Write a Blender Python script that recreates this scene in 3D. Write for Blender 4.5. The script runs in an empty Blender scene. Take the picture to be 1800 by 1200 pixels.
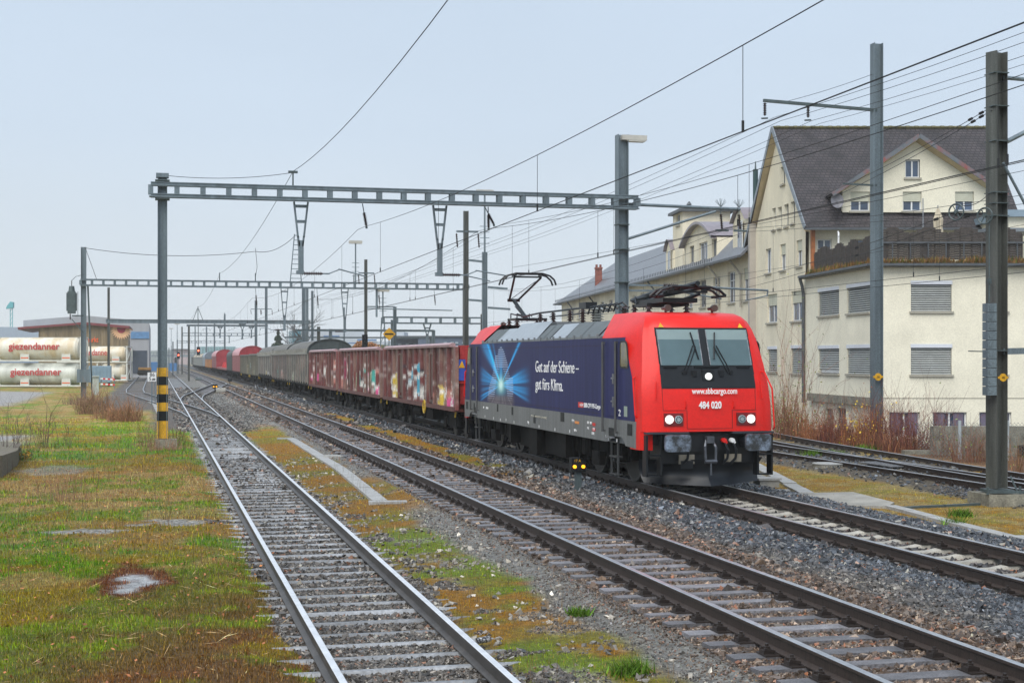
import bpy, math, random
import numpy as np
from mathutils import Matrix, Vector
# ------------------------------------------------------------------ camera, sky, sun, exposure
S = bpy.context.scene
COL = S.collection
F = 2546.0                      # focal length in pixels of the 1800 wide photograph
TH = math.atan(625 / F)         # the tracks run along +Y; the camera looks 13.8 degrees to their right
CT, ST = math.cos(TH), math.sin(TH)
CH = 2.73                       # camera height above the rail heads of the main tracks
cd = bpy.data.cameras.new("camera")
cam = bpy.data.objects.new("camera", cd); COL.objects.link(cam)
cam.location = (0, 0, CH)
cam.rotation_euler = (math.pi / 2, 0, -TH)
cd.sensor_width = 36; cd.lens = F / 1800 * 36
cd.shift_y = 30 / 1800
cd.clip_start = 0.3; cd.clip_end = 6000
S.camera = cam
S.render.resolution_x = 1024; S.render.resolution_y = 682
SUN_EL, SUN_AZ = math.radians(52), math.radians(22)     # azimuth of the direction the light travels to, about the view direction
w = bpy.data.worlds.new("World"); S.world = w; w.use_nodes = True
nt = w.node_tree; nt.nodes.clear()
sky = nt.nodes.new("ShaderNodeTexSky"); sky.sky_type = 'NISHITA'; sky.sun_disc = False
sky.sun_elevation = SUN_EL; sky.sun_rotation = math.pi + TH + SUN_AZ
sky.air_density = 1.5; sky.dust_density = 5
tc = nt.nodes.new("ShaderNodeTexCoord")
sx = nt.nodes.new("ShaderNodeSeparateXYZ"); nt.links.new(tc.outputs['Generated'], sx.inputs[0])
cr = nt.nodes.new("ShaderNodeValToRGB"); nt.links.new(sx.outputs['Z'], cr.inputs[0])
e = cr.color_ramp.elements
e[0].position = 0.0; e[0].color = (7.2, 7.8, 8.2, 1)
e[1].position = 0.30; e[1].color = (5.5, 6.6, 8.05, 1)
q = e.new(0.06); q.color = (6.5, 7.3, 8.1, 1)
q = e.new(0.15); q.color = (5.65, 6.65, 7.9, 1)
ns = nt.nodes.new("ShaderNodeTexNoise"); ns.inputs['Scale'].default_value = 1.5; ns.inputs['Detail'].default_value = 4
mp = nt.nodes.new("ShaderNodeMapping"); mp.inputs['Scale'].default_value = (1, 1, 3)
nt.links.new(tc.outputs['Generated'], mp.inputs[0]); nt.links.new(mp.outputs[0], ns.inputs['Vector'])
mr = nt.nodes.new("ShaderNodeMapRange"); mr.inputs['From Min'].default_value = .3; mr.inputs['From Max'].default_value = .7; mr.inputs['To Min'].default_value = 0.93; mr.inputs['To Max'].default_value = 1.04
nt.links.new(ns.outputs['Fac'], mr.inputs['Value'])
vm = nt.nodes.new("ShaderNodeVectorMath"); vm.operation = 'SCALE'
nt.links.new(cr.outputs[0], vm.inputs[0]); nt.links.new(mr.outputs[0], vm.inputs['Scale'])
mx = nt.nodes.new("ShaderNodeMix"); mx.data_type = 'RGBA'; mx.inputs[0].default_value = 0.9
nt.links.new(sky.outputs[0], mx.inputs[6]); nt.links.new(vm.outputs[0], mx.inputs[7])
bg = nt.nodes.new("ShaderNodeBackground"); bg.inputs[1].default_value = 0.0515
nt.links.new(mx.outputs[2], bg.inputs[0])
wo = nt.nodes.new("ShaderNodeOutputWorld"); nt.links.new(bg.outputs[0], wo.inputs[0])
sd = bpy.data.lights.new("sun", 'SUN'); sd.energy = 1.5; sd.angle = math.radians(50); sd.color = (1, .97, .92)
sun = bpy.data.objects.new("sun", sd); COL.objects.link(sun)
_a = TH + SUN_AZ                # light travels towards heading _a (clockwise from +Y), downwards at SUN_EL
_d = Vector((math.sin(_a) * math.cos(SUN_EL), math.cos(_a) * math.cos(SUN_EL), -math.sin(SUN_EL)))
sun.rotation_euler = _d.to_track_quat('-Z', 'Y').to_euler()
sun.location = (0, 0, 60)
S.view_settings.view_transform = 'Standard'; S.view_settings.look = 'None'
S.view_settings.exposure = 1.15; S.view_settings.gamma = 1
S.cycles.max_bounces = 5; S.cycles.diffuse_bounces = 2; S.cycles.glossy_bounces = 3
S.cycles.volume_bounces = 1; S.cycles.transmission_bounces = 3; S.cycles.transparent_max_bounces = 8
S.cycles.use_denoising = True
rnd = random.Random(7); RNG = np.random.default_rng(11)
# ------------------------------------------------------------------ places: photograph measurements turned into metres
def W(u, v, z): return (u * CT + v * ST, -u * ST + v * CT, z)      # u right of, v in front of the camera
def at(px, py, D): return W((px - 900) * D / F, D, CH - (py - 630) * D / F)
def DX(px, X): return F * X / (CT * (px - 275))                     # distance at which the line X = const shows at px
def atX(px, py, X): return at(px, py, DX(px, X))
def XatY(px, Y):
    k = (px - 900) / F
    return Y * (k * CT + ST) / (CT - k * ST)
def atY(px, py, Y):
    X = XatY(px, Y); return at(px, py, X * ST + Y * CT)
def atz(px, py, z): return at(px, py, F * (CH - z) / (py - 630))
# ------------------------------------------------------------------ materials
MATS = {}
def mat(name, col, rough=.6, metal=0, var=.18, sc=2.0, bump=0, bsc=25, col2=None, attr=None, spec=.5, fine=.0, streak=0, emit=None, est=1, alpha=None, trans=0, coat=0):
    if name in MATS: return MATS[name]
    m = bpy.data.materials.new(name); m.use_nodes = True; MATS[name] = m
    n = m.node_tree; N = n.nodes; L = n.links; b = N['Principled BSDF']
    b.inputs['Roughness'].default_value = rough; b.inputs['Metallic'].default_value = metal
    b.inputs['Specular IOR Level'].default_value = spec
    if coat: b.inputs['Coat Weight'].default_value = coat; b.inputs['Coat Roughness'].default_value = .08
    if trans: b.inputs['Transmission Weight'].default_value = trans
    t = N.new("ShaderNodeTexCoord")
    if attr:
        a = N.new("ShaderNodeAttribute"); a.attribute_name = attr; base = a.outputs['Color']
    else:
        r = N.new("ShaderNodeRGB"); r.outputs[0].default_value = (*col, 1); base = r.outputs[0]
    no = N.new("ShaderNodeTexNoise"); no.inputs['Scale'].default_value = sc; no.inputs['Detail'].default_value = 7; no.inputs['Roughness'].default_value = .62
    if streak:
        mp = N.new("ShaderNodeMapping"); mp.inputs['Scale'].default_value = (streak, streak, .25)
        L.new(t.outputs['Object'], mp.inputs[0]); L.new(mp.outputs[0], no.inputs['Vector'])
    else: L.new(t.outputs['Object'], no.inputs['Vector'])
    if col2:
        cr = N.new("ShaderNodeValToRGB"); cr.color_ramp.elements[0].position = .42; cr.color_ramp.elements[1].position = .62
        L.new(no.outputs['Fac'], cr.inputs[0])
        mx = N.new("ShaderNodeMix"); mx.data_type = 'RGBA'; L.new(cr.outputs[0], mx.inputs[0]); L.new(base, mx.inputs[6]); mx.inputs[7].default_value = (*col2, 1)
        base = mx.outputs[2]
    mr = N.new("ShaderNodeMapRange"); mr.inputs['From Min'].default_value = .3; mr.inputs['From Max'].default_value = .7
    mr.inputs['To Min'].default_value = 1 - var; mr.inputs['To Max'].default_value = 1 + var
    L.new(no.outputs['Fac'], mr.inputs['Value'])
    vs = N.new("ShaderNodeVectorMath"); vs.operation = 'SCALE'; L.new(base, vs.inputs[0]); L.new(mr.outputs[0], vs.inputs['Scale'])
    out = vs.outputs[0]
    if fine:
        n2 = N.new("ShaderNodeTexNoise"); n2.inputs['Scale'].default_value = bsc; n2.inputs['Detail'].default_value = 5
        L.new(t.outputs['Object'], n2.inputs['Vector'])
        m2 = N.new("ShaderNodeMapRange"); m2.inputs['From Min'].default_value = .3; m2.inputs['From Max'].default_value = .7
        m2.inputs['To Min'].default_value = 1 - fine; m2.inputs['To Max'].default_value = 1 + fine
        L.new(n2.outputs['Fac'], m2.inputs['Value'])
        v2 = N.new("ShaderNodeVectorMath"); v2.operation = 'SCALE'; L.new(out, v2.inputs[0]); L.new(m2.outputs[0], v2.inputs['Scale']); out = v2.outputs[0]
    L.new(out, b.inputs['Base Color'])
    if bump:
        n3 = N.new("ShaderNodeTexNoise"); n3.inputs['Scale'].default_value = bsc; n3.inputs['Detail'].default_value = 6
        L.new(t.outputs['Object'], n3.inputs['Vector'])
        bp = N.new("ShaderNodeBump"); bp.inputs['Strength'].default_value = bump; bp.inputs['Distance'].default_value = .02
        L.new(n3.outputs['Fac'], bp.inputs['Height']); L.new(bp.outputs[0], b.inputs['Normal'])
    if emit:
        b.inputs['Emission Color'].default_value = (*emit, 1); b.inputs['Emission Strength'].default_value = est
    return m
# ------------------------------------------------------------------ mesh building
WM = {}
def _world(o): return WM.get(o.name, Matrix.Identity(4))
def tag(o, label=None, cat=None, group=None, kind=None):
    if label: o['label'] = label
    if cat: o['category'] = cat
    if group: o['group'] = group
    if kind: o['kind'] = kind
    return o
def thing(name, label, cat, loc=(0, 0, 0), rz=0, group=None):
    o = bpy.data.objects.new(name, None); COL.objects.link(o); o.empty_display_size = .3
    o.location = loc; o.rotation_euler = (0, 0, rz)
    WM[o.name] = Matrix.Translation(loc) @ Matrix.Rotation(rz, 4, 'Z')
    return tag(o, label, cat, group)
def copy_tree(o, parent=None):
    c = o.copy(); COL.objects.link(c); c.parent = parent
    for ch in list(o.children): copy_tree(ch, c)
    return c
class MB:
    """collects shapes; build() links them as one mesh. Coordinates are world (through xf) unless local."""
    def __init__(s, xf=None): s.v = []; s.f = []; s.m = []; s.xf = xf; s.mi = 0
    def mesh(s, vs, fs, mi=None):
        o = len(s.v); s.v += [tuple(p) for p in vs]; s.f += [tuple(o + i for i in f) for f in fs]
        s.m += [s.mi if mi is None else mi] * len(fs); return s
    def box(s, x0, x1, y0, y1, z0, z1, mi=None):
        vs = [(x, y, z) for x in (x0, x1) for y in (y0, y1) for z in (z0, z1)]
        return s.mesh(vs, [(0, 1, 3, 2), (4, 6, 7, 5), (0, 4, 5, 1), (2, 3, 7, 6), (0, 2, 6, 4), (1, 5, 7, 3)], mi)
    def cbox(s, c, d, mi=None):
        return s.box(c[0] - d[0] / 2, c[0] + d[0] / 2, c[1] - d[1] / 2, c[1] + d[1] / 2, c[2] - d[2] / 2, c[2] + d[2] / 2, mi)
    def _fr(s, p, q, up=(0, 0, 1)):
        p, q = Vector(p), Vector(q); d = (q - p).normalized(); u = Vector(up)
        if abs(d.dot(u)) > .98: u = Vector((0, 1, 0))
        a = d.cross(u).normalized(); b = a.cross(d).normalized(); return p, q, a, b
    def bar(s, p, q, w, h=None, mi=None, up=(0, 0, 1)):
        h = w if h is None else h; p, q, a, b = s._fr(p, q, up)
        vs = [e + a * (w / 2 * i) + b * (h / 2 * j) for e in (p, q) for i, j in ((-1, -1), (1, -1), (1, 1), (-1, 1))]
        return s.mesh(vs, [(3, 2, 1, 0), (4, 5, 6, 7), (0, 1, 5, 4), (1, 2, 6, 5), (2, 3, 7, 6), (3, 0, 4, 7)], mi)
    def tube(s, p, q, r, n=8, r2=None, mi=None, caps=True):
        r2 = r if r2 is None else r2; p, q, a, b = s._fr(p, q); vs = []
        for e, rr in ((p, r), (q, r2)):
            for i in range(n):
                t = 2 * math.pi * i / n; vs.append(e + a * (rr * math.cos(t)) + b * (rr * math.sin(t)))
        fs = [(i, (i + 1) % n, n + (i + 1) % n, n + i) for i in range(n)]
        if caps: fs += [tuple(range(n - 1, -1, -1)), tuple(range(n, 2 * n))]
        return s.mesh(vs, fs, mi)
    def path(s, pts, r, n=6, mi=None):
        for a, b in zip(pts[:-1], pts[1:]): s.tube(a, b, r, n, mi=mi, caps=False)
        return s
    def insul(s, p, q, r=.06, sheds=8, mi=0):
        p, q = Vector(p), Vector(q); s.tube(p, q, r * .45, 6, mi=mi)
        for i in range(sheds):
            t = (i + .7) / (sheds + .4); c = p.lerp(q, t); d = (q - p).normalized() * ((q - p).length / sheds * .22)
            s.tube(c - d, c + d, r, 8, r * .55, mi=mi)
        return s
    def prism(s, poly, axis, a0, a1, mi=None):
        """poly: 2D points; axis 'x': (y,z) extruded in x; 'y': (x,z); 'z': (x,y)"""
        def P(p, t): return {'x': (t, p[0], p[1]), 'y': (p[0], t, p[1]), 'z': (p[0], p[1], t)}[axis]
        n = len(poly); vs = [P(p, a0) for p in poly] + [P(p, a1) for p in poly]
        fs = [tuple(range(n - 1, -1, -1)), tuple(range(n, 2 * n))] + [(i, (i + 1) % n, n + (i + 1) % n, n + i) for i in range(n)]
        return s.mesh(vs, fs, mi)
    def disc(s, c, r, axis, t=.01, n=20, mi=None):
        c = Vector(c); d = Vector(axis).normalized() * t / 2; return s.tube(c - d, c + d, r, n, mi=mi)
    def build(s, name, mats, parent=None, local=False, smooth=False, recalc=True, attr=None):
        vs = s.v
        if s.xf: vs = [s.xf(*p) for p in vs]
        if parent is not None and not local:
            Mi = _world(parent).inverted(); vs = [tuple(Mi @ Vector(p)) for p in vs]
        me = bpy.data.meshes.new(name); me.from_pydata(vs, [], s.f)
        for m in (mats if isinstance(mats, (list, tuple)) else [mats]): me.materials.append(m)
        if any(s.m): me.polygons.foreach_set('material_index', s.m)
        me.update()
        if recalc:
            import bmesh
            bm = bmesh.new(); bm.from_mesh(me); bmesh.ops.recalc_face_normals(bm, faces=bm.faces); bm.to_mesh(me); bm.free()
        if smooth: me.shade_smooth(); me.set_sharp_from_angle(angle=math.radians(38)); me.set_sharp_from_angle(angle=math.radians(38))
        return link(name, me, parent)
def link(name, me, parent=None):
    o = bpy.data.objects.new(name, me); COL.objects.link(o)
    if parent is not None: o.parent = parent; WM[o.name] = _world(parent)
    return o
def npmesh(name, V, Fq, mats, cols=None, parent=None, midx=None, smooth=False):
    """numpy mesh: V (n,3), Fq (m,k) all faces k-sided, cols (n,3) vertex colour"""
    me = bpy.data.meshes.new(name); V = np.asarray(V, np.float32); Fq = np.asarray(Fq, np.int32); m, k = Fq.shape
    me.vertices.add(len(V)); me.vertices.foreach_set('co', V.ravel())
    me.loops.add(m * k); me.loops.foreach_set('vertex_index', Fq.ravel())
    me.polygons.add(m); me.polygons.foreach_set('loop_start', np.arange(0, m * k, k, dtype=np.int32))
    me.polygons.foreach_set('loop_total', np.full(m, k, np.int32))
    if midx is not None: me.polygons.foreach_set('material_index', np.asarray(midx, np.int32))
    if smooth: me.polygons.foreach_set('use_smooth', np.ones(m, bool))
    else: me.polygons.foreach_set('use_smooth', np.zeros(m, bool))
    me.update(calc_edges=True)
    if cols is not None:
        a = me.color_attributes.new('Col', 'FLOAT_COLOR', 'POINT')
        c = np.ones((len(V), 4), np.float32); c[:, :3] = cols; a.data.foreach_set('color', c.ravel())
    for x in (mats if isinstance(mats, (list, tuple)) else [mats]): me.materials.append(x)
    return link(name, me, parent)
def text(name, s, size, origin, xdir, updir, m, parent=None, width=None, local=False, off=0, align='LEFT', thick=.004, bold=0):
    """letters as a thin solid mesh; origin is the left end of the baseline"""
    cu = bpy.data.curves.new('t', 'FONT'); cu.body = s; cu.size = size; cu.extrude = thick; cu.offset = bold; cu.align_x = 'LEFT'; cu.resolution_u = 4
    ob = bpy.data.objects.new('t', cu); COL.objects.link(ob); bpy.context.view_layer.update()
    me = bpy.data.meshes.new_from_object(ob); bpy.data.objects.remove(ob); me.name = name
    n = len(me.vertices); co = np.empty(n * 3, np.float32); me.vertices.foreach_get('co', co); co = co.reshape(-1, 3)
    x0, x1 = co[:, 0].min(), co[:, 0].max(); co[:, 0] -= x0
    if width: co[:, 0] *= width / (x1 - x0)
    else: width = x1 - x0
    if align == 'CENTER': co[:, 0] -= width / 2
    X = Vector(xdir).normalized(); U = Vector(updir).normalized(); Nn = X.cross(U)
    P = np.array(origin) + co[:, :1] * np.array(X) + co[:, 1:2] * np.array(U) + (co[:, 2:3] + off) * np.array(Nn)
    if parent is not None and not local:
        Mi = np.array(_world(parent).inverted()); P = P @ Mi[:3, :3].T + Mi[:3, 3]
    me.vertices.foreach_set('co', P.astype(np.float32).ravel()); me.update(); me.materials.clear(); me.materials.append(m)
    return link(name, me, parent)
# value noise in the plane, for placing colours and plants
_T = np.random.default_rng(5).random((256, 256))
def vn(x, y, s):
    x = np.asarray(x) / s + 1000.3; y = np.asarray(y) / s + 1000.7
    i = np.floor(x).astype(int); j = np.floor(y).astype(int); a = x - i; b = y - j; a = a * a * (3 - 2 * a); b = b * b * (3 - 2 * b)
    g = lambda p, q: _T[p % 256, q % 256]
    return (g(i, j) * (1 - a) + g(i + 1, j) * a) * (1 - b) + (g(i, j + 1) * (1 - a) + g(i + 1, j + 1) * a) * b
def fbm(x, y, s, o=4):
    t = 0; A = 0; w = 1
    for k in range(o): t = t + w * vn(x + 17.3 * k, y - 9.1 * k, s); A += w; w *= .55; s /= 2.1
    return t / A
def sst(a, b, x): t = np.clip((np.asarray(x, float) - a) / (b - a), 0, 1); return t * t * (3 - 2 * t)
# common materials
galv = mat('galvanised_steel', (.15, .19, .215), .45, .3, .3, 1.2, fine=.25, bsc=40, streak=3)
galvd = mat('dark_galvanised_steel', (.07, .095, .10), .5, .2, .25, 3, fine=.2)
galvw = mat('weathered_mast_steel', (.085, .09, .082), .45, .2, .45, 1.5, fine=.3, bsc=60, streak=4)
concrete = mat('concrete', (.30, .29, .26), .85, 0, .25, 2, .3, 40, fine=.2)
concd = mat('stained_concrete', (.20, .19, .15), .8, 0, .5, 3, .4, 30, fine=.3)
black = mat('black_paint', (.006, .008, .010), .45, 0, .4, 6, fine=.3, spec=.3)
dirt = mat('running_gear_grime', (.006, .0055, .0052), .7, 0, .7, 5, .3, 30, fine=.5, spec=.15)
wirem = mat('wire_metal', (.012, .013, .015), .6, .0, .1, 5)
insm = mat('brown_insulator', (.035, .018, .018), .25, 0, .2, 8)
white = mat('white_paint', (.75, .76, .76), .5, 0, .08, 4)
whiteL = mat('white_lettering', (.85, .85, .85), .5, 0, .02)
yellow = mat('yellow_paint', (.62, .33, .01), .5, 0, .25, 6, fine=.2)
redp = mat('red_paint', (.62, .015, .012), .4, 0, .12, 4)
# ------------------------------------------------------------------ the ground
def xoff5(Y): return np.interp(Y, [0, 24, 28, 34, 47, 62, 90, 140], [19.3, 19.4, 19.9, 20.25, 21.5, 24, 30, 45])
def xoff4(Y): return np.interp(Y, [0, 44, 52, 64, 90, 140], [19.15, 19.15, 19.8, 21.6, 26.5, 40])
def xside(Y): return np.interp(Y, [60, 72, 80, 92, 103, 114, 128, 142, 400], [2.38, 2.38, 2.1, 1.25, .35, -.65, -1.75, -2.0, -2.2])
def height(X, Y):
    X = np.asarray(X, float); Y = np.asarray(Y, float)
    h = np.full(np.broadcast(X, Y).shape, -.34)
    h = h + .03 * sst(3.8, 4.8, X) + .12 * sst(4.9, 5.6, X)              # up to the middle track's bed
    tr = lambda c, d: d * sst(1.5, 1.15, np.abs(X - c))
    h = h - tr(2.38, .05) * sst(3.6, 3.3, X) - tr(6.76, .045) - .085 * sst(1.15, .9, np.abs(X - 11.15)) + .03 * sst(.9, 1.2, np.abs(X - 11.15)) * sst(1.9, 1.5, np.abs(X - 11.15))
    h = h + .02 * sst(7.6, 8.6, X) - .02 * sst(8.9, 9.4, X)
    h = h + .045 * sst(1.55, 1.2, X) * sst(70, 60, Y)
    h = h - .17 * sst(13.0, 14.3, X)                                      # the shoulder down to the moss strip
    h = h + .10 * sst(17.3, 18.2, X)
    d = X * ST + Y * CT
    h = h - 1.5 * sst(23.5, 27.5, X) * sst(44, 47.5, d)
    h = h + .12 * (fbm(X, Y, 4) - .5) * (sst(1.2, .2, X) + sst(13, 14, X)) + .04 * (fbm(X, Y, .6) - .5) * (sst(1.4, .4, X) + sst(13.2, 14, X))
    h = h + .07 * sst(-6, -16, X)
    return h
C = lambda *a: np.array(a)
GREEN, GREEN2, OLIVE, OCHRE, STRAW, REDB, GRIT, BALD, BALB, MUD = C(.10, .215, .005), C(.175, .24, .012), C(.23, .20, .018), C(.33, .16, .010), C(.42, .255, .095), C(.17, .058, .022), C(.20, .195, .18), C(.070, .070, .072), C(.105, .092, .080), C(.085, .07, .05)
def mixc(c, d, w): w = np.clip(w, 0, 1)[..., None]; return c * (1 - w) + d * w
def zones(X, Y):
    """colour, stoniness (0 plants .. 1 stones) and plant cover at ground points"""
    X = np.asarray(X, float); Y = np.asarray(Y, float)
    n1, n2, n3 = fbm(X, Y, 5.5), fbm(X + 40, Y + 9, 2.6), fbm(X - 31, Y + 70, .9)
    e = (fbm(X, Y, 1.6) - .5) * 1.3
    c = np.broadcast_to(OLIVE, X.shape + (3,)).copy(); stone = np.zeros(X.shape); plant = np.ones(X.shape)
    # left meadow
    yy = Y + 6 * (n1 - .5)
    n4 = fbm(X + 12, Y - 33, .45, 3)
    belt = sst(29.5, 32.5, yy) * sst(44, 39, yy)
    straw = np.maximum(sst(.56, .62, n3 * .5 + n2 * .5) * .65, .85 * belt * sst(.38, .5, n3))
    straw = np.maximum(straw, sst(66, 72, Y) * .8 * sst(.42, .52, n3))
    green = sst(.31, .45, n1 * .3 + n3 * .4 + n4 * .3)
    c = mixc(c, GREEN2, green); c = mixc(c, GREEN, sst(.43, .52, n3 * .5 + n4 * .5)); c = mixc(c, STRAW, straw)
    c = mixc(c, OCHRE * .9, sst(.56, .64, fbm(X + 5, Y - 40, 1.8)) * .6)
    near = sst(27, 15, Y + (X - 1.2) * -2.4 + 7 * (n2 - .5))
    c = mixc(c, REDB, near * sst(.40, .50, n3 * .45 + n4 * .55) * .85)
    spot = lambda x0, y0, a, b_: ((X - x0) / a) ** 2 + ((Y - y0) / b_) ** 2
    bare = np.maximum(sst(1.3, .7, spot(-1.35, 26.4, .6, .45) + 5 * (n4 - .5)), sst(1.3, .7, spot(.5, 27.6, .7, .5) + 5 * (n4 - .5)))
    bare = np.maximum(bare, sst(1.3, .7, spot(-2.6, 41, .9, 1.6) + 2 * (n4 - .5)) * .7); stone = np.maximum(stone, bare * .9 * (Y < 38))
    c = mixc(c, GRIT, bare); plant = plant * (1 - .9 * bare)
    pool = sst(1.1, .5, spot(-.3, 20.0, .22, .9) + 4.5 * (n4 - .5))
    c = mixc(c, REDB * .9, sst(1.6, .8, spot(-.28, 20.2, .45, 1.4) + 3 * (n4 - .5))); c = mixc(c, C(.34, .35, .36), pool); plant = plant * (1 - pool)
    # gravel yard and road on the left
    road = sst(53.5, 54.5, Y + .25 * (X + 8) + 2 * e) * sst(61, 59.5, Y + .2 * (X + 8) + e) * sst(-4.2, -5.5, X + e)
    road = np.maximum(road, sst(98, 102, Y + .9 * (X + 12) + e) * sst(142, 136, Y + e * 4 + .4 * (X + 12)) * sst(-8.5, -10, X + e))
    c = mixc(c, C(.33, .32, .31), road); plant = plant * (1 - road)
    # track beds
    def bed(xc, a, b, y0=-10, y1=2000, soft=.5): return sst(xc - a - soft, xc - a, X + e * .35) * sst(xc + b + soft, xc + b, X + e * .35) * sst(y0 - 2, y0, Y) * sst(y1 + 2, y1, Y)
    b1 = bed(2.38, .84, .95, soft=.16) ; b1 = np.maximum(b1, sst(60, 66, Y) * sst(-.6, .3, X + e * .5) * sst(4.6, 4.0, X))
    b1 = np.maximum(b1, bed(xside(Y), 1.6, 1.6, 74)); b1 = np.maximum(b1, sst(84, 92, Y) * sst(-4.4, -3.6, X + e) * sst(5, 4, X))
    b1 = b1 * (1 - .65 * sst(.60, .66, n3) * sst(60, 50, Y)); b1 = b1 * (1 - .9 * sst(44, 47, Y) * sst(58, 54, Y) * sst(.36, .46, n4))
    # strip between tracks 1 and 2
    st = sst(3.3, 3.6, X) * sst(5.6, 5.3, X)
    c = mixc(c, mixc(np.broadcast_to(OLIVE, c.shape), OCHRE, sst(.40, .55, n2)), st)
    c = mixc(c, GREEN2, st * sst(.46, .58, n1 * .4 + n3 * .6) * sst(32, 24, Y))
    far = st * sst(60, 72, Y)
    grit = sst(4.6, 4.9, X + e * .5) * sst(5.6, 5.4, X) * sst(31, 27, Y)
    grit = np.maximum(grit, sst(33, 38, Y) * sst(4.9, 5.2, X + e * .6) * sst(5.6, 5.4, X))
    dots = st * sst(.60, .66, fbm(X, Y, .5)) * .5 * sst(40, 30, Y)
    # colours of stones
    s2 = sst(5.3, 5.55, X + e * .1) * sst(14.3, 14.0, X + e * .25)
    moss23 = sst(.55, .35, np.abs(X - 8.75 + e * .4)) * sst(30, 37, Y) * sst(.46, .58, n3 * .5 + n2 * .5 + .1) * (1 - .6 * sst(70, 90, Y))
    c = mixc(c, BALB, b1); stone = np.maximum(stone, b1)
    c = mixc(c, GRIT * .8, far); stone = np.maximum(stone, far)
    c = mixc(c, GRIT, grit); stone = np.maximum(stone, grit * .28)
    c = mixc(c, GRIT, dots); stone = np.maximum(stone, dots)
    blue = sst(8.3, 9.5, X + .6 * e)
    c = mixc(c, BALB * (1 - blue[..., None]) + BALD * blue[..., None], s2); stone = np.maximum(stone, s2)
    c = mixc(c, mixc(np.broadcast_to(OLIVE, c.shape), OCHRE, sst(.4, .6, n3)), moss23); stone = stone * (1 - moss23)
    plant = plant * (1 - stone); plant = np.maximum(plant, moss23)
    # moss on the right
    r = sst(14.0, 14.3, X + e * .3)
    c = mixc(c, mixc(mixc(np.broadcast_to(C(.30, .25, .035), c.shape), C(.36, .20, .018), sst(.44, .6, n2 * .5 + n3 * .5)), C(.40, .30, .11), sst(.46, .58, n4) * .8), r)
    b4 = np.maximum(sst(17.6, 18.0, X + e * .4) * sst(21.0, 20.6, X + e * .4), bed(xoff5(Y), 1.5, 1.5)); b4 = np.maximum(b4, bed(xoff4(Y), 1.5, 1.5))
    b4 = b4 * (1 - .8 * sst(.56, .62, n3) * sst(20, 21, X))
    c = mixc(c, MUD, b4); stone = np.maximum(stone, b4 * .9); plant = plant * (1 - b4)
    c = mixc(c, C(.22, .12, .06), sst(22.0, 22.8, X - (xoff5(Y) - 21) * .8) * sst(0, 1, Y - 30)); 
    yard = sst(26.5, 28, X) * sst(30, 36, Y)
    c = mixc(c, C(.16, .16, .16), yard); plant = plant * (1 - yard)
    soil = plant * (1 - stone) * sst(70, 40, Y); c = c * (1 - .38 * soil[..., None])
    fd = sst(140, 240, Y)
    c = mixc(c, C(.13, .12, .10), fd * (1 - s2) * .7)
    return c, stone, plant
gx = np.concatenate([np.arange(-700, -60, 40), np.arange(-60, -16, 1.5), np.arange(-16, 27, .16), np.arange(27, 60, 1.5), np.arange(60, 900, 40)])
gy = np.concatenate([np.arange(-30, 9, 3), np.arange(9, 34, .16), np.arange(34, 72, .3), np.arange(72, 180, 1.0), np.arange(180, 420, 6), np.arange(420, 2600, 90)])
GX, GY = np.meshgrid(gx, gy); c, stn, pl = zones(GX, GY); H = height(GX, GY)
nx = len(gx); idx = np.arange(len(gy) * nx).reshape(len(gy), nx)
Q = np.stack([idx[:-1, :-1], idx[:-1, 1:], idx[1:, 1:], idx[1:, :-1]], -1).reshape(-1, 4)
gm = bpy.data.materials.new('ground_cover'); gm.use_nodes = True
N = gm.node_tree.nodes; L = gm.node_tree.links; b = N['Principled BSDF']
a = N.new("ShaderNodeAttribute"); a.attribute_name = 'Col'
t = N.new("ShaderNodeTexCoord")
def noise(sc, det=5):
    n = N.new("ShaderNodeTexNoise"); n.inputs['Scale'].default_value = sc; n.inputs['Detail'].default_value = det; n.inputs['Roughness'].default_value = .65; L.new(t.outputs['Object'], n.inputs['Vector']); return n
def rng(o, lo, hi, f0=.3, f1=.7):
    m = N.new("ShaderNodeMapRange"); m.inputs['From Min'].default_value = f0; m.inputs['From Max'].default_value = f1; m.inputs['To Min'].default_value = lo; m.inputs['To Max'].default_value = hi; L.new(o, m.inputs['Value']); return m.outputs[0]
def scl(v, f):
    x = N.new("ShaderNodeVectorMath"); x.operation = 'SCALE'; L.new(v, x.inputs[0]); L.new(f, x.inputs['Scale']); return x.outputs[0]
o = scl(a.outputs['Color'], rng(noise(9, 8).outputs['Fac'], .45, 1.5))
o = scl(o, rng(noise(60, 3).outputs['Fac'], .6, 1.4))
vo = N.new("ShaderNodeTexVoronoi"); vo.inputs['Scale'].default_value = 22; L.new(t.outputs['Object'], vo.inputs['Vector'])
sv = N.new("ShaderNodeSeparateXYZ"); L.new(vo.outputs['Color'], sv.inputs[0])
pebble = rng(sv.outputs[0], .35, 1.9, 0, 1)
ms = N.new("ShaderNodeMix"); ms.data_type = 'FLOAT'; L.new(a.outputs['Alpha'], ms.inputs[0]); ms.inputs[2].default_value = 1; L.new(pebble, ms.inputs[3])
o = scl(o, ms.outputs[0]); L.new(o, b.inputs['Base Color'])
b.inputs['Roughness'].default_value = .66; b.inputs['Specular IOR Level'].default_value = .25
bp = N.new("ShaderNodeBump"); bp.inputs['Strength'].default_value = .9; bp.inputs['Distance'].default_value = .03
ad = N.new("ShaderNodeMath"); ad.operation = 'SUBTRACT'; L.new(noise(30, 6).outputs['Fac'], ad.inputs[0]); L.new(vo.outputs['Distance'], ad.inputs[1])
L.new(ad.outputs[0], bp.inputs['Height']); L.new(bp.outputs[0], b.inputs['Normal'])
g = npmesh('ground', np.stack([GX, GY, H], -1).reshape(-1, 3), Q, gm, smooth=True)
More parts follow.
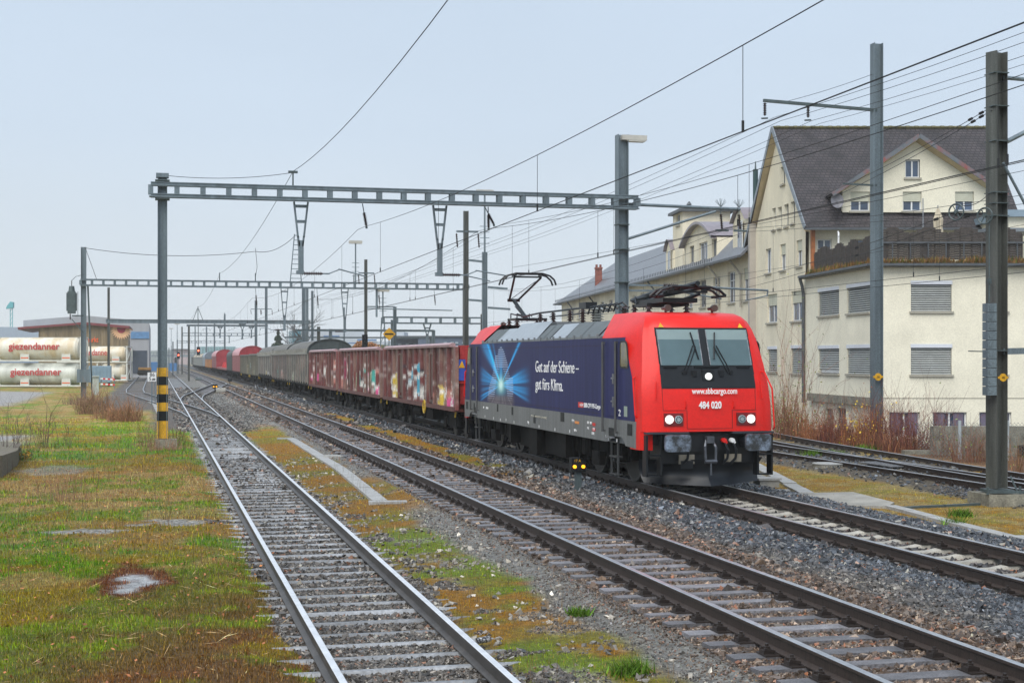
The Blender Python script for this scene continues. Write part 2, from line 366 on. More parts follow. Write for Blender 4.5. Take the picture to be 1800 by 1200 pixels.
att = g.data.color_attributes.new('Col', 'FLOAT_COLOR', 'POINT')
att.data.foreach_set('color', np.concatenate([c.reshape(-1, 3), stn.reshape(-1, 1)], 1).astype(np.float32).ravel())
tag(g, 'flat railway ground of moss, meadow grass and dark ballast', None, kind='structure')
# ---- loose stones
def stones(name, X, Y, size, col, label, lift=.0):
    n = len(X); R = np.random.default_rng(3)
    base = np.array([(x, y, z) for x in (-1, 1) for y in (-1, 1) for z in (-1, 1)], float)
    fq = np.array([(0, 1, 3, 2), (4, 6, 7, 5), (0, 4, 5, 1), (2, 3, 7, 6), (0, 2, 6, 4), (1, 5, 7, 3)])
    V = base[None] * (.62 + .76 * R.random((n, 8, 1))) + R.normal(0, .22, (n, 8, 3))
    V *= (np.array([1, .8, .55])[None] * (.75 + .5 * R.random((n, 3))))[:, None, :] * size[:, None, None] / 2
    q = R.normal(size=(n, 4)); q[:, 1:3] *= .45; q /= np.linalg.norm(q, axis=1)[:, None]; ww, x, y, z = q.T
    M = np.stack([1 - 2 * (y * y + z * z), 2 * (x * y - z * ww), 2 * (x * z + y * ww), 2 * (x * y + z * ww), 1 - 2 * (x * x + z * z), 2 * (y * z - x * ww), 2 * (x * z - y * ww), 2 * (y * z + x * ww), 1 - 2 * (x * x + y * y)], -1).reshape(n, 3, 3)
    V = np.einsum('nij,nkj->nki', M, V)
    V += np.stack([X, Y, height(X, Y) + lift + size * .12], -1)[:, None]
    Fc = (fq[None] + 8 * np.arange(n)[:, None, None]).reshape(-1, 4)
    m = mat('wet_ballast', (1, 1, 1), .33, 0, .25, 30, attr='Col', spec=.55, fine=.3, bsc=90)
    ob = npmesh(name, V.reshape(-1, 3), Fc, m, np.repeat(col, 8, 0)); return tag(ob, label, 'gravel', kind='stuff')
def cloud(n, d0, d1, x0, x1):
    """random points between two distances inside the camera's view, inside x0..x1"""
    D = d0 + (d1 - d0) * RNG.random(n); k = -.37 + .74 * RNG.random(n)
    keep = RNG.random(n) < D / d1
    D, k = D[keep], k[keep]; X = k * D * CT + D * ST; Y = -k * D * ST + D * CT
    m = (X > x0) & (X < x1); return X[m], Y[m]
def stonecol(X, Y, R):
    n = len(X); blue = sst(8.4, 9.6, X + (fbm(X, Y, 1.5) - .5) * 2)
    v = np.exp(R.normal(0, .6, n)); cd = C(.043, .048, .056); cb = C(.075, .066, .057)
    col = (cb * (1 - blue)[:, None] + cd * blue[:, None]) * v[:, None]
    r = R.random(n); col[r < .035] = C(.24, .13, .085) * (.6 + .8 * R.random((int((r < .035).sum()), 1))); col[(r > .05) & (r < .07)] = C(.34, .32, .27)
    col = col * np.where(((np.abs(X - 6.76) < 1.7) | (np.abs(X - 11.15) < 1.15))[:, None], C(1.12, .88, .72), 1.)
    return np.clip(col, .015, .5)
SX, SY = [], []; SZ = []
for (n, d0, d1, sz) in ((430000, 11.5, 20, .037), (330000, 20, 34, .047), (200000, 34, 62, .068), (120000, 62, 95, .10), (90000, 95, 150, .14)):
    x, y = cloud(n, d0, d1, .9, 21.5)
    _, s_, p_ = zones(x, y); k = RNG.random(len(x)) < s_ * 1.0 * np.where((x > 3.6) & (x < 5.4), .6, 1); k &= (s_ > .2)
    k &= ~((x > 14.6) & (RNG.random(len(x)) > .14))
    for xc_, hl_, y0_, sp_, hw_ in ((2.38, 1.0, 8.3, .66, .055), (6.76, 1.32, 10.3, .6, .15), (11.15, .98, 12.3, .6, .165)):
        ph = np.abs((y - y0_ + sp_ / 2) % sp_ - sp_ / 2) < hw_
        k &= ~((np.abs(x - xc_) < hl_) & ph & (RNG.random(len(x)) < .96))
    x, y = x[k], y[k]; SX.append(x); SY.append(y)
    z = sz * np.exp(RNG.normal(0, .28, len(x))); z = np.where((x > 3.9) & (x < 5.45), z * .42, z); z = np.where(x > 13.4, z * .8, z); z = np.where(x < 4, z * .85, z); SZ.append(z)
SX, SY, SZ = map(np.concatenate, (SX, SY, SZ))
stones('ballast_stones', SX, SY, SZ, stonecol(SX, SY, RNG), 'wet dark crushed stone of the track beds')
x, y = cloud(60000, 11.5, 45, 3.2, 5.2); k = (fbm(x, y, .9) > .5) & (RNG.random(len(x)) < .35); x, y = x[k], y[k]
stones('pebbles', x, y, .03 + .04 * RNG.random(len(x)), C(.22, .20, .17) * np.exp(RNG.normal(0, .5, (len(x), 1))), 'pale pebbles strewn on the mossy strip between the near tracks')
# ---- grass and moss blades
def blades(name, X, Y, hgt, wid, col, label, lean=.5):
    n = len(X); R = np.random.default_rng(9); a = R.random(n) * 2 * math.pi; l = lean * R.random(n) * hgt; b_ = R.random(n) * 2 * math.pi
    z = height(X, Y) - .005; P = np.stack([X, Y, z], -1); sd_ = np.stack([np.cos(a), np.sin(a), 0 * a], -1) * (wid / 2)[:, None]
    tip = P + np.stack([np.cos(b_) * l, np.sin(b_) * l, hgt], -1)
    V = np.stack([P - sd_, P + sd_, tip], 1).reshape(-1, 3); Fc = np.arange(3 * n).reshape(-1, 3)
    m = mat('grass_blades', (1, 1, 1), .7, 0, .15, 3, attr='Col', spec=.08)
    ob = npmesh(name, V, Fc, m, np.repeat(col, 3, 0)); return tag(ob, label, 'grass', kind='stuff')
def bladeset(n, d0, d1, x0, x1, h, wd, dens=1):
    x, y = cloud(n, d0, d1, x0, x1); c_, s_, p_ = zones(x, y); k = RNG.random(len(x)) < p_ * dens * (1 - s_); x, y, c_ = x[k], y[k], c_[k]
    lum = c_[:, 1] / (c_[:, 0] + 1e-3)
    hh = h * np.exp(RNG.normal(0, .4, len(x))) * np.where(lum > 1.3, 1.1, .8)
    c_ = c_ * 1.5 * np.exp(RNG.normal(0, .5, (len(x), 1))) * (1 + RNG.normal(0, .08, (len(x), 3)))
    r = RNG.random(len(x)) < .10; c_[r] = STRAW * (.6 + .7 * RNG.random((int(r.sum()), 1)))
    return x, y, hh, wd * (.6 + .8 * RNG.random(len(x))), np.clip(c_, .005, .6)
A_ = [bladeset(330000, 11.5, 22, -10, 1.75, .042, .008), bladeset(230000, 22, 42, -18, 1.6, .055, .013), bladeset(120000, 42, 75, -26, 1.5, .07, .024)]
blades('meadow_grass', *[np.concatenate([q[i] for q in A_]) for i in range(5)], 'short green and straw coloured grass of the meadow left of the tracks')
A_ = [bladeset(260000, 11.5, 24, 3.3, 5.5, .028, .007, .9), bladeset(200000, 24, 64, 3.3, 9.4, .045, .017, .9)]
blades('mossy_verge', *[np.concatenate([q[i] for q in A_]) for i in range(5)], 'green and orange moss tufts between the two near tracks')
A_ = [bladeset(380000, 16, 50, 14.1, 24.5, .032, .011)]
blades('dry_moss', *A_[0], 'yellow and ochre moss lawn right of the main track')
# long dry stalks
def stalks(name, X, Y, h, r, col, label, bend=.25, cat='grass'):
    vs = []; fs = []; cs = []; R = np.random.default_rng(21)
    for i in range(len(X)):
        z = float(height(X[i], Y[i])); a = R.random() * 6.28; b_ = bend * h[i] * R.random()
        P = [np.array((X[i] + math.cos(a) * b_ * t * t, Y[i] + math.sin(a) * b_ * t * t, z + h[i] * t)) for t in (0, .5, 1)]
        o_ = len(vs)
        for p, rr in zip(P, (1, .75, .3)):
            for q in range(3): an = q * 2.094; vs.append(p + np.array((math.cos(an), math.sin(an), 0)) * r[i] * rr); cs.append(col[i])
        for s_ in (0, 3):
            for q in range(3): fs.append((o_ + s_ + q, o_ + s_ + (q + 1) % 3, o_ + s_ + 3 + (q + 1) % 3, o_ + s_ + 3 + q))
    m = mat('dry_stalks', (1, 1, 1), .7, 0, .2, 4, attr='Col')
    return tag(npmesh(name, np.array(vs), np.array(fs), m, np.array(cs)), label, cat, kind='stuff')
n = 900; x, y = cloud(n * 3, 12, 50, -12, 1.2); k = fbm(x, y, 2) > .5; x, y = x[k][:n], y[k][:n]
stalks('dry_stalks', x, y, .12 + .38 * RNG.random(len(x)), .0035 + .004 * RNG.random(len(x)), C(.12, .065, .035) * (.5 + RNG.random((len(x), 1))), 'thin dead brown weed stalks standing in the left meadow')
n = 500; x, y = cloud(6000, 12, 40, 3.3, 4.9); x, y = x[:n], y[:n]
stalks('weed_stalks', x, y, .1 + .25 * RNG.random(len(x)), .002 + .002 * RNG.random(len(x)), C(.2, .13, .06) * (.5 + RNG.random((len(x), 1))), 'thin straw stalks along the strip between the near tracks')
# fallen leaves and lying straws in the meadow
n = 5200; x, y = cloud(n * 3, 11.5, 40, -12, 1.9); x, y = x[:n], y[:n]; R = np.random.default_rng(31); z = height(x, y) + .03 + .015 * R.random(len(x)); a = R.normal(size=(len(x), 3)); a[:, 2] *= .35; a /= np.linalg.norm(a, axis=1)[:, None]; b_ = np.cross(a, R.normal(size=(len(x), 3)) * np.array([.3, .3, 1])); b_ /= np.linalg.norm(b_, axis=1)[:, None]
lg = R.random(len(x)) < .55; s1 = np.where(lg, .04 + .09 * R.random(len(x)), .018 + .016 * R.random(len(x)))[:, None]; s2 = np.where(lg, .0028, .016)[:, None]; P = np.stack([x, y, z], -1)
cc = np.where(lg[:, None], C(.50, .34, .16), C(.33, .12, .045)) * np.exp(R.normal(0, .35, (len(x), 1)))
tag(npmesh('fallen_leaves', np.stack([P - a * s1, P + b_ * s2, P + a * s1, P - b_ * s2], 1).reshape(-1, 3), np.arange(4 * len(x)).reshape(-1, 4), mat('dead_leaf', (1, 1, 1), .6, 0, .2, 9, attr='Col'), np.repeat(np.clip(cc, .01, .8), 4, 0)), 'orange fallen leaves and loose straw lying in the left meadow', 'leaf litter', kind='stuff')
# ---- tracks
railside = mat('rusty_rail', (.046, .033, .027), .5, .1, .35, 3, fine=.3, bsc=50, streak=12)
railtop = mat('polished_rail_head', (.40, .42, .45), .3, .5, .2, 6)
railside1 = mat('grey_rail', (.065, .058, .052), .45, .2, .35, 3, fine=.3, bsc=50)
wood = mat('weathered_wood_sleeper', (.165, .16, .17), .5, 0, .35, 5, .5, 40, fine=.3)
steels = mat('wet_steel_sleeper', (.24, .25, .265), .45, .1, .3, 4, fine=.25)
concs = mat('concrete_sleeper', (.36, .34, .295), .6, 0, .25, 3, .2, 50, fine=.25)
def each_differs(m, lo, hi):
    n = m.node_tree; b = n.nodes['Principled BSDF']; src = b.inputs['Base Color'].links[0].from_socket; oi = n.nodes.new('ShaderNodeObjectInfo'); mr = n.nodes.new('ShaderNodeMapRange'); mr.inputs['To Min'].default_value = lo; mr.inputs['To Max'].default_value = hi
    n.links.new(oi.outputs['Random'], mr.inputs['Value']); v = n.nodes.new('ShaderNodeVectorMath'); v.operation = 'SCALE'; n.links.new(src, v.inputs[0]); n.links.new(mr.outputs[0], v.inputs['Scale']); n.links.new(v.outputs[0], b.inputs['Base Color'])
each_differs(wood, .6, 1.3); each_differs(steels, .7, 1.2); each_differs(concs, .8, 1.12)
clipm = mat('rail_clip_iron', (.032, .024, .021), .5, .1, .4, 8)
PROF = [(-.072, 0), (.072, 0), (.072, .012), (.012, .035), (.012, .125), (.036, .138), (.036, .165), (.028, .172), (-.028, .172), (-.036, .165), (-.036, .138), (-.012, .125), (-.012, .035), (-.072, .012)]
def rail(pts, parent, side=None, top=None):
    n = len(PROF); V = []; Fc = []; mi = []
    for i, p in enumerate(pts):
        a = Vector(pts[max(0, i - 1)]); b_ = Vector(pts[min(len(pts) - 1, i + 1)]); d = (b_ - a).normalized(); r = Vector((d.y, -d.x, 0)).normalized()
        for u, v in PROF: V.append((p[0] + r.x * u, p[1] + r.y * u, p[2] - .172 + v))
    for i in range(len(pts) - 1):
        for j in range(n):
            Fc.append((i * n + j, i * n + (j + 1) % n, (i + 1) * n + (j + 1) % n, (i + 1) * n + j)); mi.append(1 if j in (6, 7, 8) else 0)
    V = np.array(V)
    if parent is not None: V = V - np.array(parent.location)
    return npmesh('rail', V, np.array(Fc), [side or railside, top or railtop], None, parent, mi)
def sleeper_mesh(kind):
    m = MB()
    if kind == 'wood':
        m.box(-1.3, 1.3, -.12, .12, -.15, 0); ms_ = wood
    elif kind == 'steel':
        m.prism([(-.085, -.06), (.085, -.06), (.026, 0), (-.026, 0)], 'x', -1.22, 1.22); ms_ = steels
    else:
        P = [(-1.3, -.03), (-1.0, -.0), (-.62, .0), (-.35, -.045), (.35, -.045), (.62, .0), (1.0, .0), (1.3, -.03)]
        for (a, za), (b_, zb) in zip(P[:-1], P[1:]):
            m.mesh([(a, -.13, za - .14), (a, .13, za - .14), (a, .09, za), (a, -.09, za), (b_, -.13, zb - .14), (b_, .13, zb - .14), (b_, .09, zb), (b_, -.09, zb)], [(0, 3, 7, 4), (3, 2, 6, 7), (2, 1, 5, 6)])
        m.mesh([(-1.3, -.13, -.17), (-1.3, .13, -.17), (-1.3, .09, -.03), (-1.3, -.09, -.03)], [(0, 1, 2, 3)]); m.mesh([(1.3, -.13, -.17), (1.3, .13, -.17), (1.3, .09, -.03), (1.3, -.09, -.03)], [(0, 1, 2, 3)]); ms_ = concs
    o_ = m.build('sleeper', ms_, None); me = o_.data; bpy.data.objects.remove(o_)
    c_ = MB()
    c_.box(-.18, .18, -.10, .10, .0, .012)
    for s_ in (-1, 1):
        c_.box(s_ * .13 - .045, s_ * .13 + .045, -.05, .05, .012, .04); c_.tube((s_ * .13, 0, .03), (s_ * .13, 0, .085), .016, 6); c_.tube((s_ * .13, 0, .042), (s_ * .13, 0, .066), .03, 6)
        c_.bar((s_ * .17, -.045, .05), (s_ * .08, -.045, .03), .02); c_.bar((s_ * .17, .045, .05), (s_ * .08, .045, .03), .02)
    o_ = c_.build('rail_clip', clipm, None); mc = o_.data; bpy.data.objects.remove(o_)
    return me, mc
SL = {k: sleeper_mesh(k) for k in ('wood', 'steel', 'conc')}
def track(label, fx, y0, y1, z, kind, sp=.6, group=None, side=None, ys=None, smax=None, step=3., top=None, jit=.02):
    """fx(Y) is the centre line, z(Y) the rail head"""
    t_ = thing('railway_track', label, 'railway track', (float(fx(y0)), y0, 0))
    L0 = t_.location
    Ys = np.concatenate([np.arange(y0, min(y1, 170), step), np.arange(min(y1, 170), y1 + 15, 15.)])
    for s_ in (-.7535, .7535):
        pts = []
        for Y in Ys:
            d = (fx(Y + .5) - fx(Y - .5)); n_ = math.hypot(1, d); pts.append((fx(Y) + s_ / n_, Y - s_ * d / n_, z(Y)))
        rail(pts, t_, side, top)
    Ysl = list(np.arange(y0 + .3, smax or y1, sp)); me, mc = SL[kind]
    R = random.Random(int(y0 * 10) + len(label)); rest = []
    for i, Y in enumerate(Ysl):
        h_ = z(Y) - .185 + (0 if kind != 'steel' else -.0); d = float(fx(Y + .5) - fx(Y - .5)); ang = -math.atan(d) + R.gauss(0, .008)
        if i < 100:
            o_ = link('sleeper', me, t_); o_.location = (float(fx(Y)) + R.gauss(0, jit) - L0.x, Y + R.gauss(0, .015) - L0.y, h_ + R.gauss(0, .004)); o_.rotation_euler = (R.gauss(0, .03), 0, ang)
            if Y < 60 and kind != 'steel':
                for s_ in (-.7535, .7535): k_ = link('rail_clip', mc, o_); k_.location = (s_, 0, .002); k_.scale = (1.25, 1.2, 1.3)
        else: rest.append((float(fx(Y)) - L0.x, Y - L0.y, h_))
    if rest:
        m = MB()
        for (x, y, h_) in rest: m.box(x - 1.25, x + 1.25, y - .11, y + .11, h_ - .12, h_)
        tag(m.build('distant_sleepers', [wood if kind == 'wood' else steels if kind == 'steel' else concs][0], t_, local=True), None, None, kind='stuff')
    return t_
zc = lambda v: (lambda Y: v)
track('leftmost long track with bright rails on thin pale steel sleepers', lambda Y: 2.38, 8, 420, zc(-.16), 'steel', .66, side=railside1, smax=230, top=mat('bright_rail_head', (.75, .77, .80), .28, .4, .15, 6))
track('middle empty track with dark rails on closely laid grey wooden sleepers', lambda Y: 6.76, 10, 420, zc(0), 'wood', .6, smax=300)
track('track under the freight train, on curved concrete sleepers', lambda Y: 11.15, 12, 420, zc(0), 'conc', .6, smax=140)
track('straight rusty siding between the yellowed moss and the brown bushes', xoff4, 22, 110, zc(-.12), 'wood', .65, side=railside)
track('rusty turnout branch curving away towards the cream house', xoff5, 27.5, 110, zc(-.11), 'wood', .65, side=railside)
track('branch curving left off the bright track past the brown bush', xside, 74, 330, zc(-.165), 'wood', .66, side=railside1)
fxc = lambda Y: np.interp(Y, [100, 108, 118, 150, 160, 170], [2.38, 2.45, 2.9, 5.9, 6.66, 6.76])
track('short crossover linking the bright track to the middle track', fxc, 104, 164, lambda Y: -.16 + .16 * float(sst(118, 150, Y)), 'wood', .66, side=railside)
# ------------------------------------------------------------------ overhead line: portals, masts, wires
def hbeam(m, x, y, z0, z1, w=.3, d=.3, t=.025, rz=0, taper=1.):
    """upright H section, flanges facing +-x before rz"""
    c_, s_ = math.cos(rz), math.sin(rz)
    def P(px, py, k): return (x + (px * c_ - py * s_) * k, y + (px * s_ + py * c_) * k)
    for (a0, a1, b0, b1) in ((-w / 2, -w / 2 + t, -d / 2, d / 2), (w / 2 - t, w / 2, -d / 2, d / 2), (-w / 2 + t, w / 2 - t, -t / 2, t / 2)):
        vs = [(*P(px, py, k), z) for z, k in ((z0, 1.), (z1, taper)) for px, py in ((a0, b0), (a1, b0), (a1, b1), (a0, b1))]
        m.mesh(vs, [(3, 2, 1, 0), (4, 5, 6, 7), (0, 1, 5, 4), (1, 2, 6, 5), (2, 3, 7, 6), (3, 0, 4, 7)])
def girder(m, x0, x1, y, zb, zt, step=.84, dep=.4):
    for yy in (y - dep / 2, y + dep / 2):
        for z in (zb, zt - .12):
            m.box(x0, x1, yy - .04, yy + .04, z, z + .05); m.box(x0, x1, yy - .012, yy + .012, z, z + .12)
            m.box(x0, x1, yy - .04, yy + .04, z + .09, z + .12)
        n = max(2, int(round((x1 - x0) / step)))
        for i in range(n + 1):
            x = x0 + (x1 - x0) * i / n; m.box(x - .085, x + .085, yy - .015, yy + .015, zb + .1, zt - .1)
    n = int((x1 - x0) / 2.5)
    for i in range(n + 1):
        x = x0 + (x1 - x0) * i / n; m.box(x - .05, x + .05, y - dep / 2, y + dep / 2, zb + .01, zb + .05)
def vhang(parent, x, y, zt, zb, w=.24):
    m = MB()
    for s_ in (-1, 1):
        m.bar((x + s_ * w, y, zt), (x + s_ * .10, y, zb + 1.2), .06, .12)
        m.bar((x + s_ * .10, y, zb + 1.25), (x + s_ * .06, y, zb + .9), .06, .12)
    for k in (.12, .55):
        ww = w * (1 - k) + .13 * k; z = zt + (zb + 1.2 - zt) * k; m.bar((x - ww, y, z), (x + ww, y, z), .06, .1)
    m.box(x - .09, x + .09, y - .06, y + .06, zb + .05, zb + 1.1); m.box(x - .16, x + .1, y - .08, y + .08, zb - .07, zb + .06)
    return m.build('hanger_frame', galv, parent)
def steady(parent, x, y, z, x1, z1, two=True, ins=True):
    m = MB()
    if ins: m.insul((x, y, z), (x + .75 * (1 if x1 > x else -1), y, z), .075, 9, 1)
    s_ = 1 if x1 > x else -1; xa = x + .75 * s_
    m.bar((xa, y, z), (xa + .25 * s_, y, z), .05); m.tube((xa + .2 * s_, y, z), (xa + .6 * s_, y, z + .16), .025, 6)
    m.tube((xa + .55 * s_, y, z + .17), (x1, y, z1), .025, 6); m.tube((x1, y, z1), (x1, y, z1 - .14), .02, 6)
    if two: m.tube((xa, y, z + .02), (x1 - .6 * s_, y, z1 - .2), .022, 6)
    return m.build('steady_arm', [galv, insm], parent)
def susp(parent, x, y, zt, zb, dx=0):
    m = MB(); zi = zt - (zt - zb) * .38; xi = x + dx * .38
    m.tube((x, y, zt), (xi, y, zi), .018, 5, mi=0); m.insul((xi, y, zi), (x + dx * .92, y, zb + (zt - zb) * .08), .075, 10, 1); m.tube((x + dx * .92, y, zb + .06), (x + dx, y, zb - .04), .04, 6, mi=0)
    return m.build('insulator', [galvd, insm], parent)
def base(parent, x, y, z0, s_=.45, top=.08):
    z_ = float(height(x, y)); m = MB(); m.prism([(-s_, -s_ * .8), (s_, -s_ * .8), (s_, s_ * .8), (-s_, s_ * .8)], 'z', 0, 1)
    m.v = [(x + p[0], y + p[1], z_ - .3 if p[2] == 0 else z0) for p in m.v]
    return m.build('foundation', concd, parent)
def lamp(parent, x, y, z0, z1, hx=0.9, rungs=True, side=0):
    m = MB(); m.tube((x, y, z0), (x, y, z1), .055, 8)
    if rungs:
        for i in range(4): m.bar((x - .28, y, z0 + .5 + i * .33), (x + .28, y, z0 + .5 + i * .33), .035)
    m.build('lamp_pole', galv, parent)
    h = MB(); h.box(x - hx / 2 + side, x + hx / 2 + side, y - .16, y + .16, z1, z1 + .2, 0); h.box(x - hx / 2 + .03 + side, x + hx / 2 - .03 + side, y - .14, y + .14, z1 - .03, z1, 1)
    return h.build('lamp_head', [mat('lamp_housing', (.45, .44, .40), .5), mat('lamp_diffuser', (.75, .75, .7), .3)], parent)
# ---- nearest portal
Y1 = 50.5
P1 = thing('portal', 'nearest catenary portal, with the yellow and black striped left mast', 'catenary portal', (.1, Y1, -.3))
XL, XR = XatY(285.5, Y1), XatY(1093, Y1)
zb1, zt1 = 8.15, 8.66
m = MB(); hbeam(m, XL, Y1, .02, 8.97, .32, .34); m.box(XL - .21, XL + .21, Y1 - .2, Y1 + .2, 8.85, 8.99); m.build('mast', galv, P1)
st = MB(); zz = [.02, .62, .95, 1.24, 1.53, 1.83, 2.12, 2.42]
for i in range(7):
    for s_ in (-1, 1): st.box(XL + s_ * .16 - .014 + s_ * .006, XL + s_ * .16 + .014 + s_ * .006, Y1 - .176, Y1 + .176, zz[i], zz[i + 1], i % 2)
    st.box(XL - .165, XL + .165, Y1 - .03, Y1 + .03, zz[i], zz[i + 1], i % 2)
st.build('warning_stripes', [yellow, black], P1)
for z in (8.72, 8.1):
    m = MB(); m.box(XL - .24, XL + .24, Y1 - .23, Y1 + .23, z, z + .05); m.build('clamp', galvd, P1)
base(P1, XL + .12, Y1, .0, .36)
m = MB(); hbeam(m, XR, Y1, -.3, 10.9, .40, .40); m.build('mast', galv, P1); base(P1, XR, Y1, -.2)
for z in (3.9, 4.6, 5.5, 6.7, 7.6):
    m = MB(); m.box(XR - .23, XR + .23, Y1 - .23, Y1 + .23, z, z + .035); m.build('clamp', galvd, P1)
m = MB(); girder(m, XatY(265, Y1), XatY(1115, Y1), Y1 - .3, zb1, zt1, .84, .3); m.build('girder', galv, P1)
m = MB(); m.box(XR - .05, XR + .9, Y1 - .22, Y1 + .18, 10.70, 10.88, 0); m.box(XR + .16, XR + .86, Y1 - .2, Y1 + .16, 10.66, 10.70, 1); m.build('lamp_head', [mat('lamp_housing', (.45, .44, .40), .5), mat('lamp_diffuser', (.75, .75, .7), .3)], P1)
xv1, xv2 = XatY(529, Y1), XatY(773, Y1)
vhang(P1, xv1, Y1, zb1, 5.72); vhang(P1, xv2, Y1, zb1, 5.72)
steady(P1, xv1, Y1, 5.68, XatY(643, Y1), 5.6, False); steady(P1, xv2, Y1, 5.7, XatY(890, Y1), 5.7)
susp(P1, XatY(637, Y1), Y1, zb1, 7.32, .15); susp(P1, XatY(852, Y1), Y1, zb1, 7.5, 1.0 * .35); susp(P1, XatY(858, Y1), Y1, zb1, 7.35, .02)
m = MB(); x = XatY(515, Y1); m.bar((x, Y1, zt1), (x, Y1, 9.2), .05, mi=0); m.box(x - .16, x + .16, Y1 - .05, Y1 + .05, 9.14, 9.22, 0); m.build('wire_post', galvd, P1)
m = MB(); xe = XatY(1301, Y1); m.tube((XR, Y1, 8.38), (xe, Y1, 8.30), .06, 10, mi=0); m.tube((XR + .2, Y1, 7.1), (XatY(1258, Y1), Y1, 8.2), .05, 8, mi=0); m.build('side_arm', galv, P1)
for px in (1267, 1299):
    x = XatY(px, Y1); m = MB(); m.tube((x, Y1, 8.3), (x, Y1, 8.1), .02, 5, mi=0); m.insul((x, Y1, 8.1), (x + .05, Y1, 7.55), .07, 8, 1); m.box(x - .2, x + .3, Y1 - .05, Y1 + .05, 7.46, 7.53, 0)
    for k in range(9): a = (k - 4) * .22; m.tube((x, Y1, 8.36), (x + .32 * math.sin(a), Y1 + .06 * ((k % 3) - 1), 8.36 + .32 * math.cos(a)), .008, 3, mi=0)
    m.build('insulator', [galvd, insm], P1)
m = MB()
for z, dz in ((5.42, 0), (5.22, 0)):
    m.bar((XR + .2, Y1, z), (XR + 1.6, Y1, z), .08, .07, 0); m.insul((XR + 1.6, Y1, z), (XR + 2.2, Y1, z - .02), .09, 8, 1)
m.tube((XR + 2.2, Y1, 5.42), (XatY(1350, Y1), Y1, 5.28), .04, 8, mi=0); m.tube((XR + 2.2, Y1, 5.2), (XatY(1268, Y1), Y1, 4.95), .03, 8, mi=0); m.tube((XatY(1350, Y1), Y1, 5.28), (XatY(1348, Y1), Y1, 5.05), .03, 6, mi=0); m.tube((XatY(1348, Y1), Y1, 5.08), (XatY(1310, Y1), Y1, 4.9), .025, 6, mi=0)
m.insul((XR + 1.0, Y1, 5.05), (XR + 1.6, Y1, 4.98), .07, 7, 1); m.build('cantilever', [galv, insm], P1)
# ---- second portal
def portal2():
    Y = 110.; p = thing('portal', 'second catenary portal, its left mast carrying a grey transformer', 'catenary portal', (XatY(147, Y), Y, -.3))
    xl, xr = XatY(147, Y), XatY(818, Y); zb, zt = 8.0, 8.52
    m = MB(); hbeam(m, xl, Y, -.2, 10.85, .38, .34); m.build('mast', galv, p)
    m = MB(); m.bar((xl + .62, Y, -.2), (xl + .3, Y, 8.0), .12, .2); m.build('brace', galvd, p)
    m = MB(); hbeam(m, xr, Y, -.3, 8.5, .36, .36); m.build('mast', galvw, p)
    m = MB(); girder(m, xl - .2, xr + .15, Y - .3, zb, zt, .8, .3); m.build('girder', galv, p)
    for px, zl, pe in ((500, 4.9, 458), (606, 4.8, 575)):
        x = XatY(px, Y); vhang(p, x, Y, zb, zl, .26)
        steady(p, x, Y, zl - .02, XatY(pe, Y), zl + .1, False)
    for px, zbm in ((449, 6.6), (557, 6.6), (665, 6.9), (763, 6.9)): susp(p, XatY(px, Y), Y, zb, zbm, .1)
    m = MB()
    for px in (386, 449, 622): x = XatY(px, Y); m.bar((x, Y, zt), (x, Y, zt + .6), .07)
    m.build('wire_post', galvd, p)
    xa = XatY(520, Y); m = MB(); 
    for s_ in (-1, 1): m.bar((xa + s_ * .42, Y, zt), (xa + s_ * .1, Y, 12.1), .07)
    for k in range(10): z = zt + .25 + k * .36; ww = .42 - .32 * (z - zt) / 3.6; m.bar((xa - ww, Y, z), (xa + ww, Y, z), .05)
    m.build('lattice_top', galv, p)
    x = XatY(662, Y); m = MB(); m.bar((x, Y, zb), (x, Y, 5.9), .14); m.tube((x - .7, Y, 6.55), (XatY(795, Y), Y, 6.45), .05, 6); m.build('drop_arm', galv, p)
    lamp(p, XatY(625, Y), Y, zt, 11.5, 1.0)
    # transformer
    t = MB(); x = XatY(126, Y); t.box(x - .28, x + .28, Y - .3, Y + .3, 6.0, 7.6, 0); t.tube((x, Y, 7.6), (x, Y, 8.0), .24, 12, .18, mi=0)
    for k in range(5): t.box(x - .36, x + .36, Y - .24 + k * .12, Y - .21 + k * .12, 6.2, 7.5, 0)
    t.insul((x - .1, Y, 5.55), (x - .1, Y, 5.98), .07, 5, 1); t.insul((x, Y, 8.0), (x, Y, 8.4), .05, 5, 1); t.path([(x, Y, 8.4), (x + .3, Y, 8.7), (x + .85, Y, 8.85)], .02, 5)
    t.bar((x, Y, 5.85), (xl, Y, 5.85), .09, .09, 0); t.bar((x, Y, 5.6), (xl, Y, 4.6), .06, .06, 0); t.tube((xl - .4, Y, 5.9), (xl - .4, Y, 7.6), .02, 5)
    t.build('transformer', [galvd, insm], p)
    t = MB(); t.box(xl - .45, xl + .45, Y - .45, Y - .2, 1.0, 1.95); t.build('switch_box', galv, p)
    base(p, xl, Y, -.15)
portal2()
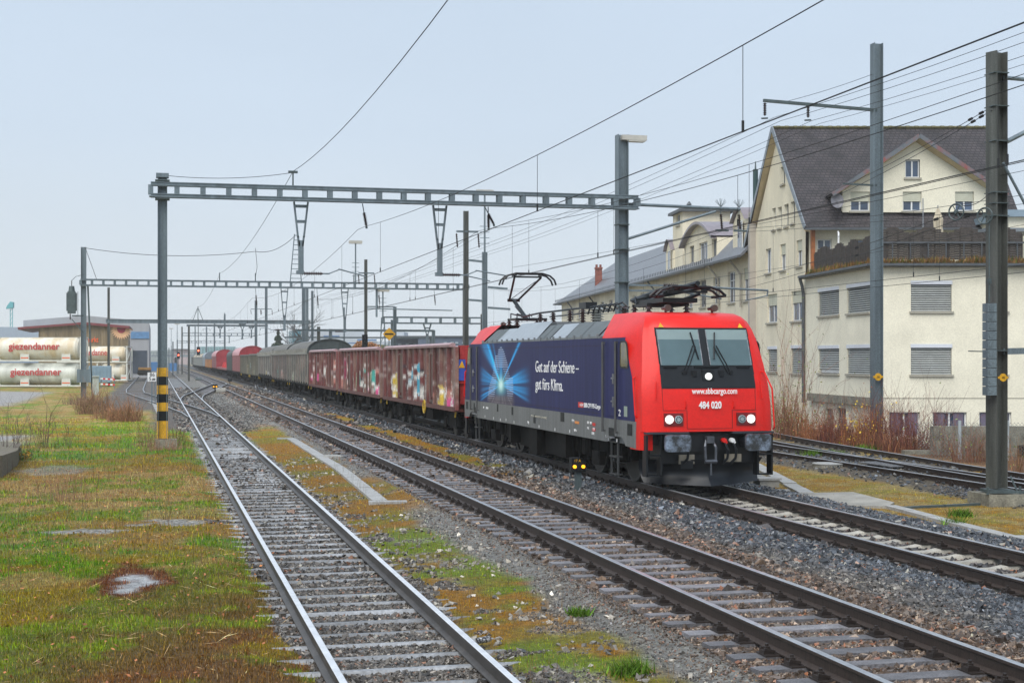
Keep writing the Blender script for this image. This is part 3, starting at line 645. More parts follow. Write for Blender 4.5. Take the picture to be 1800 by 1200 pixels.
def mast(px, ytop, X=None, Yw=None, wd=.26, label='', arm=None, m_=galv, grp='steel catenary masts beyond the train', lampz=None, lattice=False, group=True, cross=True, zbase=-.4):
    if X is not None: D = DX(px, X); Y = (D - X * ST) / CT
    else: Y = Yw; X = XatY(px, Y); D = X * ST + Y * CT
    z = CH + (630 - ytop) * D / F
    p = thing('catenary_mast', label, 'catenary mast', (X, Y, zbase), 0, grp if group else None)
    m = MB(); zt = z if lampz is None else lampz
    if lattice:
        for s_ in (-1, 1): m.bar((X + s_ * .35, Y, zbase), (X + s_ * .1, Y, zt), .08)
        for k in range(9): zz_ = zt * k / 9; ww = .35 - .25 * k / 9; m.bar((X - ww, Y, zz_), (X + ww * .9, Y, zz_ + zt / 9), .04)
    else: hbeam(m, X, Y, zbase, zt, wd, wd)
    m.build('pole', m_, p)
    if lampz: lamp(p, X, Y, zt, z, 1.0)
    if arm:
        for za, x0, x1, ins in arm:
            z_ = CH + (630 - za) * D / F; m = MB(); xa, xb = X + (x0 - px) * D / F, X + (x1 - px) * D / F
            m.bar((xa, Y, z_), (xb, Y, z_), .09)
            for xi in ((xa, xb) if ins == 2 else (xb,) if ins == 1 else ()): m.insul((xi, Y, z_ - .1), (xi + .05, Y, z_ - .75), .06, 6, 1)
            m.build('cross_arm', [galv, insm], p)
    return p
def simple_portal(label, Y, x0, x1, yb, truss=False, posts=(), hang=(), h=.34, ext=0):
    X0, X1 = XatY(x0, Y), XatY(x1, Y); D = X0 * ST + Y * CT; z = CH + (630 - yb) * D / F
    p = thing('portal', label, 'catenary portal', (X0, Y, -.3))
    for i, (px, yt) in enumerate(posts):
        X = XatY(px, Y); zt = CH + (630 - yt) * (X * ST + Y * CT) / F; m = MB(); hbeam(m, X, Y, -.35, zt, .27, .27); m.build('mast', galvw if i == 0 else galv, p)
    m = MB()
    if truss: girder(m, X0, X1, Y, z - .3, z + .3, 1.2, .3)
    else: m.box(X0, X1, Y - .12, Y + .12, z - h / 2, z + h / 2); m.box(X0, X1, Y - .2, Y + .2, z + h / 2, z + h / 2 + .03)
    m.build('girder', galv, p)
    for px, zl in hang:
        X = XatY(px, Y); vhang(p, X, Y, z - h / 2, z - zl, .35)
    return p, z
p3, z3 = simple_portal('third catenary portal, a plain beam between two masts', 168.8, 186, 545, 564.5, False, ((191, 505), (540, 505)), ((426, 1.9),), .4)
m = MB()
X = XatY(348, 168.8)
for s_ in (-1, 1): m.bar((X + s_ * .55, 168.8, z3 + .2), (X + s_ * .05, 168.8, z3 + 1.5), .06)
m.bar((X, 168.8, z3), (X, 168.8, z3 + 1.75), .08); m.build('wire_post', galvd, p3)
simple_portal('fourth portal seen under the beam of the third', 202, 328, 471, 572, False, ((332, 572), (468, 503)), ((387, 1.6), (442, 1.6)), .22)
simple_portal('distant portal with a rung girder above the red wagons', 290, 321, 449, 587.5, True, ((320, 574), (450, 528)), ((403, 1.6),))
simple_portal('farthest rung portal before the road bridge', 400, 312, 395, 600.5, True, ((311.5, 596), (395, 550)))
simple_portal('rung girder portal standing behind the red open wagons', 118, 672, 850, 562.5, True, ((848, 552), (690, 562)), ((751, 2.2),))
simple_portal('thin brown beam portal behind the arched wagon roof', 128, 520, 762, 580.5, False, ((560, 574), (581, 578), (762, 580)), (), .16)
simple_portal('low grey beam across the tracks past the arched wagon', 150, 500, 760, 593, False, ((580, 593), (757, 593)), (), .12)
G = 'H-section masts behind the train'
mast(819, 371, 14.2, wd=.22, label='tall brown grey mast with a short crossarm behind the red wagon end', arm=((407, 802, 841, 2),), m_=galvw, grp=G)
p = mast(852, 340, 18.5, wd=.27, label='mast with a rung ladder lamp on top, behind the locomotive rear', lampz=8.9, grp=G)
m = MB(); X, Y = p.location.x, p.location.y; D = X * ST + Y * CT
for ya, x0, x1 in ((460, 822, 850), (529, 815, 850), (543, 858, 898), (507, 858, 893)):
    z_ = CH + (630 - ya) * D / F; m = MB(); m.bar((X + (x0 - 852) * D / F, Y, z_ + .08), (X + (x1 - 852) * D / F, Y, z_), .12); m.build('bracket_arm', galv, p)
p = mast(643, 456, 13.8, wd=.20, label='dark mast with a twin crossarm and a signal box low on it', arm=((480, 630, 658, 2),), m_=galvw, grp=G)
m = MB(); X, Y = p.location.x - .12, p.location.y - .4; D = X * ST + Y * CT; zs = CH + (630 - 588) * D / F; m.box(X - .18, X + .18, Y - .1, Y + .15, zs - .95, zs)
for k in range(3): m.tube((X, Y - .1, zs - .22 - k * .26), (X, Y - .26, zs - .22 - k * .26), .09, 8)
m.build('signal_head', black, p)
mast(673, 512, 17, wd=.24, label='lattice legged mast carrying a flat white lamp', lampz=5.9, lattice=True, grp=G, arm=((539, 641, 694, 0),))
mast(694, 539, 18, wd=.24, label='short mast right of the yellow diamond sign', grp=G)
mast(468, 503, 13.6, wd=.32, label='mast rising behind the dark slatted wagon roof', arm=((543, 458, 478, 2),), grp=G)
mast(534, 506, 13.6, wd=.34, label='broad mast left of the bare tree', grp=G)
mast(549, 511, 14.5, wd=.22, label='slim mast in front of the bare tree', grp=G)
mast(450, 528, 13.6, wd=.36, label='mast with a small twin crossarm behind the brown box wagons', arm=((543, 441, 459, 2),), grp=G)
mast(395, 552, 13.6, wd=.36, label='far mast over the first round roofed red wagon', grp=G)
mast(377, 564, 13.6, wd=.36, label='far mast over the orange wagon', grp=G)
mast(363, 574, 13.6, wd=.4, label='far mast over the cream roofed wagons', grp=G, arm=((578, 357, 369, 2),))
mast(343, 572, 13.6, wd=.4, label='farthest mast just right of the upper red signal', grp=G, arm=((584, 338, 348, 2),))
mast(505, 568, 20, wd=.24, label='rusty thin mast left of the bare tree', lampz=4.6, grp=G, m_=galvw)
mast(605, 540, 30, wd=.24, label='thin mast above the arched wagon roof', grp=G)
G = 'lamp masts left of the far tracks'
mast(311.5, 570, 4.1, wd=.22, label='far lamp mast with a red signal on it', lampz=6.5, grp=G, zbase=-.4)
mast(301, 578, 3.6, wd=.2, label='far lamp mast left of the red signals', lampz=6.0, grp=G)
mast(304, 600, 3.0, wd=.22, label='short far mast beside the blue container', grp=G)
mast(297, 611, 2.6, wd=.22, label='shortest far mast beside the blue container', grp=G)
mast(1541, 77, None, 45.6, wd=.33, label='tall mast standing in the brown bushes before the cream house', m_=galv, group=False)
xm = XatY(1541, 45.6)
pm = [o for o in S.objects if o.get('label', '').startswith('tall mast standing in')][0]
D_ = xm * ST + 45.6 * CT; zf = lambda y: CH + (630 - y) * D_ / F; xf_ = lambda px: XatY(px, 45.6)
m = MB(); m.bar((xf_(1342), 45.6, zf(186)), (xm, 45.6, zf(194)), .1); m.build('cross_arm', galvd, pm); m = MB(); m.bar((xf_(1482), 45.6, zf(325)), (xm, 45.6, zf(326)), .06); m.build('cross_arm', galvd, pm)
for px in (1344.5, 1420.5):
    m = MB(); m.insul((xf_(px), 45.6, zf(190)), (xf_(px), 45.6, zf(212)), .07, 7, 1); m.tube((xf_(px - 6), 45.6, zf(217)), (xf_(px + 5), 45.6, zf(216)), .03, 6, mi=0); m.build('insulator', [galvd, insm], pm)
def plate(parent, x, y, z, lines, w=.3):
    m = MB(); m.disc((x, y, z), w / 2, (0, 1, 0), .012, 16, 0); m.box(x - w * .72, x + w * .72, y - .004, y + .004, z - w * .13, z + w * .13, 0); o_ = m.build('number_plate', [yellow], parent)
    text('plate_text', lines, w * .4, (x, y - .008, z - w * .15), (1, 0, 0), (0, 0, 1), black, o_, align='CENTER', thick=.001)
plate(pm, xm - .05, 45.6 - .2, CH - 32 * D_ / F, '38', .26)
# ---- right mast with the balance weights
YB = 27.35; xB = XatY(1752, YB); DB = xB * ST + YB * CT; zB = lambda y: CH + (630 - y) * DB / F; xfB = lambda px: XatY(px, YB)
pb = thing('catenary_mast', 'thick right hand mast with balance weights and two pulley wheels', 'catenary mast', (xB, YB, -.4))
m = MB(); hbeam(m, xB, YB, zB(858), zB(92), .33, .30, .02, TH * 1.2); m.build('pole', galvw, pb)
m = MB(); xw = .42; m.prism([(-xw, -.42), (xw, -.42), (xw, .42), (-xw, .42)], 'z', 0, 1); m.v = [(xB + .03 + p[0] * CT, YB + p[1] - p[0] * ST, -.6 if p[2] == 0 else zB(866)) for p in m.v]; m.build('foundation', concd, pb)
m = MB(); m.bar((xB - .42, YB - .25, zB(862)), (xB + .4, YB - .42, zB(862)), .05, .05)
for k in (-.4, .36): m.tube((xB + k, YB - .3, zB(866)), (xB + k, YB - .3, zB(853)), .03, 6)
m.box(xB - .25, xB + .25, YB - .28, YB + .25, zB(864), zB(859)); m.bar((xB + .3, YB - .3, zB(862)), (xB + .2, YB - .2, zB(835)), .03); m.build('foot_bolts', galvd, pb)
for y in (131, 189, 250, 340, 359, 381, 617):
    m = MB(); m.box(xB - .182, xB + .182, YB - .19, YB + .19, zB(y), zB(y) + .018); m.build('clamp', galvd, pb)
for p_, q_, r_ in (((xB + .15, YB, zB(136)), (xB + 3, YB, zB(143)), .045), ((xB + .2, YB, zB(250)), (xB + 2.2, YB, zB(168)), .05), ((xB + .02, YB - .2, zB(288)), (xB + 1.1, YB - .1, zB(425)), .03)): m = MB(); m.tube(p_, q_, r_, 8); m.build('bracket_arm', galv, pb)
m = MB()
m.prism([(xB + .15, zB(612)), (xB + 3.2, zB(606)), (xB + 3.2, zB(617)), (xB + .15, zB(623))], 'y', YB - .05, YB + .05); m.build('bracket_arm', galv, pb)
plate(pb, xB - .0, YB - .24, zB(663), '40', .17)
for px, y, r in ((1675.5, 375.5, 28), (1725.5, 381, 28)):
    m = MB(); c = Vector((xfB(px), YB - .12, zB(y))); R_ = r / 2 * DB / F; ax = Vector((.86, .5, 0)).normalized(); b_ = Vector((-.5, .86, 0)).normalized()
    n = 24; pts = [c + (b_ * math.cos(t * 2 * math.pi / n) + Vector((0, 0, 1)) * math.sin(t * 2 * math.pi / n)) * R_ for t in range(n + 1)]
    m.path(pts, .017, 6); m.disc(c, .04, ax, .08, 10)
    for k in range(6): m.bar(c, pts[k * 4], .016)
    m.build('pulley_wheel', galvd, pb)
m = MB(); m.tube((xfB(1732), YB - .15, zB(381)), (xfB(1732), YB - .15, zB(490)), .012, 5); m.tube((xfB(1732), YB - .15, zB(490)), (xfB(1732), YB - .15, zB(532)), .02, 5); m.box(xfB(1729.5), xfB(1734.5), YB - .18, YB - .12, zB(500), zB(490)); m.build('weight_rod', galvd, pb)
for k in range(10):
    m = MB(); m.box(xfB(1724), xfB(1740), YB - .26, YB - .06, zB(694 - k * 16.1), zB(694 - (k + .94) * 16.1)); m.box(xfB(1727), xfB(1731), YB - .27, YB - .26, zB(690 - k * 16.1), zB(683 - k * 16.1)); m.build('balance_weight', galv, pb)
m = MB(); m.tube((xfB(1702), YB, zB(617)), (xB, YB, zB(618)), .012, 5); m.tube((xfB(1732), YB - .15, zB(694)), (xfB(1732), YB - .15, zB(700)), .02, 5); m.build('guide_rod', galvd, pb)
# ---- wires
def span(pts, n=14, sag=0):
    out = []
    for a, b_ in zip(pts[:-1], pts[1:]):
        a, b_ = Vector(a), Vector(b_)
        for i in range(n): t = i / n; p = a.lerp(b_, t); p.z -= 4 * sag * t * (1 - t); out.append(p)
    return out + [Vector(pts[-1])]
def catenary(label, X, zc_, sup, zsup, zmid, Y_a=9, Yb=330, r=.0075, grp='catenaries over the tracks', first=-10, contact2=None):
    p = thing('catenary_line', label, 'overhead line', (X, Y_a, zc_), 0, grp)
    Ys = sorted(sup); m = MB(); d = MB()
    def zm(Y):
        for a, b_ in zip(Ys[:-1], Ys[1:]):
            if a <= Y <= b_: t = (Y - a) / (b_ - a); return zsup - 4 * (zsup - zmid) * t * (1 - t)
        return zsup
    pts = [Vector((X, Y, zm(Y))) for Y in np.concatenate([np.arange(Y_a, 60, 2.), np.arange(60, Yb, 6.)])]
    m.path(pts, r, 5); m.build('messenger_wire', wirem, p)
    m = MB(); m.path([(X, Y_a, zc_), (X, 60, zc_), (X, Yb, zc_)], r * 1.1, 5); m.build('contact_wire', wirem, p)
    for a, b_ in zip(Ys[:-1], Ys[1:]):
        nn = 6
        for k in range(nn):
            Y = a + (b_ - a) * (k + .5) / nn
            if Y < Y_a + 1 or Y > min(Yb, 190): continue
            m = MB(); m.tube((X, Y, zc_), (X, Y, zm(Y)), .005, 4); m.tube((X, Y, zc_ - .01), (X, Y, zc_ + .13), .018, 5); m.build('dropper', wirem, p)
    return p
catenary('catenary above the middle track, thick wires sweeping over the camera', 6.9, 5.48, (-8, 50.5, 110, 169, 228, 290, 400), 7.3, 6.5)
catenary('catenary touching the raised pantograph of the locomotive', 11.25, 5.38, (-6, 50.5, 110, 169, 228, 290, 400), 7.35, 6.35)
catenary('catenary just right of the pantograph wire', 11.85, 5.5, (-4, 50.5, 118, 169, 228, 290, 400), 7.5, 6.7, r=.006)
catenary('far right catenary passing the mast arm with frayed tips', 20.4, 5.0, (-6, 50.5, 95), 7.5, 6.6, Y_a=14, Yb=95, r=.007)
catenary('rightmost catenary crossing in front of the cream house', 21.2, 4.9, (-6, 50.5, 95), 7.45, 6.5, Y_a=14, Yb=95, r=.007)
def wire(label, pts, sag=0, r=.007, grp='single feeder and guy wires', n=12):
    m = MB(); m.path(span(pts, n, sag), r, 5); return tag(m.build('feeder_wire', wirem), label, 'wire', grp)
x = XatY(515, Y1)
wire('earth wire looping from portal top to portal top, rising over the camera', [(4.62, 12, 9.0), (x, Y1, 9.2), (4.62, 110, 9.1), (4.6, 168.8, z3 + 1.7), (4.6, 260, 9)], .6, .010)
wire('wire from the striped mast head to the first portal post', [(XL + .1, Y1, 8.93), (x, Y1, 9.16)], .14, .010)
wire('sagging wire from the transformer mast to the lattice top', [(XatY(147, 110), 110, 10.8), (XatY(449, 110), 110, 10.75), (XatY(519, 110), 110, 12.0)], .45, .02)
wire('short loop dropping beside the lattice top', [(XatY(449, 110), 110, 11.0), (XatY(452, 110), 110, 9.6), (XatY(448, 110), 110, 8.5)], 0, .018)
wire('stay down the left of the second portal', [(XatY(150, 110), 110, 10.8), (XatY(170, 110), 110, 8.5)], 0, .018)
for i, (X, z0, z1, lb) in enumerate(((20.35, 10.6, 10.9, 'high feeder wire through the left insulator of the tall mast'), (20.6, 10.4, 10.8, 'high feeder wire just under its twin at the tall mast'), (21.75, 10.5, 10.85, 'high feeder wire through the right insulator of the tall mast'), (22.0, 10.3, 10.75, 'lowest high feeder passing behind the thick mast top'))):
    wire(lb, [(X, 15, z0 + .3), (X, 45.6, z1), (X - 1.5, 95, z1 - 1.4), (X - 3, 150, z1 - 1.6), (X - 4, 260, z1 - 2)], .3, .008 if i < 3 else .007)
wire('thin wire from the mast head down to its crossarm', [(xf_(1382), 45.6, zf(186)), (xm, 45.6, zf(128))], .05, .008)
def pull(label, a, b_, ins, r=.008):
    m = MB(); m.path(span([a, b_], 10, .12), r, 5)
    A, B = Vector(a), Vector(b_)
    for t in ins: e_ = .3 / (B - A).length; m.insul(A.lerp(B, t) - Vector((0, 0, .48 * t * (1 - t))), A.lerp(B, t + e_) - Vector((0, 0, .48 * t * (1 - t))), .032, 5, 0)
    return tag(m.build('tension_wire', [wirem]), label, 'wire', 'tensioned wires ending at the thick mast')
pull('upper tension wire from the thick mast passing over the gabled dormer', (xB - .18, YB - .1, zB(190)), at(1440, 345, 52), (.03, .07))
pull('second tension wire from the thick mast just below the upper one', (xB - .18, YB - .1, zB(196)), at(1440, 357, 52), (.03, .06))
pull('wire from the outer pulley wheel towards the gable wall', (xfB(1671), YB - .12, zB(377)), at(1310, 492, 60), (.04, .30))
pull('wire from the inner pulley wheel towards the gable wall', (xfB(1722), YB - .12, zB(372)), at(1310, 506, 60), (.03, .36))
pull('wire joining the outer pulley to the thick mast', (xB - .18, YB, zB(341)), (xfB(1678), YB - .12, zB(362)), ())
for (a, b_, lb) in (((1800, 300), (900, 470), 'thin auxiliary wire crossing the dark roof'), ((1800, 395), (1180, 498), 'low auxiliary wire before the cream house')):
    wire(lb, [at(a[0], a[1], 30 if a[1] < 350 else 38), at(b_[0], b_[1], 62)], .1, .006)
# yellow diamond board, small signals, km board
def post_sign(): 
    p = thing('signal_board', 'yellow diamond board with a black bar above the red wagons', 'railway sign', at(684, 640, 112)); c = Vector(at(684, 587, 112)); m = MB()
    m.prism([(c.x - .5, c.z), (c.x, c.z - .5), (c.x + .5, c.z), (c.x, c.z + .5)], 'y', c.y - .02, c.y + .02, 0); m.build('board', yellow, p)
    m = MB(); m.box(c.x - .34, c.x + .34, c.y - .03, c.y - .021, c.z - .06, c.z + .06); m.build('bar', black, p)
    m = MB(); m.bar((c.x, c.y + .05, -.3), (c.x, c.y + .05, c.z + .3), .08); m.build('post', galv, p)
post_sign()
redl = mat('red_signal_lens', (.8, .02, .01), .3, emit=(1, .05, .02), est=9)
for px, py, X, lb in ((313.8, 624, 4.3, 'left red signal light on a far mast'), (348.6, 616, 8.8, 'right red signal light hanging higher')):
    D = DX(px, X) if px < 330 else 230; c = Vector(at(px, py, D)); p = thing('signal', lb, 'railway signal', (c.x, c.y, -.3), 0, 'red railway signals')
    m = MB(); m.box(c.x - .26, c.x + .26, c.y - .1, c.y + .1, c.z - .75, c.z + .6); m.build('signal_head', black, p)
    m = MB(); m.disc((c.x, c.y - .13, c.z), .12, (0, 1, 0), .05, 12); m.build('lens', redl, p)
    m = MB(); m.tube((c.x, c.y + .15, -.3 if px < 330 else c.z), (c.x, c.y + .15, c.z + .3 if px < 330 else 9), .06, 6); m.build('post', galvd, p)
def km():
    c = Vector(at(267, 662, 96)); p = thing('kilometre_board', 'white board with black numbers beside the striped mast', 'distance sign', (c.x, c.y, -.3)); r = TH
    m = MB(); m.box(c.x - .28, c.x + .28, c.y - .02, c.y + .02, c.z - .31, c.z + .29); m.build('board', white, p)
    m = MB(); m.box(c.x - .04, c.x + .04, c.y + .03, c.y + .09, -.35, c.z + .2); m.box(c.x + .18, c.x + .24, c.y + .02, c.y + .3, -.35, c.z + .2); m.build('post', galv, p)
    text('number_text', '86', .34, (c.x + .02, c.y - .03, c.z + .03), (1, 0, 0), (0, 0, 1), black, p, align='CENTER')
    text('number_text', '5', .34, (c.x - .12, c.y - .03, c.z - .25), (1, 0, 0), (0, 0, 1), black, p, align='CENTER')
    text('number_text', '.09', .2, (c.x + .1, c.y - .03, c.z - .24), (1, 0, 0), (0, 0, 1), black, p, align='CENTER', bold=.006)
km()
# ------------------------------------------------------------------ the locomotive
XT, YL = 11.15, 37.15
XS = XT - 1.49
loco = thing('locomotive', 'red and dark blue electric locomotive with lit headlights heading the train', 'locomotive', (XT, YL, 0))
red = mat('loco_red_paint', (.68, .014, .009), .38, 0, .10, 2.0, coat=.06, fine=.07, spec=.3)
blue = mat('loco_blue_paint', (.018, .020, .092), .5, 0, .3, 1.3, fine=.1, streak=5, spec=.22)
grey = mat('loco_grey_band', (.145, .15, .15), .45, 0, .22, 1.5, fine=.15, streak=4)
roofg = mat('loco_roof_grey', (.15, .165, .18), .4, 0, .2, 2, fine=.15)
roofl = mat('loco_roof_panel_light', (.30, .34, .38), .35, 0, .12, 2)
blk = mat('loco_black', (.008, .010, .013), .4, 0, .3, 4, spec=.35)
seam = mat('panel_seam', (.02, .004, .004), .6)
glass = mat('windscreen_glass', (.17, .27, .30), .06, 0, .1, 1, spec=1.0)
blind = mat('windscreen_blind', (.42, .55, .56), .2, 0, .05, 1, spec=.8)
darkglass = mat('dark_side_glass', (.02, .02, .012), .05, 0, .4, 5, spec=1)
steel = mat('worn_steel', (.28, .29, .31), .35, .5, .3, 8, fine=.3)
bufm = mat('worn_buffer_face', (.05, .055, .06), .35, .3, .3, 5, col2=(.20, .25, .33), fine=.3)
def ly(px): D = F * XS / (CT * (px - 275)); return (D - XS * ST) / CT - YL
def lz(px, py): return CH - (py - 630) * F * XS / (CT * (px - 275)) / F
ROWS = [(1.22, 1.04, -8.95, 1.33, -8.88, 1.48, -8.62), (1.75, 1.05, -8.93, 1.33, -8.85, 1.47, -8.60), (2.15, 1.05, -8.88, 1.30, -8.76, 1.46, -8.52),
        (2.62, 1.05, -8.74, 1.24, -8.63, 1.41, -8.40), (3.15, 1.04, -8.52, 1.17, -8.42, 1.32, -8.18), (3.35, 1.03, -8.43, 1.14, -8.33, 1.25, -8.08),
        (3.52, 1.01, -8.32, 1.09, -8.22, 1.16, -7.98), (3.63, .97, -8.15, 1.03, -8.06, 1.08, -7.84), (3.70, .88, -7.85, .94, -7.8, 1.0, -7.66), (3.74, .78, -7.3, .84, -7.25, .9, -7.1)]
def fy(z):
    return float(np.interp(z, [r[0] for r in ROWS], [r[2] for r in ROWS]))
def cab(s):
    m = MB(); rows = []
    for z, p, yp, c_, yc, sd_, ys in ROWS:
        yb = -6.2 + .7 * max(0, (z - 3.2) / .6)
        mx_, my_ = (c_ + sd_) / 2 + .05, (yc + ys) / 2 - .1
        sb = 1.49 if z <= 3.2 else max(sd_ + .005, 1.49 - .92 * (z - 3.2)); yu = float(np.interp(z, [1.42, 1.75, 2.3, 3.18, 3.7], [-8.52, -8.5, -8.33, -7.86, -7.3]))
        mx_, my_ = (c_ + sd_) / 2 + .03, (yc + ys) / 2 - .06
        r = [(-sb, yb), (-sb, max(yu, ys + .02)), (-sd_, ys), (-mx_, my_), (-c_, yc), (-p, yp), (p, yp), (c_, yc), (mx_, my_), (sd_, ys), (sb, max(yu, ys + .02)), (sb, yb)]
        rows.append([(x, y * s, z) for x, y in r])
    n = 12; vs = [v for r in rows for v in r]
    fs = [(i * n + j, i * n + j + 1, (i + 1) * n + j + 1, (i + 1) * n + j) for i in range(len(rows) - 1) for j in range(n - 1)]
    k = (len(rows) - 1) * n
    fs.append(tuple(k + j for j in range(n))); vs.append((0, 0, 0)); 
    m.mesh(vs[:-1], fs); m.build('cab_shell', red, loco, local=True, smooth=True)
    # corner skirt
    for sx in (-1, 1):
        m = MB(); m.prism([(sx * 1.49, -8.56), (sx * 1.49, -8.2), (sx * 1.40, -8.2), (sx * 1.22, -8.86), (sx * 1.335, -8.885), (sx * 1.46, -8.75)], 'z', .84, 1.22)
        m.v = [(x, y * s, z) for x, y, z in m.v]; m.build('corner_skirt', red, loco, local=True)
    # black window panel
    m = MB()
    zz = [2.11, 2.15, 2.4, 2.62, 3.0, 3.2, 3.38]
    for a, b_ in zip(zz[:-1], zz[1:]): m.mesh([(-1.045, fy(a) - .008, a), (1.045, fy(a) - .008, a), (1.035, fy(b_) - .008, b_), (-1.035, fy(b_) - .008, b_)], [(0, 1, 2, 3)])
    m.v = [(x, y * s, z) for x, y, z in m.v]; m.build('window_panel', blk, loco, local=True)
    for sx in (-1, 1):
        m = MB(); fr = MB()
        def pane(mb, xa, xb, za, zb_, off, mi):
            if xa > xb: xa, xb = xb, xa
            zs = [za] + [q for q in zz if za < q < zb_] + [zb_]
            for a, b_ in zip(zs[:-1], zs[1:]): mb.mesh([(xa, fy(a) - off, a), (xb, fy(a) - off, a), (xb, fy(b_) - off, b_), (xa, fy(b_) - off, b_)], [(0, 1, 2, 3)], mi)
        pane(fr, sx * .07, sx * 1.03, 2.57, 3.36, .014, 0)
        pane(m, sx * .08, sx * 1.01, 2.59, 3.13, .020, 0); pane(m, sx * .08, sx * 1.01, 3.13, 3.34, .020, 1)
        for q in (m, fr): q.v = [(x, y * s, z) for x, y, z in q.v]
        f_ = fr.build('windscreen_frame', black, loco, local=True)
        q = MB()
        for xq in (.085, 1.0): q.bar((sx * xq, (fy(2.6) - .024) * s, 2.6), (sx * xq, (fy(3.34) - .026) * s, 3.34), .016, .008); q.build('window_trim', steel, f_, local=True); q = MB(); m.build('windscreen', [glass, blind], f_, local=True)
        w_ = MB(); xb = .52; px_, pz = sx * xb, 2.44
        P = lambda x, z, o: (x, (fy(z) - o) * s, z)
        w_.tube(P(px_, pz, .03), P(sx * .26, 3.0, .06), .014, 5); w_.tube(P(px_ + sx * -.06, pz - .02, .03), P(sx * .20, 2.98, .06), .012, 5); w_.tube(P(sx * .17, 2.72, .05), P(sx * .27, 3.28, .05), .016, 5)
        w_.disc(P(px_, pz, .03), .04, (0, 1, 0), .04, 8); w_.build('wiper', blk, loco, local=True)
        # headlights
        h = MB(); P = lambda x, z, o: (x, (fy(z) - o) * s, z)
        cx_ = sx * .80; xs = sorted((cx_ - .21, cx_ + .21)); m = MB()
        yl = -8.95; m.box(xs[0], xs[1], yl * s - .02, yl * s + .10, 1.345, 1.605); hb = m.build('headlight_housing', mat('dark_red_lens_plate', (.16, .008, .012), .3), loco, local=True)
        m = MB(); m.disc((cx_ + sx * .10, (yl - .03) * s, 1.475), .088, (0, 1, 0), .03, 20); m.build('headlight', mat('headlight_lit', (.8, .8, .76), .3, emit=(1, .96, .88), est=.55 if s > 0 else .0), hb, local=True)
        m = MB(); m.disc((cx_ - sx * .10, (yl - .03) * s, 1.475), .082, (0, 1, 0), .03, 20, 0)
        for k in range(9): a = k * .698; m.disc((cx_ - sx * .10 + .053 * math.cos(a), (yl - .05) * s, 1.475 + .053 * math.sin(a)), .013, (0, 1, 0), .01, 6, 1)
        m.build('rear_light', [mat('grey_lamp_glass', (.32, .40, .42), .2), blk], hb, local=True)
        m = MB(); m.tube(P(cx_ + sx * .42 if False else sx * 1.18, 1.9, .02), P(sx * 1.15, 2.25, .04), .016, 6); m.build('grab_handle', red, loco, local=True)
        m = MB(); m.path([(sx * 1.42, -8.93 * s, 1.25), (sx * 1.42, -9.0 * s, 1.3), (sx * 1.38, -8.97 * s, 2.1), (sx * 1.30, -8.75 * s, 2.45), (sx * 1.22, -8.6 * s, 2.45)] if sx > 0 else [(sx * 1.475, -8.6 * s, 1.5), (sx * 1.51, -8.6 * s, 1.55), (sx * 1.51, -8.45 * s, 2.3), (sx * 1.46, -8.4 * s, 2.35)], .018, 6); m.build('handrail', red, loco, local=True)
        # buffers
        m = MB(); m.tube((sx * .875, -8.7 * s, 1.01), (sx * .875, -9.1 * s, 1.01), .16, 14); m.tube((sx * .875, -9.1 * s, 1.01), (sx * .875, -9.38 * s, 1.01), .11, 14)
        bf = m.build('buffer', blk, loco, local=True)
        m = MB(); R_ = .06; w2, h2 = .275, .17; poly = []
        for qx, qz, a0 in ((1, 1, 0), (-1, 1, 90), (-1, -1, 180), (1, -1, 270)):
            for a in (0, 30, 60, 90): t = math.radians(a0 + a); poly.append((sx * .875 + qx * (w2 - R_) + R_ * math.cos(t), 1.01 + qz * (h2 - R_) + R_ * math.sin(t)))
        m.prism(poly, 'y', -9.45 * s, -9.37 * s); m.build('buffer_plate', bufm, bf, local=True)
        # lower steps frame
        m = MB(); xa, xb = sorted((sx * 1.07, sx * 1.38)); m.box(xa, xb, -8.8 * s - .02, -8.8 * s + .02, .95, 1.15)
        for x in (xa, xb): m.box(x - .02, x + .02, -8.85 * s - .12, -8.85 * s + .12, .30, 1.15)
        for z in (.30, .72): m.box(xa, xb, -8.85 * s - .12, -8.85 * s + .12, z, z + .03)
        m.build('step_frame', blk, loco, local=True)
    # top light and its plate, triangles
    m = MB(); m.box(-.13, .13, (fy(2.36) - .03) * s - .01, (fy(2.36) - .03) * s + .05, 2.23, 2.49); tl = m.build('lamp_plate', blk, loco, local=True)
    m = MB(); m.disc((0, (fy(2.36) - .06) * s, 2.36), .072, (0, 1, 0), .04, 18); m.build('headlight', mat('top_light_lit', (.9, .92, .9), .3, emit=(.95, 1, .95), est=.35 if s > 0 else 0), tl, local=True)
    for x in (-.30, .30):
        m = MB(); m.box(x - .05, x + .05, (fy(2.42) - .02) * s - .04, (fy(2.42) - .02) * s + .04, 2.36, 2.48); m.build('socket', blk, loco, local=True)
    for x0, x1 in ((-.95, -.66), (-.28, .28), (.66, .95)):
        m = MB(); m.box(x0, x1, (fy(2.55) - .02) * s - .02, (fy(2.55) - .02) * s + .02, 2.54, 2.57); m.build('intake_slot', black, loco, local=True)
    for x in (-.88, .90):
        z = 3.385; m = MB(); m.mesh([(x - .06, (fy(z) - .01) * s, z), (x + .06, (fy(z) - .01) * s, z), (x, (fy(z + .1) - .01) * s, z + .1)], [(0, 1, 2)]); m.build('warning_triangle', yellow, loco, local=True)
    # seams
    m = MB()
    def seamp(pts, w_=.008):
        for (x, z), (x2, z2) in zip(pts[:-1], pts[1:]): m.bar((x, (fy(z) - .004) * s, z), (x2, (fy(z2) - .004) * s, z2), w_, .006)
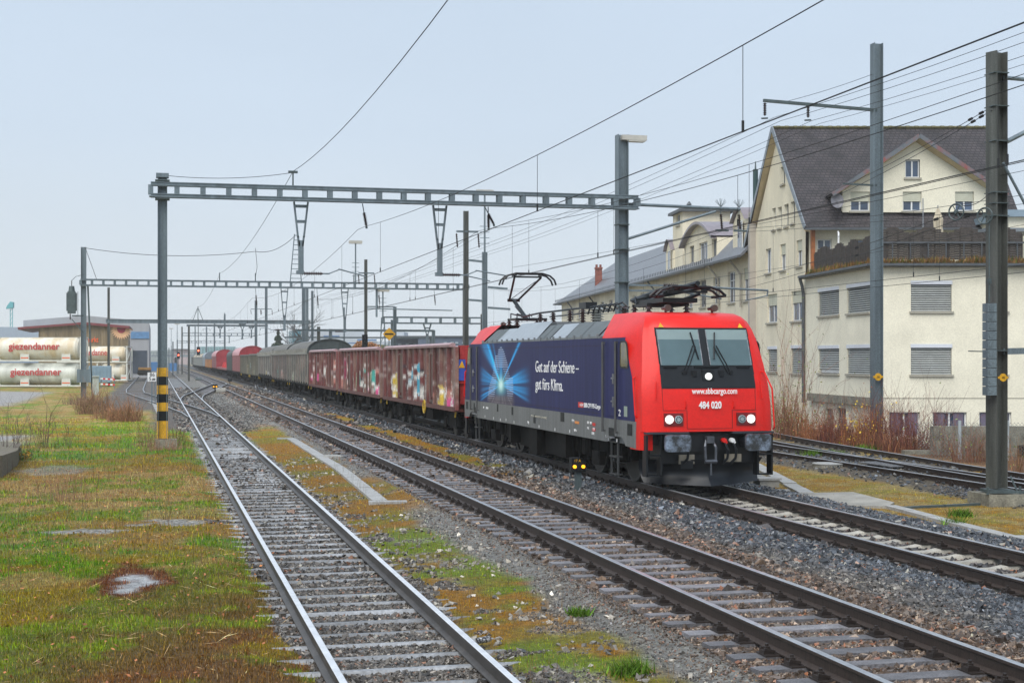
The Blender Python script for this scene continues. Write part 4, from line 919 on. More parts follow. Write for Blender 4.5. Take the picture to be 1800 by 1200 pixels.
    seamp([(-1.03, 2.13), (-1.02, 1.66), (-.5, 1.66), (-.5, 1.28), (.5, 1.28), (.5, 1.66), (1.02, 1.66), (1.03, 2.13)]); m.build('panel_seam', seam, loco, local=True)
    for x in (-.53, .53):
        m = MB(); m.path([(x, (fy(1.7) - .005) * s, 1.7), (x, (fy(1.75) - .04) * s, 1.73), (x, (fy(1.85) - .04) * s, 1.84), (x, (fy(1.88) - .005) * s, 1.87)], .012, 5); m.build('handle', red, loco, local=True)
    # ledge, buffer beam
    for xa, xb in ((-1.40, -.48), (.48, 1.40)):
        m = MB(); m.box(xa, xb, *sorted((-9.02 * s, -8.6 * s)), 1.175, 1.215); m.build('ledge', mat('ledge_rubber', (.03, .035, .045), .4), loco, local=True)
    m = MB(); m.box(-1.06, 1.06, *sorted((-8.78 * s, -8.2 * s)), .55, 1.18); m.box(-.45, .45, *sorted((-8.85 * s, -8.7 * s)), .8, 1.15)
    m.build('buffer_beam', blk, loco, local=True)
    m = MB()
    for sx in (-1, 1): m.path([(sx * .06, -8.9 * s, 1.04), (sx * .12, -8.98 * s, .9), (sx * .11, -9.0 * s, .62)], .028, 6)
    m.tube((-.13, -9.0 * s, .60), (.13, -9.0 * s, .60), .045, 8); m.tube((0, -9.0 * s, .6), (0, -9.02 * s, .32), .022, 6); m.box(-.08, .08, *sorted((-9.0 * s, -8.8 * s)), .98, 1.12)
    m.build('screw_coupling', mat('coupling_steel', (.10, .11, .13), .35, .5, .3, 8), loco, local=True)
    for x, mm in ((-.56, redp), (.32, redp), (.50, white)):
        m = MB(); m.disc((x, -8.92 * s, 1.03), .05, (0, 1, 0), .12, 8); m.bar((x - .04, -8.95 * s, 1.03), (x + .06, -8.95 * s, .98), .05); tp = m.build('brake_tap', mm, loco, local=True)
        m = MB(); m.path([(x, -8.95 * s, 1.0), (x + .07, -9.0 * s, .82), (x + .06, -8.97 * s, .66), (x - .02, -8.9 * s, .55)], .028, 6); m.build('brake_hose', blk, tp, local=True)
    m = MB(); m.box(-.66, -.32, *sorted((-8.9 * s, -8.85 * s)), .55, .74, 0); m.box(-.62, -.36, *sorted((-8.93 * s, -8.9 * s)), .45, .62, 1); m.build('cable_bracket', [mat('beige_bracket', (.22, .20, .16), .6), blk], loco, local=True); m = MB(); m.box(.36, .72, *sorted((-8.9 * s, -8.85 * s)), .58, .74, 0); m.build('cable_bracket', [mat('beige_bracket', (.22, .20, .16), .6), blk], loco, local=True)
    # snow plough: two curved blades
    m = MB(); nx_ = 8; nz = 5; vs = []
    for side in (-1, 1):
        g0 = len(vs)
        for i in range(nx_ + 1):
            t = i / nx_
            for j in range(nz + 1):
                u = j / nz; x = side * (t * (1.28 + .1 * u)); y = -9.02 + .55 * t ** 1.3 + .16 * math.sin(u * math.pi); vs.append((x, y * s, .14 + .5 * u - .05 * (1 - t) * (1 - u)))
        for i in range(nx_):
            for j in range(nz): a = g0 + i * (nz + 1) + j; m.f.append((a, a + 1, a + nz + 2, a + nz + 1)); m.m.append(0)
    m.v = vs; m.build('snow_plough', mat('snow_plough_paint', (.010, .013, .018), .35, .0, .3, 3, spec=.35), loco, local=True, smooth=True, recalc=False)
    # roof horn
    for x in (-.45, .62):
        m = MB(); m.disc((x, -7.62 * s, 3.82), .075, (0, 1, 0), .10, 12); m.tube((x, -7.5 * s, 3.82), (x, -7.3 * s, 3.82), .035, 8); m.bar((x, -7.5 * s, 3.82), (x, -7.5 * s, 3.7), .04); m.build('horn', mat('horn_metal', (.10, .07, .06), .4, .4), loco, local=True)
cab(1); cab(-1)
# lettering on the nose
text('nose_text', 'www.sbbcargo.com', .17, (.10, -8.957, 2.0), (1, 0, 0), (0, 0, 1), whiteL, loco, width=1.0, local=True, align='CENTER', bold=.003)
text('nose_text', '484 020', .2, (0, -8.965, 1.79 - .09), (1, 0, 0), (0, 0, 1), whiteL, loco, width=.50, local=True, align='CENTER', bold=.006)
# side walls
HB = 8.05
for sx in (-1, 1):
    m = MB(); xo = sx * 1.496; xi = sx * 1.40
    m.prism([(-8.52, 1.42), (-8.5, 1.75), (-8.33, 2.3), (-7.86, 3.18), (7.86, 3.18), (8.33, 2.3), (8.5, 1.75), (8.52, 1.42)], 'x', xi, xo); m.build('side_wall', blue, loco, local=True)
    m = MB(); P = [(-8.58, 1.42), (8.58, 1.42), (8.58, .86), (7.9, .88), (7.75, 1.0), (7.6, 1.05), (7.0, 1.05), (6.8, .92), (6.5, .9), (-6.5, .9), (-6.8, .92), (-7.0, 1.05), (-7.6, 1.05), (-7.75, 1.0), (-7.9, .88), (-8.58, .86)]
    m.prism(P, 'x', xi, xo - sx * .002); m.build('side_skirt', grey, loco, local=True)
    # roof slope panels
    pn = [(-5.75, -4.4, 0), (-4.35, -3.1, 0), (-3.05, -1.7, 1), (-1.6, -1.0, 0), (-.95, -.35, 0), (-.3, 3.0, 1), (3.05, 4.2, 1), (4.25, 4.9, 0), (4.95, 5.75, 0)]
    for i, (a, b_, k) in enumerate(pn):
        m = MB(); t = .72 if (k and b_ - a > 2) else .60
        m.mesh([(sx * 1.46, a, 3.22), (sx * 1.46, b_, 3.22), (sx * (1.46 - .46 * t / .6 * .85), b_, 3.0 + t), (sx * (1.46 - .46 * t / .6 * .85), a, 3.0 + t)], [(0, 1, 2, 3)]); m.build('roof_panel', roofl if k else mat('roof_grille', (.10, .115, .12), .5, 0, .2, 3), loco, local=True)
    m = MB(); m.box(*sorted((sx * 1.44, sx * 1.49)), -6.1, 6.1, 3.185, 3.235)
    for k in range(20): y = -5.9 + k * .62; m.box(*sorted((sx * 1.47, sx * 1.505)), y, y + .1, 3.19, 3.28)
    m.build('gutter_rail', roofg, loco, local=True)
m = MB(); m.box(-1.4, 1.4, -7.5, 7.5, .9, 3.2); m.prism([(-1.44, 3.2), (1.44, 3.2), (1.05, 3.58), (-1.05, 3.58)], 'y', -6.0, 6.0); m.box(-.9, .9, -.4, 3.1, 3.5, 3.70); m.build('body', roofg, loco, local=True)
# doors, hand rails, windows on both sides and both ends
for sx in (-1, 1):
    for s in (-1, 1):
        ya, yb = sorted((s * -6.62, s * -7.32)); m = MB(); m.box(*sorted((sx * 1.498, sx * 1.506)), ya, yb, 1.48, 3.10); d = m.build('door', blue, loco, local=True)
        for z in (1.80, 2.30):
            m = MB(); m.bar((sx * 1.52, s * -7.0, z), (sx * 1.54, s * -7.16, z + .01), .03); m.bar((sx * 1.53, s * -7.16, z - .12), (sx * 1.53, s * -7.16, z + .1), .035); m.build('handle', steel, d, local=True)
        for y in (-6.48, -7.40):
            m = MB(); m.tube((sx * 1.56, s * y, 1.12), (sx * 1.56, s * y, 3.10), .026, 7); m.bar((sx * 1.5, s * y, 1.14), (sx * 1.57, s * y, 1.14), .03); m.bar((sx * 1.5, s * y, 3.08), (sx * 1.57, s * y, 3.08), .03); m.build('handrail', mat('handrail_steel', (.10, .10, .10), .4, .4), loco, local=True)
        m = MB(); P = [(s * -7.60, 2.52), (s * -8.08, 2.52), (s * -8.14, 2.60), (s * -8.02, 3.05), (s * -7.92, 3.11), (s * -7.60, 3.11), (s * -7.54, 3.05), (s * -7.54, 2.58)]
        m.prism(P, 'x', sx * 1.49, sx * 1.506); wf = m.build('side_window', blk, loco, local=True)
        m = MB(); P = [(s * -7.63, 2.56), (s * -8.05, 2.56), (s * -8.09, 2.62), (s * -7.98, 3.03), (s * -7.9, 3.07), (s * -7.63, 3.07), (s * -7.58, 3.02), (s * -7.58, 2.61)]
        m.prism(P, 'x', sx * 1.505, sx * 1.509); m.build('pane', mat('olive_side_glass', (.10, .075, .006), .08, 0, .7, 5, spec=1), wf, local=True)
        m = MB(); ya, yb = sorted((s * -6.75, s * -7.15)); m.box(*sorted((sx * 1.45, sx * 1.501)), ya, yb, 1.02, 1.22, 0); m.box(*sorted((sx * 1.49, sx * 1.57)), ya - .03, yb + .03, 1.0, 1.03, 1); m.build('step_recess', [black, steel], loco, local=True)
        m = MB(); xa = sx * 1.42
        for y in (-6.72, -7.18): m.bar((xa, s * y, .98), (xa, s * y, .18), .035, .05)
        for z in (.20, .58, .9): m.box(*sorted((sx * 1.32, sx * 1.47)), *sorted((s * -6.70, s * -7.20)), z, z + .03)
        m.build('ladder', mat('ladder_steel', (.08, .085, .09), .4, .4), loco, local=True)
        m = MB(); ya, yb = sorted((s * -8.05, s * -8.35)); m.box(*sorted((sx * 1.495, sx * 1.503)), ya, yb, 1.12, 1.36, 0); m.build('socket_cover', black, loco, local=True)
for px, py, w_, h_ in ((989, 728, .32, .26), (940, 736, .2, .2), (901, 722, .16, .2), (875, 716, .14, .2), (834, 714, .12, .16)):
    m = MB(); y, z = ly(px), lz(px, py) ; z = min(max(z, 1.0), 1.3); m.box(-1.503, -1.47, y - w_ / 2, y + w_ / 2, z - .11, z + .11); m.build('recess_cover', black, loco, local=True)
def stext(n, s_, x0, x1, z, size, mm=whiteL, par=None, bold=0):
    return text(n, s_, size, (-1.500, ly(x0), z), (0, -1, 0), (0, 0, 1), mm, par or loco, width=ly(x0) - ly(x1), local=True, bold=bold)
stext('slogan', 'Gut auf der Schiene –', 942, 1018, 2.38, .42)
stext('slogan', 'gut fürs Klima.', 942, 990, 1.93, .42)
m = MB(); m.box(-1.501, -1.497, ly(1026), ly(1017), 1.585, 1.71); lg = m.build('railway_logo', redp, loco, local=True)
m = MB(); yc = (ly(1017) * .35 + ly(1026) * .65)
m.box(-1.504, -1.501, yc - .11, yc + .11, 1.642, 1.654); m.box(-1.504, -1.501, yc - .012, yc + .012, 1.605, 1.69)
for s_ in (-1, 1): m.bar((-1.503, yc + s_ * .13, 1.648), (-1.503, yc + s_ * .07, 1.675), .004, .012); m.bar((-1.503, yc + s_ * .13, 1.648), (-1.503, yc + s_ * .07, 1.621), .004, .012)
m.build('logo_arrows', whiteL, lg, local=True)
stext('company_text', 'SBB CFF FFS Cargo', 1027, 1056, 1.60, .145, bold=.002)
stext('number_text', '91 85 4484 020-1 CH-SBBC', 934, 962, 1.19, .075, mat('pale_lettering', (.45, .43, .36), .5))
stext('end_number', '2', 1088, 1091.5, 1.50, .2)
for i, (px, z, s_) in enumerate(((850, 1.22, 'RIV'), (855, 1.22, '[MRCE]'), (1006, 1.22, 'P 87 t'), (1033, 1.23, 'R+E'), (1038, 1.23, '160'), (1033, 1.10, 'P+E'), (1043, 1.10, '12,4'), (1041, 1.0, 'R 90t'), (1010, 1.0, '18,9 m'), (928, 1.0, 'I I I'), (1065, .98, 'F'))):
    text('data_text', s_, .085, (-1.500, ly(px), z), (0, -1, 0), (0, 0, 1), whiteL, loco, local=True)
m = MB(); m.box(-1.5, -1.497, ly(1018.5), ly(1011), 1.19, 1.25); m.build('data_label', mat('orange_label', (.7, .25, .05), .5), loco, local=True)
for z in (1.20, 1.08): m = MB(); m.box(-1.5, -1.497, ly(1047), ly(1042), z, z + .07); m.build('data_label', redp, loco, local=True)
m = MB(); m.box(-1.5, -1.497, ly(1104) + .03, ly(1097.5), 1.50, 1.72); m.build('data_plate', mat('green_plate', (.30, .36, .30), .5), loco, local=True)
for px, z in ((838, .98), (853, .95), (868, .94), (880, .93), (890, .96), (904, .93), (930, .98), (948, .93), (976, .93), (1002, .95), (1070, .93), (1085, .93)):
    m = MB(); m.box(-1.5, -1.497, ly(px) - .025, ly(px) + .025, z, z + .07); m.build('lift_mark', whiteL, loco, local=True)
m = MB(); m.bar((-1.498, ly(1062), 3.02), (-1.498, ly(843), 3.02), .004, .008); m.bar((-1.498, ly(1055), 1.50), (-1.498, ly(850), 1.50), .004, .008); m.build('panel_seam', seam, loco, local=True)
# the printed light burst
ya, yb = ly(936), ly(842); ny, nz = 230, 200
Yg, Zg = np.meshgrid(np.linspace(ya, yb, ny), np.linspace(1.425, 3.17, nz))
Dg = XS * ST + (Yg + YL) * CT; pxg = 900 + F * (XS * CT - (Yg + YL) * ST) / Dg; pyg = 630 - (Zg - CH) * F / Dg
dx, dy = pxg - 881, (pyg - 676); r = np.hypot(dx, dy) + 1e-3; an = np.degrees(np.arctan2(-dy, dx))
base_c = np.array((.018, .020, .092)); col_ = np.broadcast_to(base_c, Yg.shape + (3,)).copy()
I = np.zeros(Yg.shape)
for a0, wd_, ln, st_ in ((112, 5, 78, .9), (108, 2, 80, 1.), (66, 1.6, 85, 1.1), (101, 1.2, 70, .5), (150, 9, 40, .7), (166, 6, 42, .6), (140, 3, 40, .5), (20, 13, 42, .9), (8, 4, 46, .6), (32, 4, 36, .6), (-18, 7, 46, .8), (-30, 3, 50, .8), (-8, 4, 44, .6), (-150, 3, 45, .9), (-143, 2, 46, .8), (-165, 6, 36, .5), (90, 6, 50, .5), (178, 3, 36, .4)):
    da = (an - a0 + 180) % 360 - 180; I += st_ * np.exp(-(da / wd_) ** 2) * np.exp(-(r / ln) ** 3) * sst(3, 12, r)
hf = .75 + .5 * vn(an * 3 + r * .1, r * .15, 3.1)
I = I * hf * sst(937, 922, pxg) * sst(842, 851, pxg)
col_ = col_ + I[..., None] * 1.35 * np.array((.01, .36, .75)); col_ = col_ + (np.exp(-(dx / 9) ** 2 - (dy / 17) ** 2) * .9)[..., None] * np.array((.15, .55, .60)) + (np.exp(-(dx / 4) ** 2 - (dy / 10) ** 2) * .7)[..., None] * np.array((.9, .9, .55))
hwl = np.interp(pyg, [608, 611, 612, 622, 624, 640, 660, 680, 706], [0, 1.5, 4, 5, 9.5, 12, 15, 21, 24]); hwr = np.interp(pyg, [608, 612, 616, 640, 655, 662, 664, 690, 706], [0, 2.5, 5, 12, 14, 16, 21, 22, 18])
ins_ = (dx > -hwl) & (dx < hwr) & (pyg > 608) & (pyg < 705) & ~((np.abs(dx) < np.interp(pyg, [640, 660, 706], [2, 7, 13])) & (pyg > 648))
stp = (np.mod(Zg, .062) < .024)
col_ = np.where((ins_ & stp)[..., None], col_ * .25 + np.array((.45, .55, .75)) * .8, col_)
fl = sst(690, 700, pyg) * sst(26, 18, np.abs(dx + .0)) 
strk = vn(dx / (dy + 3) * 40, dy * .02, 1.3)[..., None]
col_ = col_ * (1 - fl[..., None] * .8) + fl[..., None] * .8 * (np.array((.06, .05, .07)) + strk * np.array((.16, .13, .12)))
V = np.stack([np.full(Yg.shape, -1.4985), Yg, Zg], -1).reshape(-1, 3); ix = np.arange(ny * nz).reshape(nz, ny)
Q = np.stack([ix[:-1, 1:], ix[:-1, :-1], ix[1:, :-1], ix[1:, 1:]], -1).reshape(-1, 4)
npmesh('printed_mural', V, Q, mat('mural_print', (1, 1, 1), .5, 0, .1, 2, attr='Col', spec=.22, streak=6), np.clip(col_, 0, 1).reshape(-1, 3), loco)
# running gear
def wheel(m, x, y, r=.62, mi=0):
    s_ = 1 if x > 0 else -1
    m.tube((x, y, r), (x + s_ * .13, y, r), r, 28, mi=mi); m.tube((x + s_ * .13, y, r), (x + s_ * .135, y, r), r - .07, 28, mi=1); m.tube((x + s_ * .12, y, r), (x + s_ * .22, y, r), .16, 12, mi=1)
whm = mat('wheel_steel', (.05, .048, .045), .4, .3, .4, 4, fine=.3); hubm = mat('wheel_disc_grime', (.025, .024, .022), .5, .1, .4, 6)
for s in (-1, 1):
    m = MB(); yc = s * 5.2
    for sx in (-1, 1):
        m.prism([(yc - 2.1, .55), (yc - 1.7, .75), (yc - .9, .72), (yc - .5, .5), (yc + .5, .5), (yc + .9, .72), (yc + 1.7, .75), (yc + 2.1, .55), (yc + 2.1, .9), (yc - 2.1, .9)], 'x', *sorted((sx * 1.0, sx * 1.16)))
        for y in (yc - 1.3, yc + 1.3): m.box(*sorted((sx * .98, sx * 1.24)), y - .2, y + .2, .45, .8); m.tube((sx * 1.2, y - .42, .5), (sx * 1.2, y - .42, .88), .1, 8); m.tube((sx * 1.2, y + .42, .5), (sx * 1.2, y + .42, .88), .1, 8)
        for k in range(5): m.path([(sx * 1.3, yc - 1.6 + k * .7, .95), (sx * 1.34, yc - 1.7 + k * .7, .5), (sx * 1.3, yc - 1.45 + k * .7, .32), (sx * 1.25, yc - 1.2 + k * .7, .5)], .018, 5)
        m.box(*sorted((sx * 1.18, sx * 1.34)), yc - .35, yc + .25, .3, .62)
        m.tube((sx * 1.3, yc - 2.2 * s, .9), (sx * 1.1, yc - 2.35 * s, .15), .025, 6)
    m.box(-.9, .9, yc - 1.9, yc + 1.9, .5, .85); bg_ = m.build('bogie', dirt, loco, local=True)
    for sx in (-1, 1):
        for y in (yc - 1.3, yc + 1.3): m = MB(); wheel(m, sx * .70, y); m.build('wheel', [whm, hubm], bg_, local=True)
for (a, b_, z0, z1, xo) in ((-2.9, -2.2, .28, .88, 1.38), (-2.1, -.3, .25, .88, 1.2), (-.25, .55, .18, .86, 1.42), (.7, 2.6, .3, .88, 1.15), (2.7, 3.0, .35, .88, 1.4)):
    m = MB(); m.box(-xo, xo, a, b_, z0, z1); m.build('equipment_box', dirt, loco, local=True)
# roof gear
ins2 = mat('pale_insulator', (.35, .37, .36), .3)
m = MB()
for y in (-1.9, -.9, .3, 2.0, 3.4): m.insul((-.35, y, 3.6), (-.35, y, 4.02), .10, 6, 1)
m.path([(-.35, 5.6, 4.0), (-.35, 3.4, 4.05), (-.35, -1.9, 4.05), (-.3, -3.0, 3.95)], .028, 6, 0); m.path([(.1, 4.0, 3.95), (.1, -2.0, 3.95)], .02, 5, 0)
m.insul((-.45, -2.55, 3.6), (-.45, -2.55, 4.02), .2, 6, 2); m.box(-.6, -.3, -2.0, -1.4, 4.0, 4.16, 0); m.insul((.3, -2.4, 3.6), (.3, -2.4, 4.05), .14, 6, 1)
for k in range(6): y = -2.7 - k * .42; m.path([(-.6, y + .5, 3.85), (-.62, y + .25, 4.0), (-.55, y - .05, 4.04), (-.45, y - .2, 3.92)], .022, 5, 0)
m.build('roof_insulators', [blk, insm, ins2], loco, local=True)
def panto(yb, fold):
    m = MB(); z0 = 3.84; s = -1 if fold else 1; k = MB()
    for sx in (-1, 1): k.bar((sx * .45, yb - .55, z0 + .1), (sx * .45, yb + .55, z0 + .1), .06)
    for y in (yb - .5, yb + .5): k.bar((-.5, y, z0 + .1), (.5, y, z0 + .1), .06)
    for sx in (-1, 1):
        for y in (yb - .5, yb + .5): k.insul((sx * .45, y, 3.55), (sx * .45, y, z0 + .08), .1, 4, 1)
    for i in range(4): k.path([(-.4 + i * .2, yb + .5, z0 + .15), (-.3 + i * .2, yb + .9, z0 + .3), (-.1 + i * .1, yb + .2, z0 + .2)], .02, 4)
    k.build('pantograph_base', [blk, insm], loco, local=True)
    if fold:
        a, b_ = (0, yb - .2, z0 + .16), (0, yb + 1.7, z0 + .25)
        m.tube(a, b_, .07, 8); 
        for sx in (-1, 1): m.tube((sx * .12, yb + 1.7, z0 + .28), (sx * .42, yb - 1.75, z0 + .44), .04, 6); m.tube((sx * .3, yb + .6, z0 + .1), (sx * .4, yb - 1.4, z0 + .3), .04, 6)
        hy, hz = yb - 1.75, z0 + .30; m.box(-.40, .40, yb - 1.3, yb + .3, z0 + .12, z0 + .22)
        m.tube((.1, yb + 1.5, z0 + .30), (.1, yb - 2.1, z0 + .50), .06, 7); m.tube((-.25, yb + 1.2, z0 + .25), (-.2, yb - 1.9, z0 + .42), .05, 7)
    else:
        kn = (0, yb + 1.75, 4.60); m.tube((0, yb + .0, z0 + .1), kn, .06, 8); m.tube((-.2, kn[1], kn[2]), (.2, kn[1], kn[2]), .05, 8); hy, hz = yb - .05, 5.22
        for sx in (-1, 1): m.tube((sx * .14, kn[1], kn[2]), (sx * .42, hy, hz), .035, 7)
        m.tube((0, yb + .3, z0 + .15), (.02, kn[1] - .1, kn[2] - .2), .015, 5); m.tube((-.14, kn[1], kn[2]), (.3, hy + .2, hz - .1), .012, 4)
    ar = m.build('pantograph_arm', blk, loco, local=True)
    m = MB(); z = hz + .08; hk = .5 if fold else 1
    for dy in (-.2, .2): m.path([(-.86 * hk - .2 * (hk < 1), hy + dy, z - .30 * hk), (-.80, hy + dy, z - .14), (-.66, hy + dy, z - .02), (-.42, hy + dy, z + .05), (.42, hy + dy, z + .05), (.66, hy + dy, z - .02), (.80, hy + dy, z - .14), (.86 * hk + .2 * (hk < 1), hy + dy, z - .30 * hk)], .03, 6)
    for x in (-.42, .42): m.bar((x, hy - .22, z), (x, hy + .22, z), .05); 
    m.bar((-.45, hy, z - .05), (.45, hy, z - .05), .05); m.build('pantograph_head', blk, loco, local=True)
panto(6.3, False); panto(-5.9, True)
# ------------------------------------------------------------------ the wagons
def ylen(x0, x1): 
    """near side edge from photo columns x1 (near end) to x0 (far end), on the train's near side"""
    f_ = lambda px: (F * XS / (CT * (px - 275)) - XS * ST) / CT
    return f_(x1), f_(x0)
rust = mat('wagon_rust_red', (.10, .022, .020), .5, 0, .5, 1.2, col2=(.10, .035, .025), fine=.35, streak=6)
sheencap = mat('wagon_top_edge', (.42, .27, .28), .4, 0, .2, 1.5, fine=.2)  # pale pink: reflection off the wet edge put into its colour
ribm = mat('wagon_rib', (.20, .085, .085), .4, 0, .4, 2, fine=.3, streak=5)
brownp = mat('wagon_brown_panel', (.17, .10, .075), .5, 0, .5, 1.0, col2=(.10, .05, .045), fine=.35, streak=3)
oliveg = mat('wagon_olive_grey', (.11, .105, .09), .5, 0, .35, 1.2, fine=.3, streak=4)
ribg = mat('wagon_pale_rib', (.24, .24, .215), .45, 0, .3, 2, fine=.2)
roofpale = mat('wagon_roof_sheen', (.24, .255, .265), .35, 0, .2, 1)  # wet sheen put into the colour of the upper roof band
endgreen = mat('wagon_end_green', (.050, .065, .065), .5, 0, .3, 1.5, fine=.2)
yel = mat('wagon_yellow', (.6, .40, .03), .5)
def running(t, L, bog=True, r=.46, det=True):
    u = MB(); u.box(-1.2, 1.2, -L / 2, L / 2, .98, 1.15); u.box(-.3, .3, -L / 2 + .6, L / 2 - .6, .6, .98)
    for y in np.arange(-L / 2 + 2.6, L / 2 - 2.5, .9): u.box(-1.15, 1.15, y, y + .1, .82, .98)
    u.box(-1.1, -.6, -L * .12, -L * .03, .45, .9); u.tube((-1.0, L * .02, .68), (-1.0, L * .12, .68), .2, 10)
    u.build('underframe', dirt, t, local=True)
    ycs = (-L / 2 + 2.2, L / 2 - 2.2)
    for yc in ycs:
        b_ = MB(); offs = (-.9, .9) if bog else (0,)
        for sx in (-1, 1):
            if bog: b_.prism([(yc - 1.35, .42), (yc - .5, .35), (yc + .5, .35), (yc + 1.35, .42), (yc + 1.35, .66), (yc + .5, .80), (yc - .5, .80), (yc - 1.35, .66)], 'x', *sorted((sx * 1.0, sx * 1.12)))
            for o_ in offs:
                b_.box(*sorted((sx * .95, sx * 1.2)), yc + o_ - .16, yc + o_ + .16, .32, .66)
                for q in (-.27, .27): b_.tube((sx * 1.1, yc + o_ + q, .42), (sx * 1.1, yc + o_ + q, .74), .09, 7)
        b_.box(-.9, .9, yc - .25, yc + .25, .4, .8); bb = b_.build('bogie' if bog else 'axle_frame', dirt, t, local=True)
        for o_ in offs:
            for sx in ((-1, 1) if det else (-1,)):
                m = MB(); m.tube((sx * .69, yc + o_, r), (sx * .82, yc + o_, r), r, 20, mi=0); m.tube((sx * .82, yc + o_, r), (sx * .83, yc + o_, r), r - .06, 20, mi=1); m.tube((sx * .82, yc + o_, r), (sx * .92, yc + o_, r), .12, 8, mi=1); m.build('wheel', [whm, hubm], bb, local=True)
    if det:
        for s in (-1, 1):
            for sx in (-1, 1): m = MB(); m.tube((sx * .875, s * L / 2, 1.05), (sx * .875, s * (L / 2 + .5), 1.05), .09, 8); m.tube((sx * .875, s * (L / 2 + .5), 1.05), (sx * .875, s * (L / 2 + .56), 1.05), .22, 12); m.build('buffer', dirt, t, local=True)
            m = MB(); m.path([(-1.28, s * (L / 2 - .25), 1.25), (-1.36, s * (L / 2 - .35), 1.05), (-1.38, s * (L / 2 - .45), .75)], .03, 5); m.build('grab_rail', yel, t, local=True)
PAL = {'teal': C(.05, .42, .36), 'pink': C(.70, .10, .30), 'white': C(.70, .70, .66), 'cyan': C(.03, .42, .62), 'yell': C(.65, .48, .06), 'green': C(.35, .45, .22), 'maroon': C(.25, .02, .07), 'orange': C(.55, .18, .04), 'red': C(.45, .04, .05), 'brown': C(.17, .10, .075), 'salmon': C(.50, .22, .18)}
def graffiti(u, v, seed, spots, basec, rough=.5):
    """sprayed colour on a wall; u along 0..1 from the near end, v up 0..1"""
    R = np.random.default_rng(seed); n = fbm(u * 30 + seed * 7, v * 5 + seed, 3.0); n2 = fbm(u * 60 + seed, v * 9, 1.6)
    c = np.broadcast_to(basec, u.shape + (3,)) * (.35 + .9 * n)[..., None]
    c = mixc(c, C(.21, .13, .10), sst(.52, .66, fbm(u * 40, v * 3 + seed, 2.2)) * .8)
    for (uc, uw, v0, v1, col) in spots:
        e = (n2 - .5) * .35; uw = uw * .75 + .004; w_ = sst(uw + .012, uw, np.abs(u - uc) + e * .04) * sst(v0 - .03, v0 + .03, v + e * .4) * sst(v1 + .05, v1, v + e) * sst(.42, .48, n2)
        n5 = fbm(u * 45 + 3 * uc, v * 14, 1.0, 3); c = mixc(c, C(.75, .74, .70) if col != 'white' else C(.02, .02, .03), sst(.5, .8, w_)); c = mixc(c, PAL[col] * .9, sst(.75, .95, w_) * sst(.62, .56, n5))
    k = sst(.80, .84, vn(u * 170 + seed, v * 22, 1.0)) * (v < .8); c = mixc(c, C(.45, .40, .38), k * .5)
    return c
def colwall(name, t, L, x, z0, z1, fn, nu=220, nv=60, zx=None):
    U, Vv = np.meshgrid(np.linspace(0, 1, nu), np.linspace(0, 1, nv)); Yg = -L / 2 + U * L; Zg = z0 + Vv * (z1 - z0)
    V = np.stack([np.full(U.shape, x), Yg, Zg], -1).reshape(-1, 3); ix = np.arange(nu * nv).reshape(nv, nu)
    Q = np.stack([ix[:-1, :-1], ix[1:, :-1], ix[1:, 1:], ix[:-1, 1:]], -1).reshape(-1, 4)
    return npmesh(name, V, Q, mat('sprayed_steel', (1, 1, 1), .45, 0, .2, 3, attr='Col', fine=.25, bsc=20), np.clip(fn(U, Vv), .004, .9).reshape(-1, 3), t)
